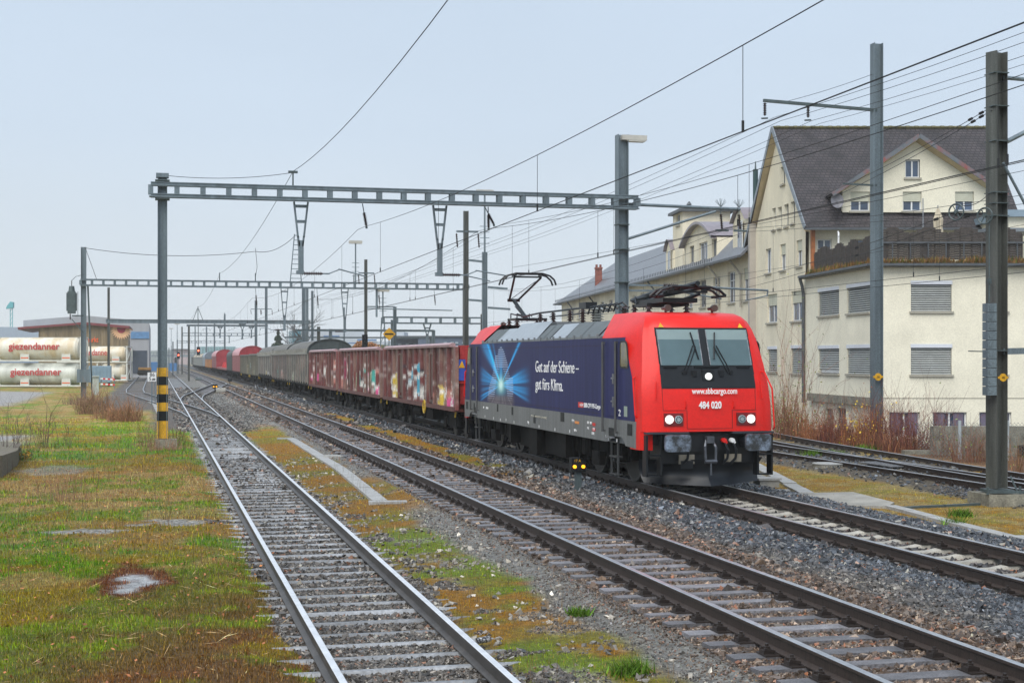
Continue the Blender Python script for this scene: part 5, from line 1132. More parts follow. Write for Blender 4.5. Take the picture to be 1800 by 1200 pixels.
def open_wagon(label, x0, x1, seed, spots, nr=12, zt=3.22):
    ya, yb = ylen(x0, x1); L = yb - ya - .9; Yc = (ya + yb) / 2
    t = thing('open_wagon', label, 'freight wagon', (XT, Yc, 0), 0, 'red open wagons behind the locomotive')
    m = MB(); m.box(-1.38, -1.32, -L / 2, L / 2, 1.1, zt - .1); m.box(1.32, 1.38, -L / 2, L / 2, 1.1, zt - .1); m.box(-1.3, 1.3, -L / 2, L / 2, 1.1, 1.2); m.build('body', rust, t, local=True)
    colwall('side_wall', t, L, -1.385, 1.08, zt - .1, lambda u, v: graffiti(u, v, seed, spots, C(.14, .024, .022)))
    for s in (-1, 1):
        m = MB(); m.box(-1.36, 1.36, *sorted((s * (L / 2 - .06), s * L / 2)), 1.05, zt - .05)
        for x in (-1.0, -.35, .35, 1.0): m.box(x - .05, x + .05, *sorted((s * L / 2, s * (L / 2 + .1))), 1.05, zt - .1)
        m.box(-1.36, 1.36, *sorted((s * L / 2, s * (L / 2 + .09))), 1.9, 2.05); m.build('end_wall', mat('wagon_end_red', (.33, .03, .03), .45, 0, .35, 2, fine=.25), t, local=True)
    for sx in (-1, 1):
        ysr = [-L / 2 + .05 + i * (L - .1) / nr for i in range(nr + 1)]
        for i, y in enumerate(ysr):
            w_ = .16 if i in (0, nr) else .05
            if sx > 0: m = MB(); m.box(1.385, 1.48, y - w_, y + w_, 1.0, zt - .1); m.build('rib', ribm, t, local=True); continue
            zz_ = np.linspace(1.0, zt - .1, 16); V = []; 
            for z in zz_: V += [(-1.385, y - w_ - .05, z), (-1.485, y - w_, z), (-1.485, y + w_, z), (-1.385, y + w_ + .05, z)]
            Fq = [(4 * j + k, 4 * j + k + 1, 4 * j + k + 5, 4 * j + k + 4) for j in range(15) for k in range(3)]
            V = np.array(V); u = np.full(len(V), (y + L / 2) / L); cc = graffiti(u, (V[:, 2] - 1.0) / (zt - 1.1), seed, spots, C(.15, .034, .03))
            o_ = np.abs(V[:, 1] - y) <= w_ + .001; cc = cc * np.where(o_, .8, 1.0)[:, None] + np.where(o_[:, None], C(.045, .018, .017), 0)  # outer rib faces tinted pink, a wet reflection painted in
            npmesh('rib', V, np.array(Fq), mat('sprayed_steel', (1, 1, 1), .45, 0, .2, 3, attr='Col', fine=.25, bsc=20), np.clip(cc, .004, .9), t)
        m = MB(); m.prism([(sx * 1.52, zt - .1), (sx * 1.54, zt - .02), (sx * 1.40, zt + .05), (sx * 1.30, zt + .02), (sx * 1.30, zt - .1)], 'y', -L / 2 + .8, L / 2 - .4); m.build('top_edge', sheencap, t, local=True)
    if True:
        for k in (.28, .72):
            y = -L / 2 + k * L; m = MB(); m.box(-1.44, -1.40, y - .55, y + .55, 1.15, 2.95); m.box(-1.47, -1.44, y - .5, y + .5, 2.85, 2.92); d = m.build('door', brownp, t, local=True)
            m = MB(); m.tube((-1.48, y, 1.3), (-1.48, y, 2.9), .02, 5); m.box(-1.5, -1.45, y - .2, y + .2, 1.25, 1.35); m.build('latch', rust, d, local=True)
    m = MB(); m.box(-1.5, 1.5, -L / 2, L / 2, .95, 1.1); m.build('sill', rust, t, local=True)
    if seed == 1:
        m = MB(); n = 16; c_ = Vector((-1.5, -L / 2 + 5.6, .95)); m.path([c_ + Vector((0, math.cos(k * 2 * math.pi / n), math.sin(k * 2 * math.pi / n))) * .24 for k in range(n + 1)], .025, 5)
        for k in range(3): a = k * math.pi / 3; m.bar(c_ + Vector((0, math.cos(a), math.sin(a))) * .24, c_ - Vector((0, math.cos(a), math.sin(a))) * .24, .02)
        m.build('brake_wheel', yel, t, local=True)
        m = MB(); m.box(-1.40, -1.15, -L / 2 - .13, -L / 2 - .125, 2.0, 2.7); m.build('warning_label', mat('label_blue', (.03, .08, .4), .5), t, local=True)
        m = MB(); m.prism([(-1.38, 2.42), (-1.17, 2.42), (-1.27, 2.66)], 'y', -L / 2 - .14, -L / 2 - .131); m.build('warning_sign', yellow, t, local=True)
    running(t, L)
    return t
open_wagon('nearest open wagon with blue and white graffiti, coupled to the locomotive', 670.5, 804, 1, [(.30, .02, .0, .55, 'white'), (.36, .012, .0, .5, 'cyan'), (.42, .02, .05, .62, 'white'), (.47, .03, .1, .72, 'cyan'), (.53, .02, 0, .5, 'white'), (.57, .015, .3, .66, 'cyan'), (.62, .02, 0, .65, 'white'), (.68, .025, .1, .65, 'white'), (.72, .01, .1, .6, 'cyan'), (.18, .05, .0, .35, 'yell'), (.27, .02, .0, .4, 'salmon'), (.10, .05, .1, .42, 'salmon'), (.05, .05, 0, .2, 'pink'), (.8, .04, 0, .5, 'yell'), (.9, .04, .1, .45, 'brown')])
open_wagon('second open wagon with green, pink and teal graffiti letters', 592.5, 670.5, 2, [(.06, .04, 0, .28, 'pink'), (.09, .04, .2, .6, 'salmon'), (.16, .03, .1, .55, 'teal'), (.22, .03, .0, .5, 'green'), (.28, .03, .1, .62, 'pink'), (.34, .03, .2, .66, 'teal'), (.40, .03, 0, .6, 'white'), (.46, .02, .1, .55, 'teal'), (.55, .02, .0, .45, 'green'), (.62, .03, 0, .5, 'green'), (.72, .03, 0, .7, 'salmon'), (.85, .04, .3, .8, 'maroon'), (.93, .03, .1, .4, 'salmon')], 12)
open_wagon('third open wagon, dark crimson and scraped, behind the brighter two', 541.5, 592.5, 3, [(.1, .03, .2, .75, 'salmon'), (.3, .03, .1, .5, 'maroon'), (.42, .02, .2, .6, 'white'), (.55, .03, 0, .6, 'maroon'), (.66, .02, .1, .5, 'pink'), (.8, .03, .2, .9, 'red'), (.9, .02, 0, .6, 'pink')], 12)
def arch(hw, z1, z2, n=12):
    P = []
    for i in range(n + 1): a = math.pi * i / n; P.append((-hw * math.cos(a), z1 + (z2 - z1) * math.sin(a) ** .8))
    return P
def arch_wagon(label, x0, x1, z1, z2, wallm, roofm, endm, nr=14, ribmat=None, spots=(), basec=None, grp='covered wagons farther along the train', wide=1.45, z0=1.15, hasribs=True, roofribs=False, seed=5, low=False):
    ya, yb = ylen(x0, x1); L = yb - ya - .8; Yc = (ya + yb) / 2
    t = thing('covered_wagon', label, 'freight wagon', (XT, Yc, 0), 0, grp)
    m = MB(); m.box(-wide, wide, -L / 2 + .06, L / 2 - .06, z0, z1); m.build('body', wallm, t, local=True)
    if basec is not None: colwall('side_wall', t, L, -wide - .006, z0, z1, lambda u, v: graffiti(u, v, seed, spots, basec), 120, 40)
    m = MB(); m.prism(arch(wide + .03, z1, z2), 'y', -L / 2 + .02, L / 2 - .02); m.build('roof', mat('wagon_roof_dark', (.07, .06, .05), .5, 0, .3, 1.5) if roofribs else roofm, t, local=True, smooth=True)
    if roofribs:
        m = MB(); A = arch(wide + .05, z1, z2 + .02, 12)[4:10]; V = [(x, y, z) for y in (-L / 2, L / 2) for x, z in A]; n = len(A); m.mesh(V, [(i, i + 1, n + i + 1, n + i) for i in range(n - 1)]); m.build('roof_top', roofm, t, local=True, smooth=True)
    for s in (-1, 1):
        m = MB(); m.prism([(-wide, z0)] + arch(wide, z1, z2 - .04) + [(wide, z0)], 'y', *sorted((s * (L / 2 - .03), s * L / 2)))
        if s < 0:
            for x in (-.7, .7): m.box(x - .08, x + .08, -L / 2 - .1, -L / 2, z0, z2 - .25)
            m.box(-wide, wide, -L / 2 - .07, -L / 2, z1 + .02, z1 + .12)
            A = arch(wide + .05, z1, z2 + .03, 14)
            for p, q in zip(A[:-1], A[1:]): m.bar((p[0], -L / 2 - .03, p[1]), (q[0], -L / 2 - .03, q[1]), .08, .08)
        m.build('end_wall', endm, t, local=True)
    if hasribs:
        for i in range(nr + 1):
            y = -L / 2 + .06 + i * (L - .12) / nr; m = MB(); m.box(-wide - .035, -wide, y - .16, y + .16, z0 - .1, z1); m.build('rib', ribmat or ribg, t, local=True)
        m = MB(); m.box(-wide - .1, -wide + .02, -L / 2, L / 2, z1 - .06, z1 + .06); m.build('cant_rail', ribg, t, local=True)
    if roofribs:
        A = arch(wide + .035, z1, z2 + .005, 12)
        for i in range(nr + 1):
            y = -L / 2 + .1 + i * (L - .2) / nr; m = MB()
            for p, q in zip(A[:4], A[1:5]): m.bar((p[0], y, p[1]), (q[0], y, q[1]), .34, .02)
            m.build('roof_rib', ribg, t, local=True)
    m = MB(); m.box(-wide, wide, -L / 2, L / 2, .95, z0); m.build('sill', dirt, t, local=True)
    running(t, L, L > 15, det=(x1 > 450)); return t
redw = mat('wagon_red_wall', (.30, .10, .10), .5, 0, .25, 1, fine=.2, streak=2); redr = mat('wagon_red_roof', (.55, .25, .26), .35, 0, .15, 1)
rede = mat('wagon_red_end', (.30, .02, .03), .5, 0, .3, 1.2)
grn = mat('wagon_dark_green', (.045, .055, .045), .5, 0, .3, 1.5)
arch_wagon('dark slatted wagon with an arched roof next to the red open wagons', 504.5, 541.5, 3.08, 3.98, oliveg, roofpale, endgreen, 9, mat('slat_rib', (.21, .20, .165), .5, 0, .3, 2, fine=.2), basec=C(.045, .037, .030), roofribs=True, spots=((.7, .05, 0, .3, 'green'),))
arch_wagon('slatted wagon with a turquoise spray patch, second of the arched pair', 477.5, 504.5, 3.08, 3.98, oliveg, roofpale, endgreen, 8, mat('slat_rib2', (.17, .14, .12), .5, 0, .3, 2), basec=C(.045, .034, .030), roofribs=True, spots=((.6, .07, 0, .5, 'teal'), (.3, .08, 0, .35, 'salmon')), seed=8)
arch_wagon('grey wagon with white ribbed hood above an open end platform', 453.5, 477.5, 3.0, 3.9, oliveg, roofpale, endgreen, 7, ribg, basec=C(.10, .09, .075), roofribs=True, seed=9, z0=1.3, spots=((.2, .1, .0, .18, 'white'), (.4, .06, .0, .2, 'yell')))
def box_wagon(label, x0, x1, zt, wallm, basec, spots=(), seed=4, nr=8, grp='covered wagons farther along the train', z0=1.1):
    ya, yb = ylen(x0, x1); L = yb - ya - .8; Yc = (ya + yb) / 2
    t = thing('box_wagon', label, 'freight wagon', (XT, Yc, 0), 0, grp)
    m = MB(); m.box(-1.4, 1.4, -L / 2, L / 2, z0, zt); m.build('body', wallm, t, local=True)
    colwall('side_wall', t, L, -1.406, z0, zt, lambda u, v: graffiti(u, v, seed, spots, basec), 100, 40)
    for i in range(nr + 1): y = -L / 2 + .05 + i * (L - .1) / nr; m = MB(); m.box(-1.48, -1.4, y - .06, y + .06, z0 - .1, zt); m.build('rib', wallm, t, local=True)
    m = MB(); m.box(-1.48, 1.48, -L / 2, L / 2, zt - .02, zt + .12); m.build('top_edge', mat('grey_top_edge', (.16, .16, .15), .5), t, local=True)
    running(t, L, True, det=(x1 > 430)); return t
og = mat('wagon_faded_olive', (.13, .13, .10), .6, 0, .35, 1.2, fine=.3, streak=3)
box_wagon('faded olive box wagon with a blue spray stripe', 436.5, 453.5, 3.1, og, C(.10, .10, .08), ((.9, .06, .1, .6, 'cyan'), (.45, .1, 0, .4, 'green')))
box_wagon('faded olive box wagon behind its twin', 421.5, 436.5, 3.05, og, C(.09, .09, .07), ((.3, .04, .1, .55, 'cyan'), (.12, .04, .0, .5, 'yell')), 6)
arch_wagon('pale red wagon with high rounded roof, third of the distant train', 407.5, 421.5, 3.1, 4.2, redw, redr, rede, hasribs=False)
arch_wagon('dark green wagon behind the pale red one', 397.5, 407.5, 3.0, 4.0, grn, grn, grn, hasribs=False)
def flat_wagon():
    ya, yb = ylen(380, 397.5); L = yb - ya - .8; t = thing('flat_wagon', 'low flat wagon with red load boards before the far red wagon', 'freight wagon', (XT, (ya + yb) / 2, 0), 0, 'covered wagons farther along the train')
    m = MB(); m.box(-1.4, 1.4, -L / 2, L / 2, 1.05, 1.35); m.build('deck', redw, t, local=True)
    for y in (-L * .3, -L * .1, L * .1): m = MB(); m.prism([(-1.2, 1.35), (1.2, 1.35), (.6, 2.0), (-.9, 2.2)], 'y', y, y + .6); m.build('load_board', mat('load_red', (.5, .03, .03), .5), t, local=True)
    m = MB(); m.tube((-.9, -L / 2 + .6, 1.9), (.2, -L / 2 + .6, 1.9), .5, 14); m.build('coil', yel, t, local=True)
    running(t, L, True, det=False)
flat_wagon()
arch_wagon('second red round roofed wagon, far along the train', 371.5, 380, 3.1, 4.2, redw, redr, rede, hasribs=False)
box_wagon('small orange wagon far along the train', 360.5, 371, 2.6, mat('wagon_orange', (.50, .20, .02), .5), C(.5, .2, .03), (), 3, 6)
arch_wagon('grey blue arched wagon behind the orange one', 355.5, 360.3, 3.0, 4.1, mat('wagon_bluegrey', (.18, .22, .26), .5), mat('wagon_bluegrey_roof', (.25, .30, .34), .4), mat('wagon_bluegrey', (.18, .22, .26)), hasribs=False)
cr_ = mat('wagon_cream_roof', (.40, .34, .24), .5, 0, .3, 1); gl = mat('wagon_grey_green', (.16, .18, .17), .5, 0, .3, 1)
arch_wagon('cream roofed wagon, first of the distant trio', 349.5, 355.5, 3.0, 3.9, gl, cr_, gl, nr=6)
arch_wagon('cream roofed wagon, middle of the distant trio', 344.5, 349.5, 3.0, 3.9, gl, cr_, gl, nr=6)
arch_wagon('cream roofed wagon, last of the distant trio', 340, 344.5, 3.0, 3.9, gl, cr_, gl, nr=6)
box_wagon('dark last wagon at the vanishing end of the train', 336, 340, 3.1, grn, C(.05, .05, .06), (), 3, 4)
# ------------------------------------------------------------------ the cream buildings on the right
cream = mat('cream_render', (.76, .72, .58), .85, 0, .10, .6, .25, 14, fine=.08)
creamd = mat('weathered_cream_render', (.72, .66, .51), .85, 0, .16, .5, .25, 14, fine=.1, streak=1.2)
paleb = mat('pale_basement_render', (.70, .69, .62), .85, 0, .10, .8, .2, 14)
sillm = mat('stone_sill', (.36, .34, .28), .8, 0, .15, 3)
wfr = mat('white_window_frame', (.72, .73, .72), .5, 0, .05)
pan = mat('window_glass', (.045, .075, .13), .06, 0, .6, .6, spec=.9)
slat = mat('grey_blind_slats', (.44, .46, .44), .5, .1, .12, 3)
slatd = mat('blind_gap', (.03, .033, .035), .6)
boxw = mat('blind_box', (.62, .65, .70), .5, 0, .05)
curt = mat('cream_shutter', (.55, .55, .44), .7, 0, .1)
purp = mat('purple_panel', (.13, .11, .16), .6, 0, .15)
gutm = mat('zinc_gutter', (.09, .10, .11), .5, .3, .25, 3)
def uF(v): return 25.66 - .118 * v
def vF(px): return 25.66 / (.118 + (px - 900) / F)
def zF(px, py): return CH + (630 - py) * vF(px) / F
class Wall:
    """a wall between two plan points (u, v), outward side on the right of p->q; windows are cut as holes"""
    def __init__(s, p, q, z0, z1, m=None, th=.35): s.p, s.q, s.z0, s.z1, s.m, s.th = p, q, z0, z1, m or cream, th; s.h = []; s.L = math.hypot(q[0] - p[0], q[1] - p[1]); s.d = ((q[0] - p[0]) / s.L, (q[1] - p[1]) / s.L); s.n = (s.d[1], -s.d[0])
    def P(s, a, o, z): return (s.p[0] + s.d[0] * a + s.n[0] * o, s.p[1] + s.d[1] * a + s.n[1] * o, z)
    def s_of(s, px):      # distance along the wall at which it shows in photo column px
        k = (px - 900) / F; return (k * s.p[1] - s.p[0]) / (s.d[0] - k * s.d[1])
    def z_of(s, px, py): v = s.P(s.s_of(px), 0, 0)[1]; return CH + (630 - py) * v / F
    def hole(s, a, b, z0, z1): s.h.append((min(a, b), max(a, b), z0, z1)); return s.h[-1]
    def build(s, name, parent, dep=.2):
        A = sorted({0, s.L, *[round(x, 4) for h in s.h for x in h[:2] if 0 < x < s.L]}); Z = sorted({s.z0, s.z1, *[round(x, 4) for h in s.h for x in h[2:] if s.z0 < x < s.z1]})
        m = MB(W)
        for a, b in zip(A[:-1], A[1:]):
            for z, y in zip(Z[:-1], Z[1:]):
                c = ((a + b) / 2, (z + y) / 2)
                if any(h[0] < c[0] < h[1] and h[2] < c[1] < h[3] for h in s.h): continue
                m.mesh([s.P(a, 0, z), s.P(b, 0, z), s.P(b, 0, y), s.P(a, 0, y)], [(0, 1, 2, 3)])
        for a, b, z, y in s.h:
            for (p, q) in (((a, z), (b, z)), ((b, z), (b, y)), ((b, y), (a, y)), ((a, y), (a, z))):
                m.mesh([s.P(p[0], 0, p[1]), s.P(q[0], 0, q[1]), s.P(q[0], -dep, q[1]), s.P(p[0], -dep, p[1])], [(0, 1, 2, 3)])
        m.mesh([s.P(0, -dep - .1, s.z0), s.P(s.L, -dep - .1, s.z0), s.P(s.L, -dep - .1, s.z1), s.P(0, -dep - .1, s.z1)], [(0, 1, 2, 3)])
        return m.build(name, s.m, parent, recalc=False)
    def bx(s, m, a, b, z0, z1, o0, o1, mi=0):
        vs = [s.P(x, o, z) for x in (a, b) for o in (o0, o1) for z in (z0, z1)]
        m.mesh(vs, [(0, 1, 3, 2), (4, 6, 7, 5), (0, 4, 5, 1), (2, 3, 7, 6), (0, 2, 6, 4), (1, 5, 7, 3)], mi)
    def window(s, parent, a, b, z0, z1, kind='casement', sill=True, dep=.2, frac=.5):
        a, b = min(a, b), max(a, b); s.hole(a, b, z0, z1); w_ = b - a; h_ = z1 - z0
        m = MB(W); s.bx(m, a, b, z0, z1, -dep, -dep + .03, 0)
        fr = .07
        if kind in ('casement', 'half', 'curtain', 'dark'):
            m2 = MB(W)
            for (p, q) in ((a, a + fr), (b - fr, b)): s.bx(m2, p, q, z0, z1, -dep + .03, -dep + .07)
            for (p, q) in ((z0, z0 + fr), (z1 - fr, z1)): s.bx(m2, a + fr, b - fr, p, q, -dep + .03, -dep + .07)
            s.bx(m2, (a + b) / 2 - .04, (a + b) / 2 + .04, z0 + fr, z1 - fr, -dep + .03, -dep + .075)
            if h_ > 1.6: s.bx(m2, a + fr, b - fr, z1 - h_ * .3, z1 - h_ * .3 + .05, -dep + .03, -dep + .07)
            wn = m2.build('window', wfr if kind != 'dark' else sillm, parent)
            m.build('pane', pan, wn)
            if kind in ('half',):
                k = MB(W); zc_ = z1 - h_ * frac; n = max(2, int((z1 - zc_) / .09))
                for i in range(n): s.bx(k, a + .02, b - .02, z1 - (i + 1) * (z1 - zc_) / n + .01, z1 - i * (z1 - zc_) / n, -dep + .08, -dep + .12)
                s.bx(k, a + .02, b - .02, zc_, z1, -dep + .075, -dep + .09); k.build('shutter', curt, wn)
            if kind == 'curtain':
                k = MB(W)
                for sg in (0, 1):
                    x0_, x1_ = (a + fr, a + w_ * .42) if sg == 0 else (b - w_ * .42, b - fr)
                    P = [(x0_, z0 + fr), (x0_ if sg == 0 else x1_, z1 - fr), (x1_ if sg == 0 else x0_, z1 - fr), ((x0_ + .1) if sg == 0 else (x1_ - .1), z0 + fr)]
                    k.mesh([s.P(x, -dep + .034, z) for x, z in P], [(0, 1, 2, 3)])
                k.build('curtain', white, wn)
        else:
            m2 = MB(W); s.bx(m2, a - .02, b + .02, z1 - .16, z1 + .02, -dep + .05, .04); wn = m2.build('window', boxw, parent); m.build('pane', slatd, wn)
            k = MB(W); top = z1 - .16; zb = z0 + (0.02 if kind == 'blind' else h_ * .18); n = max(3, int((top - zb) / .105))
            for i in range(n):
                z = zb + (top - zb) * i / n; hh = (top - zb) / n
                k.mesh([s.P(a + .02, -dep + .16, z), s.P(b - .02, -dep + .16, z), s.P(b - .02, -dep + .10, z + hh * .60), s.P(a + .02, -dep + .10, z + hh * .60)], [(0, 1, 2, 3)])
            k.build('blind', slat, wn, recalc=False)
            if kind == 'blindup':
                k = MB(W); s.bx(k, a + .05, b - .05, z0 + .02, z0 + h_ * .18, -dep + .04, -dep + .06); 
                k.build('lower_frame', wfr, wn)
        if sill:
            m = MB(W); s.bx(m, a - .08, b + .08, z0 - .10, z0, -dep + .05, .10); m.build('sill', sillm, wn)
        return wn
def win_px(wl, parent, xa, xb, yt, yb, kind='casement', ref=None, **k):
    a, b = wl.s_of(xa), wl.s_of(xb); xr = (xa + xb) / 2 if ref is None else ref; z1, z0 = wl.z_of(xr, yt), wl.z_of(xr, yb)
    return wl.window(parent, a, b, z0, z1, kind, **k)
ZG = -1.85
house = thing('gabled_house', 'tall cream gabled house with steep brown roof and a roof terrace', 'house', W(16.3, 79.6, ZG))
C1, C2, C3 = (17.45, 69.6), (uF(80), 80.), (uF(90.2), 90.2)
# front wing, right wall
wr = Wall(C1, (30., 69.6), ZG, 7.1)
for za, zb in ((5.0, 6.45), (1.96, 3.41)):
    wr.window(house, 19.17 - 17.45, 21.13 - 17.45, za, zb, 'blind'); wr.window(house, 22.77 - 17.45, 23.8 - 17.45, za, zb, 'blind'); wr.window(house, 25.4 - 17.45, 27.4 - 17.45, za, zb, 'blind')
for ua, ub in ((18.12, 19.6), (20.22, 21.85), (22.45, 24.0), (25.0, 26.5)):
    wr.window(house, ua - 17.45, ub - 17.45, -1.0, .16, 'casement', sill=False)
    for f_ in (.06, .62):
        m = MB(W); wr.bx(m, ua - 17.45 + (ub - ua) * f_, ua - 17.45 + (ub - ua) * (f_ + .30), -.98, .12, -.12, -.09); m.build('shutter_panel', purp, house)
wr.build('front_wall', house)
m = MB(W); wr.bx(m, 0.01, 12.5, .80, .84, 0, .012); wr.bx(m, .01, 12.5, ZG, .80, 0.0, .006); 
# only the band line; openings stay free
m = MB(W); wr.bx(m, .0, 12.5, .82, .85, 0, .02); m.build('plinth_line', sillm, house)
# front wing, left wall
wlw = Wall(C2, C1, ZG, 7.1)
for yt, yb in ((504.5, 555), (605, 657)):
    pass
for xa, xb in ((1438.6, 1475), (1489, 1530)):
    for za, zb, kd in ((5.0, 6.45, 'blind'), (1.96, 3.41, 'blindup' if xa < 1450 else 'blind')): wlw.window(house, wlw.s_of(xa), wlw.s_of(xb), za, zb, kd)
wlw.window(house, wlw.s_of(1450), wlw.s_of(1464), -1.7, .1, 'dark', sill=False); wlw.window(house, wlw.s_of(1470), wlw.s_of(1487), -1.7, .2, 'dark', sill=False)
wlw.build('side_wall', house)
m = MB(W); wlw.bx(m, 1.0, wlw.L, .45, .85, 0, .28); m.build('concrete_ledge', concd, house)
# gable wall
gw = Wall(C3, C2, ZG, 9.95, creamd)
for xa, xb, yt, yb, kd in ((1346, 1355.5, 437, 480, 'casement'), (1371.5, 1381, 429, 475, 'half'), (1400, 1410, 422, 468, 'half'), (1348.5, 1366, 517, 567, 'half'), (1391, 1411.5, 511, 564, 'half'), (1350, 1366, 609, 653, 'blind'), (1391, 1411, 607, 656, 'blind')):
    win_px(gw, house, xa, xb, yt, yb, kd, frac=.4)
gw.build('gable_wall', house)
def gpt(v, z): return (uF(v), v, z)
def gtri():
    """upper gable with its own windows as real recesses"""
    V0, V1, VA, zE, zA = 80., 90.2, 85.0, 9.95, 16.0
    hl = []
    for xa, xb, yt, yb in ((1357, 1363.5, 366, 404), (1367, 1374, 364, 401), (1378, 1386, 359, 398), (1389.5, 1397.5, 354, 393), (1372, 1380, 293, 324)):
        va, vb = vF(xa), vF(xb); vm_ = (va + vb) / 2; hl.append((min(va, vb), max(va, vb), CH + (630 - yb) * vm_ / F, CH + (630 - yt) * vm_ / F))
    A = sorted({V0, V1, VA, *[h for q in hl for h in q[:2]], *np.linspace(V0, V1, 15)}); m = MB(W)
    top = lambda v: zE + (zA - zE) * (1 - abs(v - VA) / (V1 - VA if v > VA else VA - V0))
    for a, b in zip(A[:-1], A[1:]):
        c = (a + b) / 2; zs = [zE]
        hh = [h for h in hl if h[0] < c < h[1]]
        segs = []; cur = zE
        for h in sorted(hh, key=lambda q: q[2]): segs.append((cur, h[2])); cur = h[3]
        for z0_, z1_ in segs: m.mesh([gpt(a, z0_), gpt(b, z0_), gpt(b, z1_), gpt(a, z1_)], [(0, 1, 2, 3)])
        m.mesh([gpt(a, cur), gpt(b, cur), gpt(b, top(b)), gpt(a, top(a))], [(0, 1, 2, 3)])
    m.build('gable_top', creamd, house, recalc=False)
    for va, vb, z0, z1 in hl:
        m = MB(W); d = .25
        for (p, q) in (((va, z0), (vb, z0)), ((vb, z0), (vb, z1)), ((vb, z1), (va, z1)), ((va, z1), (va, z0))): m.mesh([gpt(p[0], p[1]), gpt(q[0], q[1]), (uF(q[0]) + d, q[0], q[1]), (uF(p[0]) + d, p[0], p[1])], [(0, 1, 2, 3)])
        wn = m.build('window', cream, house)
        m = MB(W); m.mesh([(uF(va) + d - .02, va, z0), (uF(vb) + d - .02, vb, z0), (uF(vb) + d - .02, vb, z1), (uF(va) + d - .02, va, z1)], [(0, 1, 2, 3)]); m.build('pane', pan, wn)
        m = MB(W); vm_ = (va + vb) / 2
        for v in (va + .05, vm_, vb - .05): m.mesh([(uF(v) + d - .06, v - .04, z0), (uF(v) + d - .06, v + .04, z0), (uF(v) + d - .06, v + .04, z1), (uF(v) + d - .06, v - .04, z1)], [(0, 1, 2, 3)])
        m.build('frame', wfr, wn); m = MB(W); m.box(uF(vm_) - .1, uF(vm_) + .1, va - .06, vb + .06, z0 - .1, z0); m.build('sill', sillm, wn)
gtri()
# the steep roof
rt = bpy.data.materials.new('brown_roof_tiles'); rt.use_nodes = True; N = rt.node_tree.nodes; L = rt.node_tree.links; b = N['Principled BSDF']
uvn = N.new("ShaderNodeTexCoord"); br = N.new("ShaderNodeTexBrick"); mpn = N.new("ShaderNodeMapping"); mpn.inputs['Rotation'].default_value = (math.radians(90), 0, -0)
sp = N.new("ShaderNodeSeparateXYZ"); cb = N.new("ShaderNodeCombineXYZ"); L.new(uvn.outputs['Object'], sp.inputs[0]); L.new(sp.outputs['X'], cb.inputs[0]); L.new(sp.outputs['Z'], cb.inputs[1]); L.new(cb.outputs[0], br.inputs['Vector'])
br.inputs['Scale'].default_value = 1; br.inputs['Brick Width'].default_value = .27; br.inputs['Row Height'].default_value = .17; br.inputs['Mortar Size'].default_value = .026; br.inputs['Bias'].default_value = -.2
br.inputs['Color1'].default_value = (.050, .041, .044, 1); br.inputs['Color2'].default_value = (.032, .028, .033, 1); br.inputs['Mortar'].default_value = (.012, .010, .012, 1)
n1 = N.new("ShaderNodeTexNoise"); n1.inputs['Scale'].default_value = 1.1; n1.inputs['Detail'].default_value = 7; L.new(uvn.outputs['Object'], n1.inputs['Vector'])
m1 = N.new("ShaderNodeMapRange"); m1.inputs['From Min'].default_value = .3; m1.inputs['From Max'].default_value = .7; m1.inputs['To Min'].default_value = .65; m1.inputs['To Max'].default_value = 1.45; L.new(n1.outputs['Fac'], m1.inputs['Value'])
v1 = N.new("ShaderNodeVectorMath"); v1.operation = 'SCALE'; L.new(br.outputs['Color'], v1.inputs[0]); L.new(m1.outputs[0], v1.inputs['Scale']); L.new(v1.outputs[0], b.inputs['Base Color']); b.inputs['Roughness'].default_value = .6
bp = N.new("ShaderNodeBump"); bp.inputs['Distance'].default_value = .03; L.new(br.outputs['Fac'], bp.inputs['Height']); bp.invert = True; L.new(bp.outputs[0], b.inputs['Normal'])
zinc = mat('verge_zinc', (.22, .25, .28), .45, .3, .2, 3)
rv = [(15.25, 85.0, 16.25), (27.9, 85.0, 16.25)]; el, er = (15.95, 78.9, 9.85), (27.9, 78.9, 9.85); bl, brr = (14.55, 91.3, 9.5), (27.9, 91.3, 9.5)
def slab(m, P, t=.16, mi=0):
    a = Vector(P[0]); n = (Vector(P[1]) - a).cross(Vector(P[2]) - a).normalized() * t
    if n.z < 0: n = -n
    k = len(P); vs = [tuple(Vector(p)) for p in P] + [tuple(Vector(p) - n) for p in P]
    m.mesh(vs, [tuple(range(k)), tuple(range(2 * k - 1, k - 1, -1))] + [(i, (i + 1) % k, k + (i + 1) % k, k + i) for i in range(k)], mi)
m = MB(W); slab(m, [el, er, rv[1], rv[0]]); slab(m, [brr, bl, rv[0], rv[1]]); m.build('roof', rt, house)
m = MB(W); m.bar(el, rv[0], .06, .30); m.bar(bl, rv[0], .06, .30); m.build('verge_trim', zinc, house)
sof = mat('eave_soffit', (.50, .40, .24), .8, 0, .15)
m = MB(W)
for a_, b_, vv in ((el, rv[0], 80.), (bl, rv[0], 90.2)):
    m.mesh([(a_[0], a_[1], a_[2] - .2), (rv[0][0], 85, 16.0), (uF(85) + .05, 85, 15.9), (uF(vv) + .05, a_[1], a_[2] - .25)], [(0, 1, 2, 3)])
m.build('soffit', sof, house)
m = MB(W)
for k in range(50): m.tube((15.25 + k * .253, 85, 16.27), (15.25 + (k + .9) * .253, 85, 16.27), .10 + .02 * (k % 2), 6)
m.build('ridge_tiles', mat('mossy_ridge', (.09, .08, .03), .8, 0, .5, 4), house)
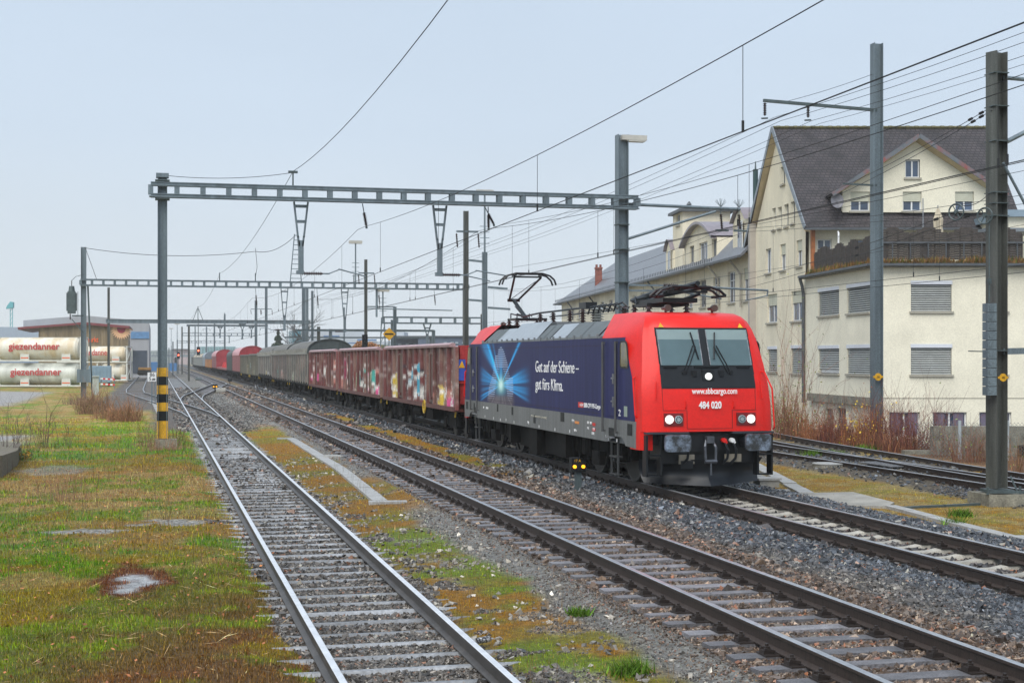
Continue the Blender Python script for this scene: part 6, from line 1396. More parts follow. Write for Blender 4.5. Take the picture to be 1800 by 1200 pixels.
# main front wall above the terrace, right end wall
wm = Wall((16.4, 79.7), (27.75, 79.7), 7.1, 9.95)
wm.window(house, .4, 1.2, 7.4, 9.3, 'casement', sill=False); wm.window(house, 2.2, 4.4, 7.4, 9.3, 'dark', sill=False); wm.window(house, 6.0, 7.2, 7.9, 9.3, 'casement'); wm.build('upper_wall', house)
m = MB(W); m.box(16.42, 16.62, 79.4, 79.7, 7.2, 9.8); m.build('wood_post', mat('orange_wood', (.38, .13, .04), .6, 0, .3, 4), house)
er_ = Wall((27.75, 79.7), (27.75, 90.2), ZG, 9.95); er_.build('end_wall', house)
m = MB(W); m.mesh([(27.76, 79.7, 9.95), (27.76, 90.2, 9.95), (27.76, 85, 16.1)], [(0, 1, 2)]); m.build('end_gable', cream, house)
# dormer
dm = Wall((18.15, 79.55), (26.25, 79.55), 10.75, 11.95)
for xa, xb, kd in ((1495, 1529, 'half'), (1587, 1620, 'half'), (1679, 1712, 'half')): dm.window(house, dm.s_of(xa), dm.s_of(xb), dm.z_of(1600, 371), dm.z_of(1600, 337), kd, frac=.5)
dm.build('dormer_wall', house)
m = MB(W); ua, ub, za, zb = .0314 * 0 + 21.6, 22.4, 12.65, 13.65
P = lambda u, z: (u, 79.55, z); ap = (22.2, 14.65)
tz = lambda u: 11.95 + (ap[1] - 11.95) * (1 - abs(u - ap[0]) / (ap[0] - 18.15 if u < ap[0] else 26.25 - ap[0]))
for a_, b_ in ((18.15, 19.8), (19.8, ua), (ua, ap[0]), (ap[0], ub), (ub, 24.4), (24.4, 26.25)):
    if a_ >= ua and b_ <= ub: m.mesh([P(a_, 11.95), P(b_, 11.95), P(b_, za), P(a_, za)], [(0, 1, 2, 3)]); m.mesh([P(a_, zb), P(b_, zb), P(b_, tz(b_)), P(a_, tz(a_))], [(0, 1, 2, 3)])
    else: m.mesh([P(a_, 11.95), P(b_, 11.95), P(b_, tz(b_)), P(a_, tz(a_))], [(0, 1, 2, 3)])
m.build('dormer_gable', cream, house)
dw = Wall((ua, 79.55), (ub, 79.55), za, zb); dw.window(house, 0.0, ub - ua, za, zb, 'casement')
for uu in (18.15, 26.25): m = MB(W); m.mesh([(uu, 79.55, 10.75), (uu, 79.55, 11.95), (uu, 81.1, 11.95)], [(0, 1, 2)]); m.build('dormer_cheek', cream, house)
m = MB(W); A1 = (ap[0], 78.9, 14.95); A2 = (ap[0], 83.9, 14.95)
slab(m, [(17.45, 78.9, 11.75), A1, A2, (17.45, 80.85, 11.75)], .14); slab(m, [A1, (27.0, 78.9, 11.70), (27.0, 80.8, 11.70), A2], .14); m.build('dormer_roof', rt, house)
vr = mat('verge_rusty', (.14, .16, .18), .5, .1, .3, 1.2, col2=(.20, .06, .05))
m = MB(W); m.bar((17.45, 78.86, 11.66), (ap[0], 78.86, 14.86), .05, .22); m.bar((27.0, 78.86, 11.61), (ap[0], 78.86, 14.86), .05, .22); m.build('dormer_verge', vr, house)
m = MB(W); m.mesh([(17.5, 78.9, 11.6), (18.15, 79.55, 11.9), (ap[0], 79.55, 14.6), (ap[0], 78.9, 14.8)], [(0, 1, 2, 3)]); m.mesh([(26.95, 78.9, 11.55), (26.25, 79.55, 11.9), (ap[0], 79.55, 14.6), (ap[0], 78.9, 14.8)], [(0, 1, 2, 3)]); m.build('dormer_soffit', sof, house)
m = MB(W); m.bar((15.95, 78.8, 9.78), (27.9, 78.8, 9.78), .14, .12); m.build('gutter', gutm, house)
# terrace slab, gutter, canopy
m = MB(W); m.prism([(C1[0] - .35, C1[1] - .35), (28.3, 69.25), (28.3, 79.9), (C2[0] - .3, 80.0)], 'z', 7.1, 7.28); m.build('terrace_slab', concd, house)
m = MB(W); m.bar((C1[0] - .42, C1[1] - .42, 7.22), (28.4, 69.18, 7.22), .14, .12); m.bar((C1[0] - .42, C1[1] - .42, 7.22), (C2[0] - .38, 80.0, 7.22), .14, .12); m.build('terrace_gutter', gutm, house)
m = MB(W); m.path([(C2[0] - .35, 79.9, 7.15), (C2[0] - .2, 79.95, 6.7), (C2[0] - .12, 80.05, 6.3), (C2[0] - .12, 80.05, .3)], .09, 8); m.build('downpipe', gutm, house)
m = MB(W); m.box(23.4, 26.2, 71.5, 74.5, 9.0, 9.18); m.build('canopy', zinc, house)
m = MB(W); m.box(23.6, 26.0, 74.2, 74.4, 7.3, 9.0); m.build('canopy_wall', white, house)
m = MB(W)
m.path([(17.7, 78.6, 9.6), (17.5, 77.6, 9.45), (17.36, 77.0, 9.2), (17.36, 77.0, 7.3)], .05, 6); m.build('white_pipe', white, house)
# satellite dish
def dish():
    c = Vector(W(17.72, 78.9, 11.32)); p = thing('satellite_dish', 'grey satellite dish at the left corner of the dormer', 'satellite dish', c); m = MB(); n = 20; ax = Vector((-.25, -1, .25)).normalized(); a = ax.cross(Vector((0, 0, 1))).normalized(); b_ = a.cross(ax)
    vs = []; 
    for k, r_ in enumerate((0, .15, .3, .42)):
        for i in range(n): t = 2 * math.pi * i / n; vs.append(tuple(c + (a * math.cos(t) * .85 + b_ * math.sin(t)) * r_ - ax * (.11 * (1 - (r_ / .42) ** 2))))
    for k in range(3):
        for i in range(n): m.f.append((k * n + i, k * n + (i + 1) % n, (k + 1) * n + (i + 1) % n, (k + 1) * n + i)); m.m.append(0)
    m.v = vs; m.build('dish', mat('dish_grey', (.14, .14, .16), .5), p, recalc=False)
    m = MB(); m.tube(c - ax * .1, c + ax * .35 - Vector((0, 0, .2)), .015, 5); m.tube(c - ax * .2, c + Vector((.3, .6, -.5)), .04, 5); m.build('mount', gutm, p)
dish()
# terrace fence panels: one fence
fn = thing('terrace_fence', 'dark wooden slatted privacy fence with arched tops round the roof terrace', 'fence', W(C1[0], C1[1], 7.3))
fw = mat('dark_fence_wood', (.052, .043, .038), .8, 0, .35, 4, fine=.3)
def fence_panel(p, q, z0, zs, arc):
    p, q = Vector(p), Vector(q); L_ = (q - p).length; d = (q - p) / L_; m = MB(W); n = 13; seg = 6
    for k in range(n):
        z = z0 + (zs - z0) * k / n
        for j in range(seg):
            t0, t1 = j / seg, (j + 1) / seg; ztop = zs + arc * math.sin(math.pi * (t0 + t1) / 2)
            zz_ = z0 + (ztop - z0) * k / n; hh = (ztop - z0) / n * .93
            a_, b_ = p + d * L_ * t0, p + d * L_ * t1; m.bar((a_.x, a_.y, zz_ + hh / 2), (b_.x, b_.y, zz_ + hh / 2), .03 + .02 * (k % 2), hh)
    for t in (0, .33, .66, 1): a_ = p + d * L_ * t; m.bar((a_.x, a_.y, z0 - .1), (a_.x, a_.y, zs + arc * math.sin(math.pi * t) * .95), .08, .05, up=(0, 1, 0))
    m.build('panel', fw, fn)
xs_ = [17.6, 19.25, 21.1, 22.85, 24.7]
for a_, b_ in zip(xs_[:-1], xs_[1:]): fence_panel((a_, 70.0, 0), (b_ - .06, 70.0, 0), 7.5, 8.75, .33)
for v0, v1 in ((70.3, 72.2), (72.3, 74.3), (74.4, 76.3), (76.4, 79.2)): fence_panel((uF(v0) + .25, v0, 0), (uF(v1) + .25, v1, 0), 7.5, 8.45, .3)
m = MB(W); m.box(17.3, 27.6, 69.85, 69.92, 8.28, 8.36)
for k in range(12): m.bar((17.5 + k * .86, 69.88, 7.3), (17.5 + k * .86, 69.88, 8.3), .05, .05, up=(0, 1, 0))
m.build('rail', gutm, fn)
# grass tufts on the terrace edge
n = 5200; t = RNG.random(n); uu = np.where(t < .72, 17.1 + 11 * RNG.random(n), 0); vv = np.where(t < .72, 69.25 + .6 * RNG.random(n), 69.5 + 10 * RNG.random(n)); uu = np.where(t < .72, uu, uF(vv) - .25 + .5 * RNG.random(n))
V = []; h_ = .16 + .38 * RNG.random(n) * (vn(uu, vv, .8) + .3); a_ = RNG.random(n) * 6.28; wd_ = .035
B = np.stack([uu, vv, np.full(n, 7.26)], -1); sdv = np.stack([np.cos(a_), np.sin(a_), 0 * a_], -1) * wd_; tip = B + np.stack([(RNG.random(n) - .5) * .25, -RNG.random(n) * .3, h_ - .15 * RNG.random(n)], -1)
V = np.stack([B - sdv, B + sdv, tip], 1).reshape(-1, 3); V = np.stack([V[:, 0] * CT + V[:, 1] * ST, -V[:, 0] * ST + V[:, 1] * CT, V[:, 2]], -1)
cc = np.where(RNG.random((n, 1)) < .3, C(.16, .17, .03), C(.31, .175, .07)) * (.6 + .8 * RNG.random((n, 1)))
tag(npmesh('terrace_grass', V, np.arange(3 * n).reshape(-1, 3), mat('grass_blades', (1, 1, 1)), np.repeat(cc, 3, 0)), 'dry grass growing along the edge of the roof terrace', 'grass', kind='stuff')
# closed parasol
def parasol():
    b_ = Vector(W(21.35, 72.6, 7.3)); p = thing('parasol', 'closed beige parasol standing behind the terrace fence', 'parasol', b_); m = MB()
    prof = [(.05, 0.2), (.30, .6), (.34, 1.3), (.22, 2.0), (.26, 2.4), (.06, 2.95)]; n = 14; vs = []
    for r_, z in prof:
        for i in range(n): a = 2 * math.pi * i / n; rr = r_ * (1 if i % 2 else .68); vs.append((b_.x + rr * math.cos(a), b_.y + rr * math.sin(a), b_.z + z))
    for k in range(len(prof) - 1):
        for i in range(n): m.f.append((k * n + i, k * n + (i + 1) % n, (k + 1) * n + (i + 1) % n, (k + 1) * n + i)); m.m.append(0)
    m.v = vs; m.build('cloth', mat('beige_cloth', (.50, .44, .33), .9, 0, .2, 6), p, recalc=False); m = MB(); m.tube(b_, b_ + Vector((0, 0, 3.1)), .03, 6); m.build('pole', steel, p)
parasol()
m = MB(W); m.tube((21.0, 74, 7.3), (21.0, 74, 10.9), .03, 5); tag(m.build('flag_pole', steel), 'thin bare metal pole left of the closed parasol', 'pole')
# dark green flue behind the gable
c_ = at(1328, 340, 92.5); q = thing('flue_pipe', 'dark green flue pipe rising behind the gable roof', 'chimney pipe', (c_[0], c_[1], 9)); m = MB(); m.tube((c_[0], c_[1], 9), (c_[0], c_[1], at(0, 298, 92.5)[2]), .17, 10); m.build('flue', mat('flue_green', (.03, .07, .07), .4, .2), q); m = MB(); m.tube((c_[0], c_[1], at(0, 298, 92.5)[2]), (c_[0], c_[1], at(0, 284, 92.5)[2]), .07, 8, .03); m.build('tip', galvd, q)
# right hand block
blk_r = thing('flat_roofed_block', 'cream block with blue grey roof edge cut by the right border', 'building', W(25.6, 75, ZG))
wb = Wall((25.55, 74.5), (38, 74.5), 7.3, 10.0); wb.build('wall', blk_r); Wall((25.55, 84), (25.55, 74.5), 7.3, 10.0).build('side_wall', blk_r)
m = MB(W); m.box(25.3, 38, 74.2, 84, 10.0, 10.35); m.build('roof_edge', mat('blue_grey_fascia', (.20, .27, .33), .5), blk_r)
Wall((30., 69.6), (40, 69.6), ZG, 7.3).build('front_wall', blk_r)
# ---- long building
lb = thing('long_building', 'long cream building with slate roof, arched dormer and square tower', 'building', W(uF(95), 95, ZG))
V0, V1 = 90.4, 168.5
wl = Wall((uF(V1), V1), (uF(V0), V0), ZG, 9.3, creamd)
for xa, xb, yt, yb, kd in ((1307, 1321, 470, 528, 'half'), (1280, 1292, 477, 532, 'casement'), (1254, 1265, 487, 534, 'casement'), (1230, 1241, 492, 540, 'dark'), (1209, 1217.5, 498, 541, 'casement'), (1177, 1186, 501, 519, 'casement'), (1158, 1167, 505, 521, 'casement'), (1140, 1148, 513, 526, 'casement'), (1126, 1132, 515, 528, 'casement'), (1112, 1119, 519, 530, 'casement'), (1099, 1105, 522, 532, 'casement'), (1071, 1077, 527, 535, 'casement'), (1056, 1062, 530, 538, 'casement'),
        (1307, 1320, 575, 620, 'casement'), (1280, 1292, 577, 622, 'casement'), (1254, 1265, 580, 620, 'casement'), (1230, 1240, 580, 620, 'casement'), (1015, 1020, 548, 560, 'casement')):
    win_px(wl, lb, xa, xb, yt, yb, kd, frac=.35)
wl.build('facade', lb)
Wall((uF(V1) + 8, V1), (uF(V1), V1), ZG, 9.3, creamd).build('end_wall', lb)
slate = mat('grey_slate_roof', (.17, .18, .20), .4, 0, .35, 1.5, col2=(.11, .115, .125), fine=.35, bsc=6, streak=0)
def e_(v, w_, z): return (uF(v) + w_, v, z)
m = MB(W)
slab(m, [e_(169.6, -.7, 9.1), e_(97.5, -.7, 9.1), e_(97.5, 4, 13.1), e_(157, 4, 13.1)], .15); slab(m, [e_(169.6, -.7, 9.1), e_(157, 4, 13.1), e_(169.6, 8.6, 9.1)], .15); slab(m, [e_(97.5, 8.6, 9.1), e_(169.6, 8.6, 9.1), e_(157, 4, 13.1), e_(97.5, 4, 13.1)], .15)
slab(m, [e_(97.6, -.8, 9.2), e_(90.3, -.8, 9.2), e_(90.3, 2.5, 12.6), e_(97.6, 2.5, 12.6)], .15)
m.build('roof', slate, lb)
m = MB(W); m.bar(e_(169.7, -.75, 9.05), e_(90.3, -.85, 9.1), .2, .14)
for k in range(120): v = 98 + k * .6; m.bar(e_(v, -.6, 9.3), e_(v, -.6, 9.55), .05)
m.build('eave_gutter', gutm, lb)
for v in (93, 98.5, 118, 131, 146, 160):
    m = MB(W); m.path([e_(v, -.7, 9.0), e_(v - .2, -.35, 8.5), e_(v - .5, -.15, 8.1), e_(v - .5, -.15, 6 if v < 100 else 7)], .07, 6); m.build('downpipe', mat('pipe_beige', (.36, .33, .27), .5) if v < 100 else gutm, lb)
m = MB(W); m.box(uF(89.9) - .35, uF(89.9) + .05, 89.6, 90.2, ZG, at(0, 374, 90)[2]); m.build('corner_duct', mat('duct_beige', (.42, .38, .33), .5, .1, .1), lb)
# tower
tw = Wall((12.82, 108.8), (16.4, 108.8), 8.5, 13.75, creamd); tw.build('tower_front', lb); t2 = Wall((uF(112), 112.), (12.82, 108.8), 8.5, 13.75, creamd); win_px(t2, lb, 1189, 1195.5, 376, 396, 'casement'); t2.build('tower_side', lb)
m = MB(W); m.prism([(12.5, 108.3), (16.7, 108.3), (16.7, 112.4), (uF(112.4) - .3, 112.4)], 'z', 13.75, 13.95); m.build('tower_roof', gutm, lb)
m = MB(W); m.tube((13.4, 109.6, 13.95), (13.4, 109.6, 14.35), .14, 8); m.tube((13.4, 109.6, 14.35), (13.4, 109.6, 14.6), .22, 8, .05); m.build('roof_vent', redp if False else gutm, lb)
# arched dormer
va, vb = 98.8, 108.2
wa = Wall((uF(vb) - .02, vb), (uF(va) - .02, va), 9.3, 11.0, creamd)
for xa, xb, yt, yb, kd in ((1212, 1220, 425, 465, 'dark'), (1229, 1243.5, 421, 460, 'casement'), (1251.5, 1260.3, 412, 452, 'dark')):
    wa.window(lb, wa.s_of(xa), wa.s_of(xb), 9.45 if kd == 'dark' else 9.4, 10.95, kd)
wa.build('dormer_front', lb)
m = MB(W); P = []
for i in range(17): t = i / 16; v = va + (vb - va) * t; P.append((v, 11.0 + 1.35 * math.sin(math.pi * t) ** .9))
m.mesh([(uF(v) - .02, v, z) for v, z in P], [tuple(range(17))]); m.build('dormer_arch', creamd, lb)
m = MB(W)
for (v, z), (v2, z2) in zip(P[:-1], P[1:]): m.mesh([(uF(v) - .45, v, z + .12), (uF(v2) - .45, v2, z2 + .12), (uF(v2) + 3.2, v2, z2 + .12), (uF(v) + 3.2, v, z + .12), (uF(v) - .45, v, z - .06), (uF(v2) - .45, v2, z2 - .06), (uF(v2) + 3.2, v2, z2 - .06), (uF(v) + 3.2, v, z - .06)], [(0, 1, 2, 3), (7, 6, 5, 4), (0, 4, 5, 1)])
m.build('dormer_roof', mat('wet_purple_roof', (.22, .19, .21), .35, 0, .2, 2), lb)
Wall((uF(va) - .02, va), (uF(va) + 2.4, va), 9.3, 11.0, creamd).build('dormer_cheek', lb)
for xa, xb, zt in ((1173, 1186, 11.9), (1291, 1318, 12.3)):
    v1_, v0_ = vF(xa), vF(xb); m = MB(W); n = 8; P = [(v0_, 9.4), *[(v0_ + (v1_ - v0_) * i / n, zt - .9 + .9 * math.sin(math.pi * i / n)) for i in range(n + 1)], (v1_, 9.4)]
    for o0, o1, mi, g_ in ((-.1, 2.6, 0, 0),): m.mesh([(uF(v) + o0, v, z) for v, z in P] + [(uF(v) + o1, v, z) for v, z in P], [tuple(range(len(P)))] + [(i, (i + 1) % len(P), len(P) + (i + 1) % len(P), len(P) + i) for i in range(len(P))])
    dd = m.build('round_dormer', creamd, lb)
    m = MB(W); P2 = P[1:-1]
    for (v, z), (v2, z2) in zip(P2[:-1], P2[1:]): m.mesh([(uF(v) - .35, v, z + .1), (uF(v2) - .35, v2, z2 + .1), (uF(v2) + 2.7, v2, z2 + .1), (uF(v) + 2.7, v, z + .1)], [(0, 1, 2, 3)])
    m.build('cap', mat('wet_purple_roof', (.2, .2, .2)), dd)
    vm_ = (v0_ + v1_) / 2; w_ = (v1_ - v0_) * .28; m = MB(W); m.box(uF(vm_) - .16, uF(vm_) - .11, vm_ - w_, vm_ + w_, 9.6, zt - .8); wn = m.build('window', wfr, dd)
    m = MB(W); 
    for s_ in (-1, 1): m.box(uF(vm_) - .18, uF(vm_) - .165, *sorted((vm_ + s_ * w_ * .12, vm_ + s_ * w_ * .85)), 9.7, zt - .9)
    m.build('pane', pan, wn)
c_ = (uF(150) + 1.0, 150.); m = MB(W); m.box(c_[0] - .35, c_[0] + .35, 149.6, 150.4, 10, 12.1); m.box(c_[0] - .4, c_[0] + .4, 149.5, 150.5, 12.0, 12.15)
for k in (-.2, .2): m.tube((c_[0] + k, 150, 12.1), (c_[0] + k, 150, 12.45), .12, 8)
m.build('chimney', mat('red_brick', (.22, .07, .05), .8, 0, .3, 5, fine=.3), lb)
# ---- concrete wall and wire fence
cw = thing('concrete_wall', 'stained concrete block wall behind the wire mesh fence', 'wall', W(13.5, 45, -.6))
for k in range(8):
    for j, (z0, z1) in enumerate(((-1.0, -.13), (-.12, .62))):
        u0 = 13.1 + k * 1.95 + (.0 if j else -.9); m = MB(W); m.box(u0, u0 + 1.93, 45, 45.4, z0, z1); m.build('block', concd, cw)
fe = thing('mesh_fence', 'green grey wire mesh fence with round posts in front of the concrete wall', 'fence', W(13, 42.5, -.5)); fm = mat('mesh_wire', (.16, .18, .18), .5, .2)
for px in (1687, 1771, 1858):
    u = (px - 900) * 42.5 / F; m = MB(W); m.tube((u, 42.5, -.8), (u, 42.5, CH - 109 * 42.5 / F), .05, 8); m.build('post', mat('pale_post', (.35, .40, .42), .5), fe)
m = MB(W); u0, u1, z0, z1 = 11.9, 17.6, -.6, .86; s_ = .11
k = u0 - (z1 - z0)
while k < u1:
    a0, a1 = max(k, u0), min(k + (z1 - z0), u1); m.bar((a0, 42.5, z0 + a0 - k), (a1, 42.5, z0 + a1 - k), .006); m.bar((a0, 42.51, z1 - (a0 - k)), (a1, 42.51, z1 - (a1 - k)), .006); k += s_
m.build('mesh', fm, fe)
# car roof seen over the wall
def car():
    p = thing('parked_car', 'dark car half hidden behind the concrete wall at the right border', 'car', W(17.6, 43.9, -.9)); m = MB(W); P = [(15.6, -.55), (15.6, .05), (16.2, .12), (16.75, .42), (18.3, .42), (18.9, .1), (19.6, .0), (19.6, -.55)]
    m.mesh([(u, 43.2, z) for u, z in P] + [(u, 44.7, z) for u, z in P], [tuple(range(8)), tuple(range(15, 7, -1))] + [(i, (i + 1) % 8, 8 + (i + 1) % 8, 8 + i) for i in range(8)]); m.build('body', blk, p)
    m = MB(W); m.mesh([(16.35, 43.19, .12), (16.8, 43.19, .38), (18.2, 43.19, .38), (18.6, 43.19, .12)], [(0, 1, 2, 3)]); m.build('window', pan, p)
    for u in (16.4, 18.9): m = MB(W); m.tube((u, 43.15, -.58), (u, 43.4, -.58), .31, 16); m.build('wheel', dirt, p)
car()
# ------------------------------------------------------------------ left side: hall, tank containers, yard
cladb = mat('brown_cladding', (.22, .165, .095), .6, 0, .45, .8, fine=.2, streak=2.5)
def BX(name, parent, px0, px1, yt, yb, D, dep, m_, zb=None):
    u0, u1 = (px0 - 900) * D / F, (px1 - 900) * D / F; z1 = CH + (630 - yt) * D / F; z0 = CH + (630 - yb) * D / F if zb is None else zb
    m = MB(W); q_ = .2455 * dep if px0 < 600 else 0; m.mesh([(u0, D, z0), (u1, D, z0), (u1, D, z1), (u0, D, z1), (u0 - q_, D + dep, z0), (u1 - q_, D + dep, z0), (u1 - q_, D + dep, z1), (u0 - q_, D + dep, z1)], [(0, 1, 2, 3), (7, 6, 5, 4), (1, 5, 6, 2), (0, 3, 7, 4), (3, 2, 6, 7), (0, 4, 5, 1)]); return m.build(name, m_, parent)
hl = thing('market_hall', 'brown corrugated market hall with a red roof edge and sunflower painting', 'hall', W((150 - 900) * 190 / F, 190, -.4))
D = 190.; uu = lambda px, d=None: (px - 900) * (d or D) / F; zz = lambda py, d=None: CH + (630 - py) * (d or D) / F
m = MB(W); u0, u1 = uu(68), uu(225); zl, zm_, zr = zz(575), zz(570), zz(577); um = uu(148)
m.mesh([(u0, D, -.4), (u1, D, -.4), (u1, D, zr), (um, D, zm_), (u0, D, zl), (u0 - 5, D + 20, -.4), (u1 - 5, D + 20, -.4), (u1 - 5, D + 20, zr), (um - 5, D + 20, zm_), (u0 - 5, D + 20, zl)], [(0, 1, 2, 3, 4), (9, 8, 7, 6, 5), (1, 6, 7, 2), (0, 4, 9, 5)])
m.build('wall', cladb, hl)
m = MB(W)
k = u0
while k < u1: m.box(k, k + .10, D - .05, D, -.3, min(zl, zr) - .2 + .0); k += .42
m.build('cladding_ribs', cladb, hl)
m = MB(W); m.bar((uu(34), D - .5, zz(577)), (um, D - .5, zm_ + .12), .25, .28); m.bar((um, D - .5, zm_ + .12), (u1 + .3, D - .5, zr + .12), .25, .28); slab(m, [(uu(34), D - .6, zz(577)), (um, D - .6, zm_ + .3), (um - 5, D + 20, zm_ + .3), (uu(34) - 5, D + 20, zz(577))], .2); slab(m, [(um, D - .6, zm_ + .3), (u1 + .4, D - .6, zr + .3), (u1 - 4.6, D + 20, zr + .3), (um - 5, D + 20, zm_ + .3)], .2)
m.build('roof', mat('dark_red_roof_edge', (.17, .035, .04), .5), hl)
m = MB(W); c = (uu(213.5), zz(585)); n = 15
for i in range(n):
    a = math.pi * (1.0 + i / n * 1.15) - .3; r0, r1 = .55, 1.45; da = .13
    m.mesh([(c[0] + r0 * math.cos(a - da), D - .08, c[1] + .5 + r0 * math.sin(a - da)), (c[0] + (r1 * .7) * math.cos(a - da), D - .08, c[1] + .5 + r1 * .7 * math.sin(a - da)), (c[0] + r1 * math.cos(a), D - .08, c[1] + .5 + r1 * math.sin(a)), (c[0] + r1 * .7 * math.cos(a + da), D - .08, c[1] + .5 + r1 * .7 * math.sin(a + da)), (c[0] + r0 * math.cos(a + da), D - .08, c[1] + .5 + r0 * math.sin(a + da))], [(0, 1, 2, 3, 4)])
fl_ = m.build('painted_flower', mat('flower_petal', (.75, .45, .25), .7, 0, .2), hl, recalc=False)
m = MB(W); P = [(c[0] + .55 * math.cos(t), D - .1, c[1] + .5 + .55 * math.sin(t)) for t in np.linspace(math.pi * .95, math.pi * 2.1, 12)]; m.mesh(P, [tuple(range(12))]); m.build('flower_centre', mat('flower_red', (.35, .03, .06), .7), fl_, recalc=False)
def wtext(name, s_, u, z, D, size, m_, parent, width=None): return text(name, s_, size, W(u, D, z), (CT, -ST, 0), (0, 0, 1), m_, parent, width=width, bold=size * .02)
org = mat('orange_lettering', (.75, .12, .03), .6, 0, .05)
wtext('hall_sign', 'markt', uu(151), zz(601), D - .12, .95, org, hl, uu(173.5) - uu(151))
gh = thing('grey_warehouse', 'long grey metal warehouse behind the brown hall, with a blue window band', 'warehouse', W(uu(150, 235), 235, -.4)); D = 235.
gm_ = mat('grey_sheet_cladding', (.30, .31, .33), .6, 0, .08, .5, streak=2)
m = MB(W); P = [(uu(41), -.4), (uu(262), -.4), (uu(262), zz(565)), (uu(150), zz(554.5)), (uu(41), zz(563))]; m.mesh([(u, D, z) for u, z in P] + [(u - 14.7, D + 60, z) for u, z in P], [(0, 1, 2, 3, 4)] + [(i, (i + 1) % 5, 5 + (i + 1) % 5, 5 + i) for i in range(5)]); m.build('wall', gm_, gh)
BX('window_band', gh, 230, 262.3, 583, 595, D - .15, .2, mat('blue_window_band', (.10, .22, .40), .3)); BX('door', gh, 232.5, 258.5, 616, 656, D - .1, .2, mat('dark_blue_door', (.035, .05, .075), .5, 0, .1)); BX('canopy', gh, 224, 232, 612, 616, D - 1.5, 1.6, mat('dark_red_roof_edge', (.17, .035, .04)))
bh = thing('low_blue_shed', 'low pale blue shed at the left border behind the tank containers', 'shed', W(uu(25, 225), 225, -.4)); D = 225.
m = MB(W); P = [(uu(-60), -.4), (uu(69), -.4), (uu(69), zz(585)), (uu(34), zz(575)), (uu(-60), zz(573))]; m.mesh([(u, D, z) for u, z in P] + [(u, D + 9.5, z) for u, z in P], [(0, 1, 2, 3, 4)] + [(i, (i + 1) % 5, 5 + (i + 1) % 5, 5 + i) for i in range(5)]); m.build('wall', mat('pale_blue_cladding', (.30, .36, .44), .6, 0, .06), bh); BX('lower_band', bh, 0, 68, 596, 640, D - .1, .05, mat('darker_blue_cladding', (.20, .27, .38), .6))
# tank containers
tankm = mat('tank_dirty_white', (.76, .74, .65), .5, 0, .25, .9, fine=.15, streak=1.0, col2=(.50, .41, .27)); frm = mat('tank_frame_white', (.60, .61, .56), .5, 0, .15, 2); tankg = mat('tank_grey_white', (.55, .57, .52), .5, 0, .3, .8, fine=.15, streak=1.2)
logo = mat('red_tank_lettering', (.48, .05, .05), .6, 0, .1)
def tank(label, px0, px1, yt, yb, D, m_, txt=None, grp='stacked tank containers'):
    u0, u1 = uu(px0, D), uu(px1, D); z1, z0 = zz(yt, D), zz(yb, D); H_ = z1 - z0; p = thing('tank_container', label, 'tank container', W((u0 + u1) / 2, D, z0), 0, grp); zc_, r_ = z0 + H_ * .52, H_ * .46
    m = MB(W); m.tube((u0 + .7, D + 1.2, zc_), (u1 - .7, D + 1.2, zc_), r_, 28)
    for s_, ue in ((-1, u0 + .7), (1, u1 - .7)): m.tube((ue, D + 1.2, zc_), (ue + s_ * .25, D + 1.2, zc_), r_, 28, r_ * .86); m.tube((ue + s_ * .25, D + 1.2, zc_), (ue + s_ * .45, D + 1.2, zc_), r_ * .86, 28, r_ * .45)
    m.build('tank', m_, p, smooth=True)
    m = MB(W)
    for ue in (u0 + .07, u1 - .07):
        for v in (D, D + 2.4): m.bar((ue, v, z0), (ue, v, z1), .14, .14, up=(0, 1, 0))
        for z in (z0 + .08, z1 - .08): m.bar((ue, D, z), (ue, D + 2.4, z), .12)
        m.bar((ue, D, z0 + .1), (ue, D + 2.4, z1 - .1), .06)
    for v in (D, D + 2.4): m.bar((u0, v, z0 + .07), (u1, v, z0 + .07), .12, .14)
    m.bar((u0, D + 1.2, z1 - .05), (u1, D + 1.2, z1 - .05), .5, .04); m.build('frame', frm, p)
    for k in (.32, .78):
        m = MB(W); a = u0 + (u1 - u0) * k; m.box(a, a + .9, D - .0, D + .3, z0 + .1, z0 + .75); m.build('valve_box', frm, p); m = MB(W); m.box(a + .05, a + .85, D - .02, D, z0 + .32, z0 + .42); m.build('stripe', org, p)
    if txt: wtext('tank_lettering', txt[0], uu(txt[1], D), zz(txt[3], D), D - .04, 1.0, logo, p, uu(txt[2], D) - uu(txt[1], D))
    return p
T = 'giezendanner'
tank('upper left tank container with large red lettering on cream', -15, 143, 592, 635, 150, tankm, (T, 15, 105, 614))
tank('lower left tank container, grey with brighter red lettering', -15, 143, 637, 679, 150, tankg, (T, 18, 108, 659))
tank('far upper tank container half covered by the mast', 100, 224, 608, 637, 178, tankm, (T, 133, 193, 624))
tank('far lower tank container with a bare end frame', 170, 224, 638, 669, 178, tankm)
for o_ in [o for o in S.objects if o.name.startswith('tank_lettering')]: pass
ct = thing('blue_container', 'pale blue corrugated container between the mast and the far tanks', 'container', W(uu(175, 160), 160, -.3)); BX('body', ct, 156, 195, 643, 672, 160, 2.4, mat('pale_blue_steel', (.25, .36, .45), .5, 0, .15, 1))
m = MB(W)
for k in range(16): a = uu(156, 160) + k * .155; m.box(a, a + .07, 159.94, 160, zz(671, 160), zz(644, 160))
m.build('ribs', mat('pale_blue_steel', (.25, .36, .45)), ct)
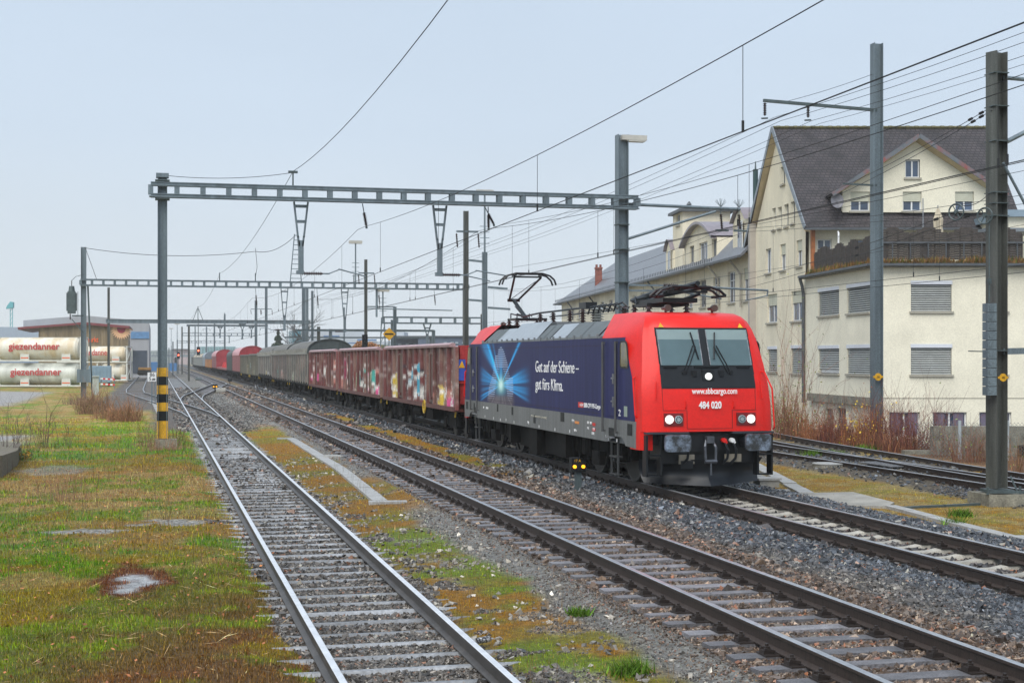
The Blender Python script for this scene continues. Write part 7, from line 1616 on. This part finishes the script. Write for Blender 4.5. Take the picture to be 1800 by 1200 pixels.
for px0, px1, yt, yb, D_, lb_ in ((264, 279, 636, 652, 330, 'blue container left of the striped mast'), (295, 312, 638, 652, 330, 'blue container right of the striped mast'),):
    q = thing('blue_container', lb_, 'container', W(uu(px0, D_), D_, -.3)); BX('body', q, px0, px1, yt, yb, D_, 3, mat('strong_blue', (.04, .15, .34), .5, 0, .15, 1)); BX('door_post', q, px0 + .3, px0 + 1.2, yt + 1, yb, D_ - .1, .1, mat('pale_blue_steel', (.25, .36, .45)))
# orange flat wagon in the yard
q = thing('rail_trolley', 'small orange topped rail vehicle before the dark warehouse door', 'rail vehicle', W(uu(255, 215), 215, -.3)); BX('deck', q, 243, 266, 646, 650, 215, 5, mat('trolley_orange', (.42, .22, .06), .6, 0, .3, 2)); BX('chassis', q, 244, 265, 650, 656, 215, 5, dirt)
for a in (246, 251, 257, 262): m = MB(W); m.tube((uu(a, 215), 214.9, zz(655, 215)), (uu(a, 215), 215.2, zz(655, 215)), .4, 14); m.build('wheel', whm, q)
# barrier, slab, cabinet
q = thing('barrier', 'red and white striped barrier boards before the far tanks', 'barrier', W(uu(187, 150), 150, -.3))
for yy_, d_ in ((665, 0), (674.5, -3)):
    for k in range(6): m = MB(W); D_ = 150 + d_; a = uu(177 + k * 4.2, D_); m.box(a, a + uu(4.1 + 900, D_), D_ - .03, D_, zz(yy_ + 1.6 + k * .3, D_), zz(yy_ - 1.2 + k * .3, D_)); m.build('stripe', redp if k % 2 else white, q)
for px in (177.5, 201): m = MB(W); m.bar((uu(px, 150), 150.05, -.4), (uu(px, 150), 150.05, zz(663, 150)), .08, up=(0, 1, 0)); m.build('post', galv, q)
q = thing('switch_cabinet', 'pale green grey switch cabinet among the brown weeds', 'cabinet', W(uu(168, 98), 98, -.35)); BX('body', q, 162.5, 173.5, 662, 694, 98, .35, mat('cabinet_grey', (.38, .42, .38), .6, 0, .1)); BX('lid', q, 161.8, 174.2, 660.5, 662.2, 97.9, .5, mat('cabinet_grey', (.3, .3, .3)))
# crane / light tower
q = thing('light_tower', 'turquoise tower mast on the left horizon', 'tower', W(uu(19, 300), 300, -.3)); m = MB(W); a, b_ = uu(18, 300), uu(22, 300); z1 = zz(540, 300)
for u in (a, b_): m.bar((u, 300, -.3), (u, 300, z1), .12, up=(0, 1, 0))
for k in range(14): z = z1 * k / 14; m.bar((a, 300, z), (b_, 300, z + z1 / 14), .07)
tq = mat('turquoise_steel', (.12, .38, .42), .5); m.build('mast', tq, q); m = MB(W); m.prism([(uu(11.5, 300), zz(543, 300)), (uu(24, 300), zz(541, 300)), (uu(24, 300), zz(531, 300)), (uu(19, 300), zz(530, 300)), (uu(13, 300), zz(538, 300))], 'y', 299.6, 300.4); m.build('head', tq, q)
# ------------------------------------------------------------------ far background
br_ = thing('road_bridge', 'grey road bridge crossing the tracks in the haze', 'bridge', W(uu(345, 430), 430, 0)); D = 430.
m = MB(W); m.box(uu(240), uu(440), D, D + 10, zz(627.5), zz(623)); m.build('deck', mat('bridge_grey', (.20, .23, .25), .7), br_)
m = MB(W); m.box(uu(240), uu(440), D - .1, D, zz(620), zz(619))
for k in range(34): a = uu(240 + k * 6); m.bar((a, D, zz(624)), (a, D, zz(619.3)), .12, up=(0, 1, 0))
m.build('railing', galv, br_)
for px in (276, 302, 326, 352, 376, 398): m = MB(W); m.box(uu(px), uu(px + 1.6), D + 3, D + 5, -.4, zz(628)); m.build('pier', mat('bridge_grey', (.2, .2, .2)), br_)
bb = thing('blue_grey_depot', 'long blue grey depot behind the red open wagons', 'building', W(uu(730, 240), 240, -.4)); D = 240.
bgm = mat('blue_grey_cladding', (.085, .115, .165), .6, 0, .08, .4); BX('wing', bb, 735, 860, 591, 660, D, 20, bgm); BX('low_wing', bb, 690, 735, 593, 660, D + 3, 20, mat('blue_grey_cladding_light', (.13, .165, .22), .6)); BX('roof_edge', bb, 688, 862, 590, 592.3, D - .3, 20, gutm)
for px in (677, 690, 700, 713, 726, 780, 792, 800, 812): BX('window', bb, px, px + 5.5, 603.5 if px < 735 else 601, 609 if px < 735 else 604, D - .1 if px >= 735 else D + 2.9, .15, mat('far_window', (.32, .38, .42), .3))
wb_ = thing('white_factory', 'pale factory hall behind the arched wagon with blue ribbon windows', 'building', W(uu(600, 300), 300, -.4)); D = 300.
pw = mat('pale_factory_wall', (.42, .46, .50), .7, 0, .05); BX('hall', wb_, 535, 640, 578, 650, D, 30, pw); BX('annexe', wb_, 640, 735, 600, 650, D - 6, 20, pw); BX('upper_storey', wb_, 690, 710, 583, 600, D - 2, 12, pw)
for a, b_, yt, yb in ((569, 597, 589.5, 593.5), (628, 662, 596, 599), (604, 626, 602, 604)): BX('ribbon_window', wb_, a, b_, yt, yb, D - 6.3, .2, mat('ribbon_glass', (.10, .18, .33), .3))
gt = thing('glass_tower', 'small teal glass tower left of the pale factory', 'building', W(uu(521, 280), 280, -.4)); BX('body', gt, 514, 529, 581, 640, 280, 8, mat('teal_glass', (.10, .22, .27), .3, 0, .2, 1)); BX('base', gt, 514, 532, 596, 640, 279, 8, mat('teal_glass', (.1, .2, .2)))
for k in range(3): BX('pane', gt, 516 + k * 4.5, 519 + k * 4.5, 591, 596, 278.8, .2, mat('far_window', (.32, .38, .42)))
tg = thing('teal_glass_hall', 'pale teal glass hall beyond the red round roofed wagons', 'building', W(uu(380, 420), 420, -.4)); BX('body', tg, 354, 414, 609, 640, 420, 30, mat('pale_teal_cladding', (.22, .36, .38), .5)); BX('side_wing', tg, 414, 470, 611, 640, 415, 30, pw)
for k in range(12): BX('mullion', tg, 356 + k * 5, 356.5 + k * 5, 610, 638, 419.8, .2, galv)
pk = thing('pink_house', 'faint pink building over the road bridge', 'building', W(uu(310, 520), 520, 0)); BX('body', pk, 304, 330, 614, 640, 520, 20, mat('pink_wall', (.42, .34, .34), .8)); BX('roof', pk, 303, 331, 613, 614, 519, 22, gutm)
# hills in the haze
def hill(px0, px1, D, hgt, seed, name):
    n = 40; m = MB(W); us = np.linspace(uu(px0, D), uu(px1, D), n); zs = [hgt * (.35 + .65 * float(fbm(u / 3 + seed, 3, 40))) * math.sin(math.pi * i / (n - 1)) ** .5 for i, u in enumerate(us)]
    V = [(u, D, -2) for u in us] + [(u, D + 60, z) for u, z in zip(us, zs)] + [(u, D + 400, z * .8) for u, z in zip(us, zs)]
    m.mesh(V, [(i, i + 1, n + i + 1, n + i) for i in range(n - 1)] + [(n + i, n + i + 1, 2 * n + i + 1, 2 * n + i) for i in range(n - 1)])
    tag(m.build(name, mat('far_hill', (.05, .07, .05), .9, 0, .3, .05)), 'low wooded hill far away in the haze', kind='structure')
hill(-200, 1100, 1500, 16, 3, 'hills'); hill(780, 1250, 1300, 22, 9, 'hills')
# ------------------------------------------------------------------ bushes, trees, small things
twig = mat('red_brown_twigs', (1, 1, 1), .7, 0, .2, 5, attr='Col')
def sticks(name, segs, cols, parent=None, m_=None):
    """segs: list of (p, q, r0, r1)"""
    A = np.array([s_[0] for s_ in segs], float); B = np.array([s_[1] for s_ in segs], float); r0 = np.array([s_[2] for s_ in segs]); r1 = np.array([s_[3] for s_ in segs])
    d = B - A; d /= np.linalg.norm(d, axis=1)[:, None] + 1e-9; up = np.where(np.abs(d[:, 2:3]) > .9, np.array([[1., 0, 0]]), np.array([[0, 0, 1.]])); a = np.cross(d, up); a /= np.linalg.norm(a, axis=1)[:, None]; b_ = np.cross(a, d)
    V = []
    for P, r_ in ((A, r0), (B, r1)):
        for k in range(3): t = k * 2.0944; V.append(P + (a * math.cos(t) + b_ * math.sin(t)) * r_[:, None])
    V = np.stack(V, 1); n = len(A); o_ = 6 * np.arange(n)[:, None]
    Fq = np.concatenate([o_ + np.array([[k, (k + 1) % 3, 3 + (k + 1) % 3, 3 + k]]) for k in range(3)], 0)
    if parent is not None: V = V - np.array(parent.location)
    return npmesh(name, V.reshape(-1, 3), Fq, m_ or twig, np.repeat(np.asarray(cols), 6, 0), parent)
def grow(base, d, ln, r_, depth, R, out, nb=2, spread=.45, up=.15):
    p = np.array(base, float); d = np.array(d, float); n = 3
    for i in range(n):
        d = d + R.normal(0, .07, 3) + np.array((0, 0, up * .15)); d /= np.linalg.norm(d); q = p + d * ln / n; out.append((p, q, r_ * (1 - i / n * .4), r_ * (1 - (i + 1) / n * .4), depth)); p = q
        if depth > 0 and i > 0 or (depth > 0 and i == 0 and R.random() < .4):
            for k in range(nb):
                e = d + R.normal(0, spread, 3); e[2] = abs(e[2]) * .8 + .1; e /= np.linalg.norm(e); grow(p, e, ln * (.45 + .3 * R.random()), r_ * .5, depth - 1, R, out, nb, spread, up)
def shrub(label, X, Y, w_, h_, n, seed, col, leaf=None, r_=.008, grp='bare brown bushes', name='bush', nl=0, depth=1, z=None):
    R = np.random.default_rng(seed); t = thing(name, label, 'bush', (X, Y, float(height(X, Y)) if z is None else z), 0, grp); out = []
    for i in range(n):
        a, rr = R.random() * 6.28, math.sqrt(R.random()) * w_ * .5; x, y = X + rr * math.cos(a), Y + rr * math.sin(a) * .6; hh = h_ * (.30 + .60 * R.random() ** 1.6) * (1 - .35 * (rr / (w_ * .5)) ** 2)
        d = np.array((math.cos(a) * .25 * rr / w_, math.sin(a) * .2, 1.)) + R.normal(0, .12, 3); d /= np.linalg.norm(d); grow((x, y, float(height(x, y)) - .05 if z is None else z), d, hh, r_ * (.6 + .8 * R.random()), depth, R, out, 1, .3 if h_ > 4 else .4)
    cols = np.array(col) * np.exp(R.normal(0, .3, (len(out), 1))) * (1 + R.normal(0, .08, (len(out), 3)))
    sticks('stems', [o_[:4] for o_ in out], np.clip(cols, .005, .8), t)
    if nl:
        k = R.integers(0, len(out), nl); P = np.array([out[i][1] for i in k]) + R.normal(0, .06, (nl, 3)); leafm(P, leaf, R, t, .035)
    return t
def leafm(P, cols, R, t, sz, name='leaves'):
    n = len(P); a = R.normal(size=(n, 3)); a /= np.linalg.norm(a, axis=1)[:, None]; b_ = np.cross(a, R.normal(size=(n, 3))); b_ /= np.linalg.norm(b_, axis=1)[:, None]; s_ = (sz * (.5 + R.random(n)))[:, None]
    V = np.stack([P - a * s_, P + b_ * s_ * .6, P + a * s_, P - b_ * s_ * .6], 1).reshape(-1, 3) - np.array(t.location)
    cc = np.array(cols)[R.integers(0, len(cols), n)] * np.exp(R.normal(0, .25, (n, 1)))
    return npmesh(name, V, np.arange(4 * n).reshape(-1, 4), mat('leaf', (1, 1, 1), .6, 0, .1, 3, attr='Col'), np.repeat(np.clip(cc, 0, .8), 4, 0), t)
RB = (.15, .045, .030); OB = (.30, .12, .045); TB = (.20, .10, .05)
def at_g(px, D): u = (px - 900) * D / F; return W(u, D, 0)[:2]
specs = [  # px, distance, width, height, stems, colour, label
    (1362, 56, 2.6, 2.1, 220, OB, 'dense straw brown bush right behind the locomotive nose', (.2, 500)),
    (1392, 54, 1.9, 4.6, 46, (.22, .09, .05), 'tall bare saplings rising above the bushes left of the downpipe', (0, 220)),
    (1415, 56, 2.4, 1.9, 180, TB, 'brown bush with a few green leaves under the downpipe', (.2, 500)),
    (1450, 53, 2.6, 1.4, 190, OB, 'low rusty bush before the basement openings', (.1, 200)),
    (1490, 51, 2.4, 1.7, 190, RB, 'wine red bush left of the tall mast', (.1, 120)),
    (1522, 49, 1.7, 1.8, 130, OB, 'bush with yellow forsythia sprigs beside the tall mast', (.1, 260)),
    (1560, 49, 1.8, 2.2, 140, RB, 'upright red twigs just right of the tall mast', (.1, 60)),
    (1600, 47.5, 2.0, 2.2, 150, RB, 'dense red twigs before the purple basement window', (.1, 60)),
    (1640, 46, 1.8, 2.0, 120, RB, 'red twigs at the left end of the mesh fence', (.1, 60)),
    (1672, 44, 1.4, 1.5, 80, (.17, .08, .05), 'thin twigs leaning on the mesh fence', (.1, 30)),
    (1712, 41.5, 1.4, 1.1, 110, (.18, .08, .045), 'low dead brush at the foot of the mesh fence', (.1, 30)),
    (1790, 38, 1.5, 1.0, 90, (.22, .11, .05), 'low dead brush right of the thick mast', (.1, 30))]
for i, (px, D, w_, h_, n, col, lb_, (a, nl)) in enumerate(specs):
    X, Y = at_g(px, D)
    lf = [(.16, .24, .05), (.28, .30, .08)] if i != 5 else [(.75, .50, .03), (.70, .42, .02)]
    if i in (3, 4, 6, 7): lf = [(.30, .10, .04)]
    shrub(lb_, X, Y, w_, h_, n, 40 + i, col, lf, .009 if h_ > 4 else .007, nl=nl, depth=1 if i != 1 else 2)
# undergrowth along the far side of the right siding: stuff
n = 5000; D = 40 + 18 * RNG.random(n); X = np.interp(D, [36, 47, 58], [21.8, 23.2, 25.5]) + RNG.normal(0, .9, n); Y = (D - X * ST) / CT; k = X > np.interp(Y, [28, 47, 62], [21.6, 23.0, 25.6]) - .1; X, Y = X[k], Y[k]
k = D[k] > 45.5; X, Y = X[k], Y[k]; h_ = .2 + .6 * RNG.random(len(X)) ** 2; cc = np.where(RNG.random((len(X), 1)) < .5, C(.28, .12, .05), C(.16, .055, .035)) * np.exp(RNG.normal(0, .35, (len(X), 1)))
stalks('undergrowth', X, Y, h_, .008 + .006 * RNG.random(len(X)), np.clip(cc, 0, .6), 'rusty brown dead undergrowth along the rightmost siding', .5, 'undergrowth')
# left shrubs
Ls = [((75, 49), 1.9, 1.7, 34, (.10, .055, .045), 'sparse bare bush standing before the concrete kerb wall', 2, .008), ((8, 42), 1.4, 2.0, 24, (.08, .055, .05), 'bare twigs at the left border above the concrete wall', 2, .008),
      ((112, 31), 1.1, .85, 60, (.24, .13, .08), 'small reddish weed clump in the straw patch', 1, .004), ((165, 80), 1.9, 1.7, 260, (.25, .14, .08), 'big brown weed clump around the switch cabinet', 1, .012),
      ((220, 70), 1.7, 1.15, 300, (.30, .15, .075), 'rusty dry shrub left of the striped mast', 1, .012), ((190, 73), 1.6, .8, 160, (.27, .14, .07), 'rust coloured brush at the edge of the ballast', 1, .011),
      ((140, 96), 2.2, .9, 130, (.18, .12, .08), 'grey brown weeds under the transformer mast', 1, .011), ((272, 49.5), 1.5, 1.1, 70, (.16, .075, .05), 'dark weeds at the left foot of the striped mast', 1, .006),
      ((300, 50.5), 1.0, 1.0, 40, (.15, .075, .05), 'thin weeds at the right foot of the striped mast', 1, .006), ((284, 47.6), 1.3, .5, 160, (.27, .15, .09), 'reddish dry grass tuft before the mast foundation', 1, .005)]
for i, ((px, D), w_, h_, n, col, lb_, dp, r_) in enumerate(Ls):
    X, Y = at_g(px, D); shrub(lb_, X, Y, w_, h_, n, 70 + i, col, None, r_, depth=dp, grp='dry bushes of the left meadow')
X, Y = at_g(32, 43); t = shrub('small plant with yellow flowers at the concrete wall', X, Y, .9, .35, 50, 99, (.10, .12, .03), [(.6, .32, .02), (.12, .16, .03)], .006, nl=420, grp='dry bushes of the left meadow', name='flowering_bush')
# bare tree and evergreen far right of the yard
def tree(label, px, ytop, D, w_, seed, col, spread=.5, depth=4):
    X, Y = at_g(px, D); R = np.random.default_rng(seed); t = thing('tree', label, 'tree', (X, Y, -.4)); ht = CH + (630 - ytop) * D / F; out = []
    base = np.array((X, Y, -.4)); 
    sticks('trunk', [(base, base + np.array((0, 0, ht * .42)), .22, .16), (base + np.array((0, 0, ht * .42)), base + np.array((.1, 0, ht * .75)), .16, .08)], np.array([col, col]), t)
    for k in range(9):
        a = R.random() * 6.28; d = np.array((math.cos(a) * .8, math.sin(a) * .8, .75)); grow(base + np.array((0, 0, ht * (.3 + .4 * R.random()))), d / np.linalg.norm(d), w_ * .45, .07, 2, R, out, 2, spread)
    sticks('crown', [(o_[0], o_[1], o_[2], o_[3]) for o_ in out], np.array(col) * np.exp(R.normal(0, .2, (len(out), 1))), t)
tree('leafless tree behind the masts left of the arched wagon roof', 536, 545, 190, 5.0, 5, (.06, .055, .05))
tree('second leafless tree, fainter and lower', 512, 575, 230, 4.0, 6, (.07, .065, .06))
def evergreen():
    D = 235; X, Y = at_g(489, D); t = thing('evergreen_tree', 'dark evergreen tree above the olive wagons', 'tree', (X, Y, -.4)); R = np.random.default_rng(4); m = MB(); m.tube((X, Y, -.4), (X, Y, 6.6), .3, 8, .1); m.build('trunk', dirt, t)
    n = 5000; z = R.random(n) ** .8; r_ = (1 - z) * 2.9 * (.6 + .4 * np.sin(z * 40 + R.random(n) * 2)); a = R.random(n) * 6.28; P = np.stack([X + r_ * np.cos(a) * R.random(n) ** .4, Y + r_ * np.sin(a), .5 + z * 6.9], -1); leafm(P, [(.03, .06, .03), (.045, .08, .035), (.02, .04, .025)], R, t, .16, 'crown')
evergreen()
def hedge(label, px0, px1, ytop, D, seed, cols):
    R = np.random.default_rng(seed); X, Y = at_g((px0 + px1) / 2, D); t = thing('hedge', label, 'hedge', (X, Y, -.4), 0, None); n = 7000; u = uu(px0, D) + (uu(px1, D) - uu(px0, D)) * R.random(n); zt = CH + (630 - ytop) * D / F
    z = R.random(n) ** .7 * (zt * (.82 + .25 * vn(u, u * 0, 1.2))); v = D + R.normal(0, .7, n); P = np.stack([u * CT + v * ST, -u * ST + v * CT, z], -1); leafm(P, cols, R, t, .14, 'foliage')
    m = MB(W)
    for k in range(8): a = uu(px0, D) + (uu(px1, D) - uu(px0, D)) * (k + .5) / 8; m.tube((a, D, -.4), (a, D, zt * .7), .06, 5)
    m.build('stems', dirt, t)
hedge('orange brown hedge behind the second portal masts', 612, 668, 603, 175, 2, [(.32, .14, .05), (.24, .10, .04), (.38, .18, .06)])
hedge('yellow green hedge beside the blue grey depot', 668, 692, 604, 180, 3, [(.26, .24, .06), (.18, .18, .06)])
# ---- kerbs, troughs, slabs lying between the tracks
def gslab(name, label, pts, th, m_, cat, wid=None, group=None, zt=.0):
    """flat strip through ground points (photo pixels)"""
    P = []
    for q in pts: z = -.30; x, y, _ = atz(q[0], q[1], z); P.append((x, y))
    t = None; m = MB()
    if wid:
        for (x, y), (x2, y2) in zip(P[:-1], P[1:]):
            n = max(1, int(math.hypot(x2 - x, y2 - y) / 1.0)); dx, dy = (x2 - x) / n, (y2 - y) / n; l = math.hypot(dx, dy); nx_, ny_ = dy / l * wid / 2, -dx / l * wid / 2
            for k in range(n):
                a, b_, c_, d_ = x + dx * k, y + dy * k, x + dx * (k + .975), y + dy * (k + .975); z = float(height((a + c_) / 2, (b_ + d_) / 2)) + th + .008 * rnd.random()
                m.mesh([(a - nx_, b_ - ny_, z - .2), (a + nx_, b_ + ny_, z - .2), (c_ + nx_, d_ + ny_, z - .2), (c_ - nx_, d_ - ny_, z - .2), (a - nx_, b_ - ny_, z), (a + nx_, b_ + ny_, z), (c_ + nx_, d_ + ny_, z), (c_ - nx_, d_ - ny_, z)], [(4, 5, 6, 7), (0, 1, 5, 4), (1, 2, 6, 5), (2, 3, 7, 6), (3, 0, 4, 7)])
    else:
        z = sum(float(height(x, y)) for x, y in P) / len(P) + th; m.prism(P, 'z', z - .25, z)
    return tag(m.build(name, m_), label, cat, group)
trm = mat('trough_concrete', (.34, .34, .33), .5, 0, .2, 3, fine=.25)
gslab('cable_trough', 'long pale concrete trough cover on the moss between the near tracks', [(512, 772), (598, 825), (668, 882)], .05, trm, 'cable trough', .32)
gslab('cable_trough', 'short crosswise trough at the far end of the mossy strip', [(488, 771), (518, 771)], .05, trm, 'cable trough', .35)
gslab('cable_trough', 'short crosswise trough closing the near end of the long trough', [(648, 884), (717, 883)], .05, trm, 'cable trough', .30)
gslab('cable_trough', 'small crosswise trough beside the middle of the long trough', [(572, 805), (612, 806)], .04, trm, 'cable trough', .28)
gslab('kerb', 'short pale kerb left of the striped mast', [(262, 704), (274, 711), (286, 733)], .05, trm, 'kerb', .4)
gslab('kerb', 'pale kerb running away behind the snow plough', [(1310, 806), (1352, 830), (1418, 866)], .05, trm, 'kerb', .34)
gslab('kerb', 'pale kerb along the ballast at the right border', [(1565, 886), (1640, 905), (1720, 925), (1860, 960)], .06, trm, 'kerb', .26)
gslab('kerb', 'short kerb near the signal stones right of the locomotive', [(1352, 863), (1388, 863)], .04, trm, 'kerb', .22)
gslab('slab', 'wide grey concrete slab crossing the mossy ground', [(1400, 864), (1500, 862), (1572, 880), (1560, 887), (1470, 884)], .03, concrete, 'concrete slab')
gslab('rod_cover', 'thin dark rod lying across the moss to the mast foot', [(1578, 888), (1740, 881)], .04, galvd, 'rod', .08)
X = 5.42
m = MB()
for k in range(44): y = 12 + k * 1.0; z = -.235 + .01 * rnd.random(); m.box(X - .05 + .012 * rnd.random(), X + .05, y, y + .985, -.5, z)
tag(m.build('edging', mat('dark_edging', (.10, .09, .08), .5, 0, .3, 3, fine=.3)), 'dark edging beam along the left sleeper ends of the middle track', 'edging')
# shaft ring and grating
x, y, _ = atz(1456, 822, -.3)
q = thing('shaft_ring', 'round concrete shaft ring beside the right siding', 'shaft cover', (x, y, -.42)); m = MB(); m.tube((x, y, -.5), (x, y, -.19), .42, 32); m.build('ring', concrete, q)
m = MB()
for k in range(40): a = k * math.pi / 20; m.box(x + .422 * math.cos(a) - .01, x + .422 * math.cos(a) + .01, y + .422 * math.sin(a) - .01, y + .422 * math.sin(a) + .01, -.48, -.2)
m.build('grooves', concd, q); m = MB(); m.tube((x, y, -.19), (x, y, -.165), .44, 32); m.build('lid', trm, q)
x, y, _ = atz(1572, 816, -.2); q = thing('grating', 'perforated metal grating between the rusty rails', 'grating', (x, y, -.2)); m = MB(); m.box(x - .6, x + .6, y - .9, y + .9, -.2, -.17)
m.build('plate', steel, q); m = MB()
for i in range(9):
    for j in range(6): m.box(x - .5 + j * .19, x - .42 + j * .19, y - .8 + i * .19, y - .72 + i * .19, -.17, -.166)
m.build('holes', black, q)
for px, py, lb_ in ((1320, 848, 'small stone block hidden behind the plough'), (1347, 852, 'square stone block with a lid right of the plough')):
    x, y, _ = atz(px, py, -.3); q = thing('stone_block', lb_, 'stone block', (x, y, -.3)); m = MB(); m.box(x - .25, x + .25, y - .2, y + .2, -.45, -.17); m.build('block', concrete, q); m = MB(); m.box(x - .29, x + .29, y - .24, y + .24, -.17, -.12); m.build('lid', trm, q)
# dwarf signal
x, y, _ = atz(1016, 868, -.22); D = x * ST + y * CT
q = thing('dwarf_signal', 'black dwarf signal with two lit amber lamps beside the locomotive', 'dwarf signal', (x, y, -.25)); zt = CH - (804 - 630) * D / F; zb = CH - (829 - 630) * D / F; w_ = 26 * D / F
m = MB(); P = [(x - w_ / 2, zb), (x + w_ / 2, zb), (x + w_ / 2, zb + .22), (x + w_ * .1, zt), (x - w_ / 2, zt)]; m.prism(P, 'y', y - .05, y + .15); m.build('housing', black, q)
m = MB(); m.box(x - .05, x + .08, y, y + .1, -.3, zb); m.build('post', galvd, q)
am = mat('amber_lamp', (.8, .4, .02), .3, emit=(1, .36, .01), est=1.0)
for k in (-.29, .31): m = MB(); m.disc((x + k * w_, y - .07, zb + .12), .038, (0, 1, 0), .04, 14); m.build('lamp', am, q)
text('plate_text', '17 A', .08, (x - .02, y - .056, zb + .22), (1, 0, 0), (0, 0, 1), yellow, q, align='CENTER', thick=.001)
# far point signals and machines at the crossover
for px, py, D_, lb_ in ((378, 681, 128, 'small point signal with amber lights at the crossover'), (404, 666, 165, 'dark point lever between middle track and train')):
    X, Y = at_g(px, D_); q = thing('point_signal', lb_, 'point signal', (X, Y, -.3)); m = MB(); m.bar((X, Y, -.35), (X, Y, .1), .08, up=(0, 1, 0)); m.build('post', black, q); m = MB(); m.box(X - .22, X + .22, Y - .1, Y + .1, .1, .45); m.build('head', black, q)
    if px < 400:
        for k in (-.12, .12): m = MB(); m.disc((X + k, Y - .12, .25), .06, (0, 1, 0), .03, 10); m.build('lamp', am, q)
for px, py in ((349, 668.5), (388, 690)):
    x, y, _ = atz(px, py, -.25); q = thing('point_machine', 'domed point machine left of the middle track' if px < 370 else 'domed point machine at the crossover heel', 'point machine', (x, y, -.3)); m = MB(); m.tube((x - .4, y, -.1), (x + .4, y, -.1), .28, 14); m.build('dome', galvd if px < 370 else concrete, q); m = MB(); m.box(x - .5, x + .5, y - .3, y + .3, -.4, -.2); m.build('base', concd, q)
# concrete kerb wall at the left border
q = thing('low_concrete_wall', 'low mossy concrete wall ending at the left border', 'wall', W(-17, 44, -.3))
P = [(uu(38, 45.5), 45.5), (uu(30, 40.5), 40.5), (uu(4, 36.8), 36.8), (uu(-60, 35.5), 35.5), (uu(-90, 45.5), 45.5)]
m = MB(W); zt = [.07, .16, .27, .30, .30]; k = len(P); m.mesh([(u, v, -.6) for u, v in P] + [(u, v, z) for (u, v), z in zip(P, zt)], [tuple(range(k, 2 * k))] + [(i, (i + 1) % k, k + (i + 1) % k, k + i) for i in range(k)]); m.build('wall', mat('dirty_wall', (.20, .17, .13), .8, 0, .5, 2.5, .4, 20, col2=(.09, .085, .05), fine=.3), q)
# litter: can beside the near track
x, y, _ = atz(849, 1127, -.3); m = MB(); m.tube((x - .07, y, -.29), (x + .07, y + .03, -.28), .035, 12); m.tube((x + .07, y + .03, -.28), (x + .085, y + .035, -.28), .028, 12); tag(m.build('crushed_can', mat('can_black', (.03, .03, .04), .3, .3, .8, 30, col2=(.5, .5, .5))), 'black and white crushed can right of the bright rail', 'can')
# green weeds at spots
def tuft(px, py, w_, h_, n, seed, lb_, z=-.3):
    x, y, _ = atz(px, py, z); R = np.random.default_rng(seed); xs = x + R.normal(0, w_ / 3, n); ys = y + R.normal(0, w_ / 3, n)
    hh = h_ * (.4 + .7 * R.random(n)); c_ = C(.075, .15, .015) * np.exp(R.normal(0, .35, (n, 1))); a = R.random(n) * 6.28; P = np.stack([xs, ys, height(xs, ys)], -1); s_ = np.stack([np.cos(a), np.sin(a), 0 * a], -1) * .011; tip = P + np.stack([R.normal(0, .5, n) * hh, R.normal(0, .5, n) * hh, hh], -1)
    tag(npmesh('weed_tuft', np.stack([P - s_, P + s_, tip], 1).reshape(-1, 3), np.arange(3 * n).reshape(-1, 3), mat('grass_blades', (1, 1, 1)), np.repeat(c_, 3, 0)), lb_, 'weed', 'green weed tufts')
tuft(1690, 908, .35, .16, 260, 1, 'bright green tuft in the ochre moss left of the thick mast', -.4); tuft(1680, 924, .3, .22, 120, 2, 'dark weed at the right hand kerb', -.4); tuft(1430, 808, .5, .2, 260, 3, 'green tuft beside the round shaft ring', -.4)
tuft(1468, 808, .5, .2, 220, 4, 'green tuft behind the round shaft ring', -.4); tuft(1530, 792, .9, .2, 300, 5, 'grass tuft between the rusty rails', -.3); tuft(1018, 1080, .2, .12, 160, 6, 'bright tuft on the grit edge of the mossy strip'); tuft(1110, 1180, .3, .14, 260, 7, 'green tuft at the bottom of the mossy strip')
# ------------------------------------------------------------------ haze: one closed box of thin air round the whole scene
m = MB(); m.box(-1400, 1900, -60, 2700, -30, 60); hz = m.build('haze', [], None)
hm = bpy.data.materials.new('haze_air'); hm.use_nodes = True; n_ = hm.node_tree; n_.nodes.remove(n_.nodes['Principled BSDF']); pv = n_.nodes.new('ShaderNodeVolumePrincipled')
pv.inputs['Color'].default_value = (.96, .985, 1, 1); pv.inputs['Density'].default_value = .00036; pv.inputs['Anisotropy'].default_value = 0
n_.links.new(pv.outputs[0], n_.nodes['Material Output'].inputs['Volume']); hz.data.materials.clear(); hz.data.materials.append(hm); hm.volume_intersection_method = 'FAST' if hasattr(hm, 'volume_intersection_method') else None
tag(hz, 'thin misty air round the whole scene', 'haze', kind='stuff')
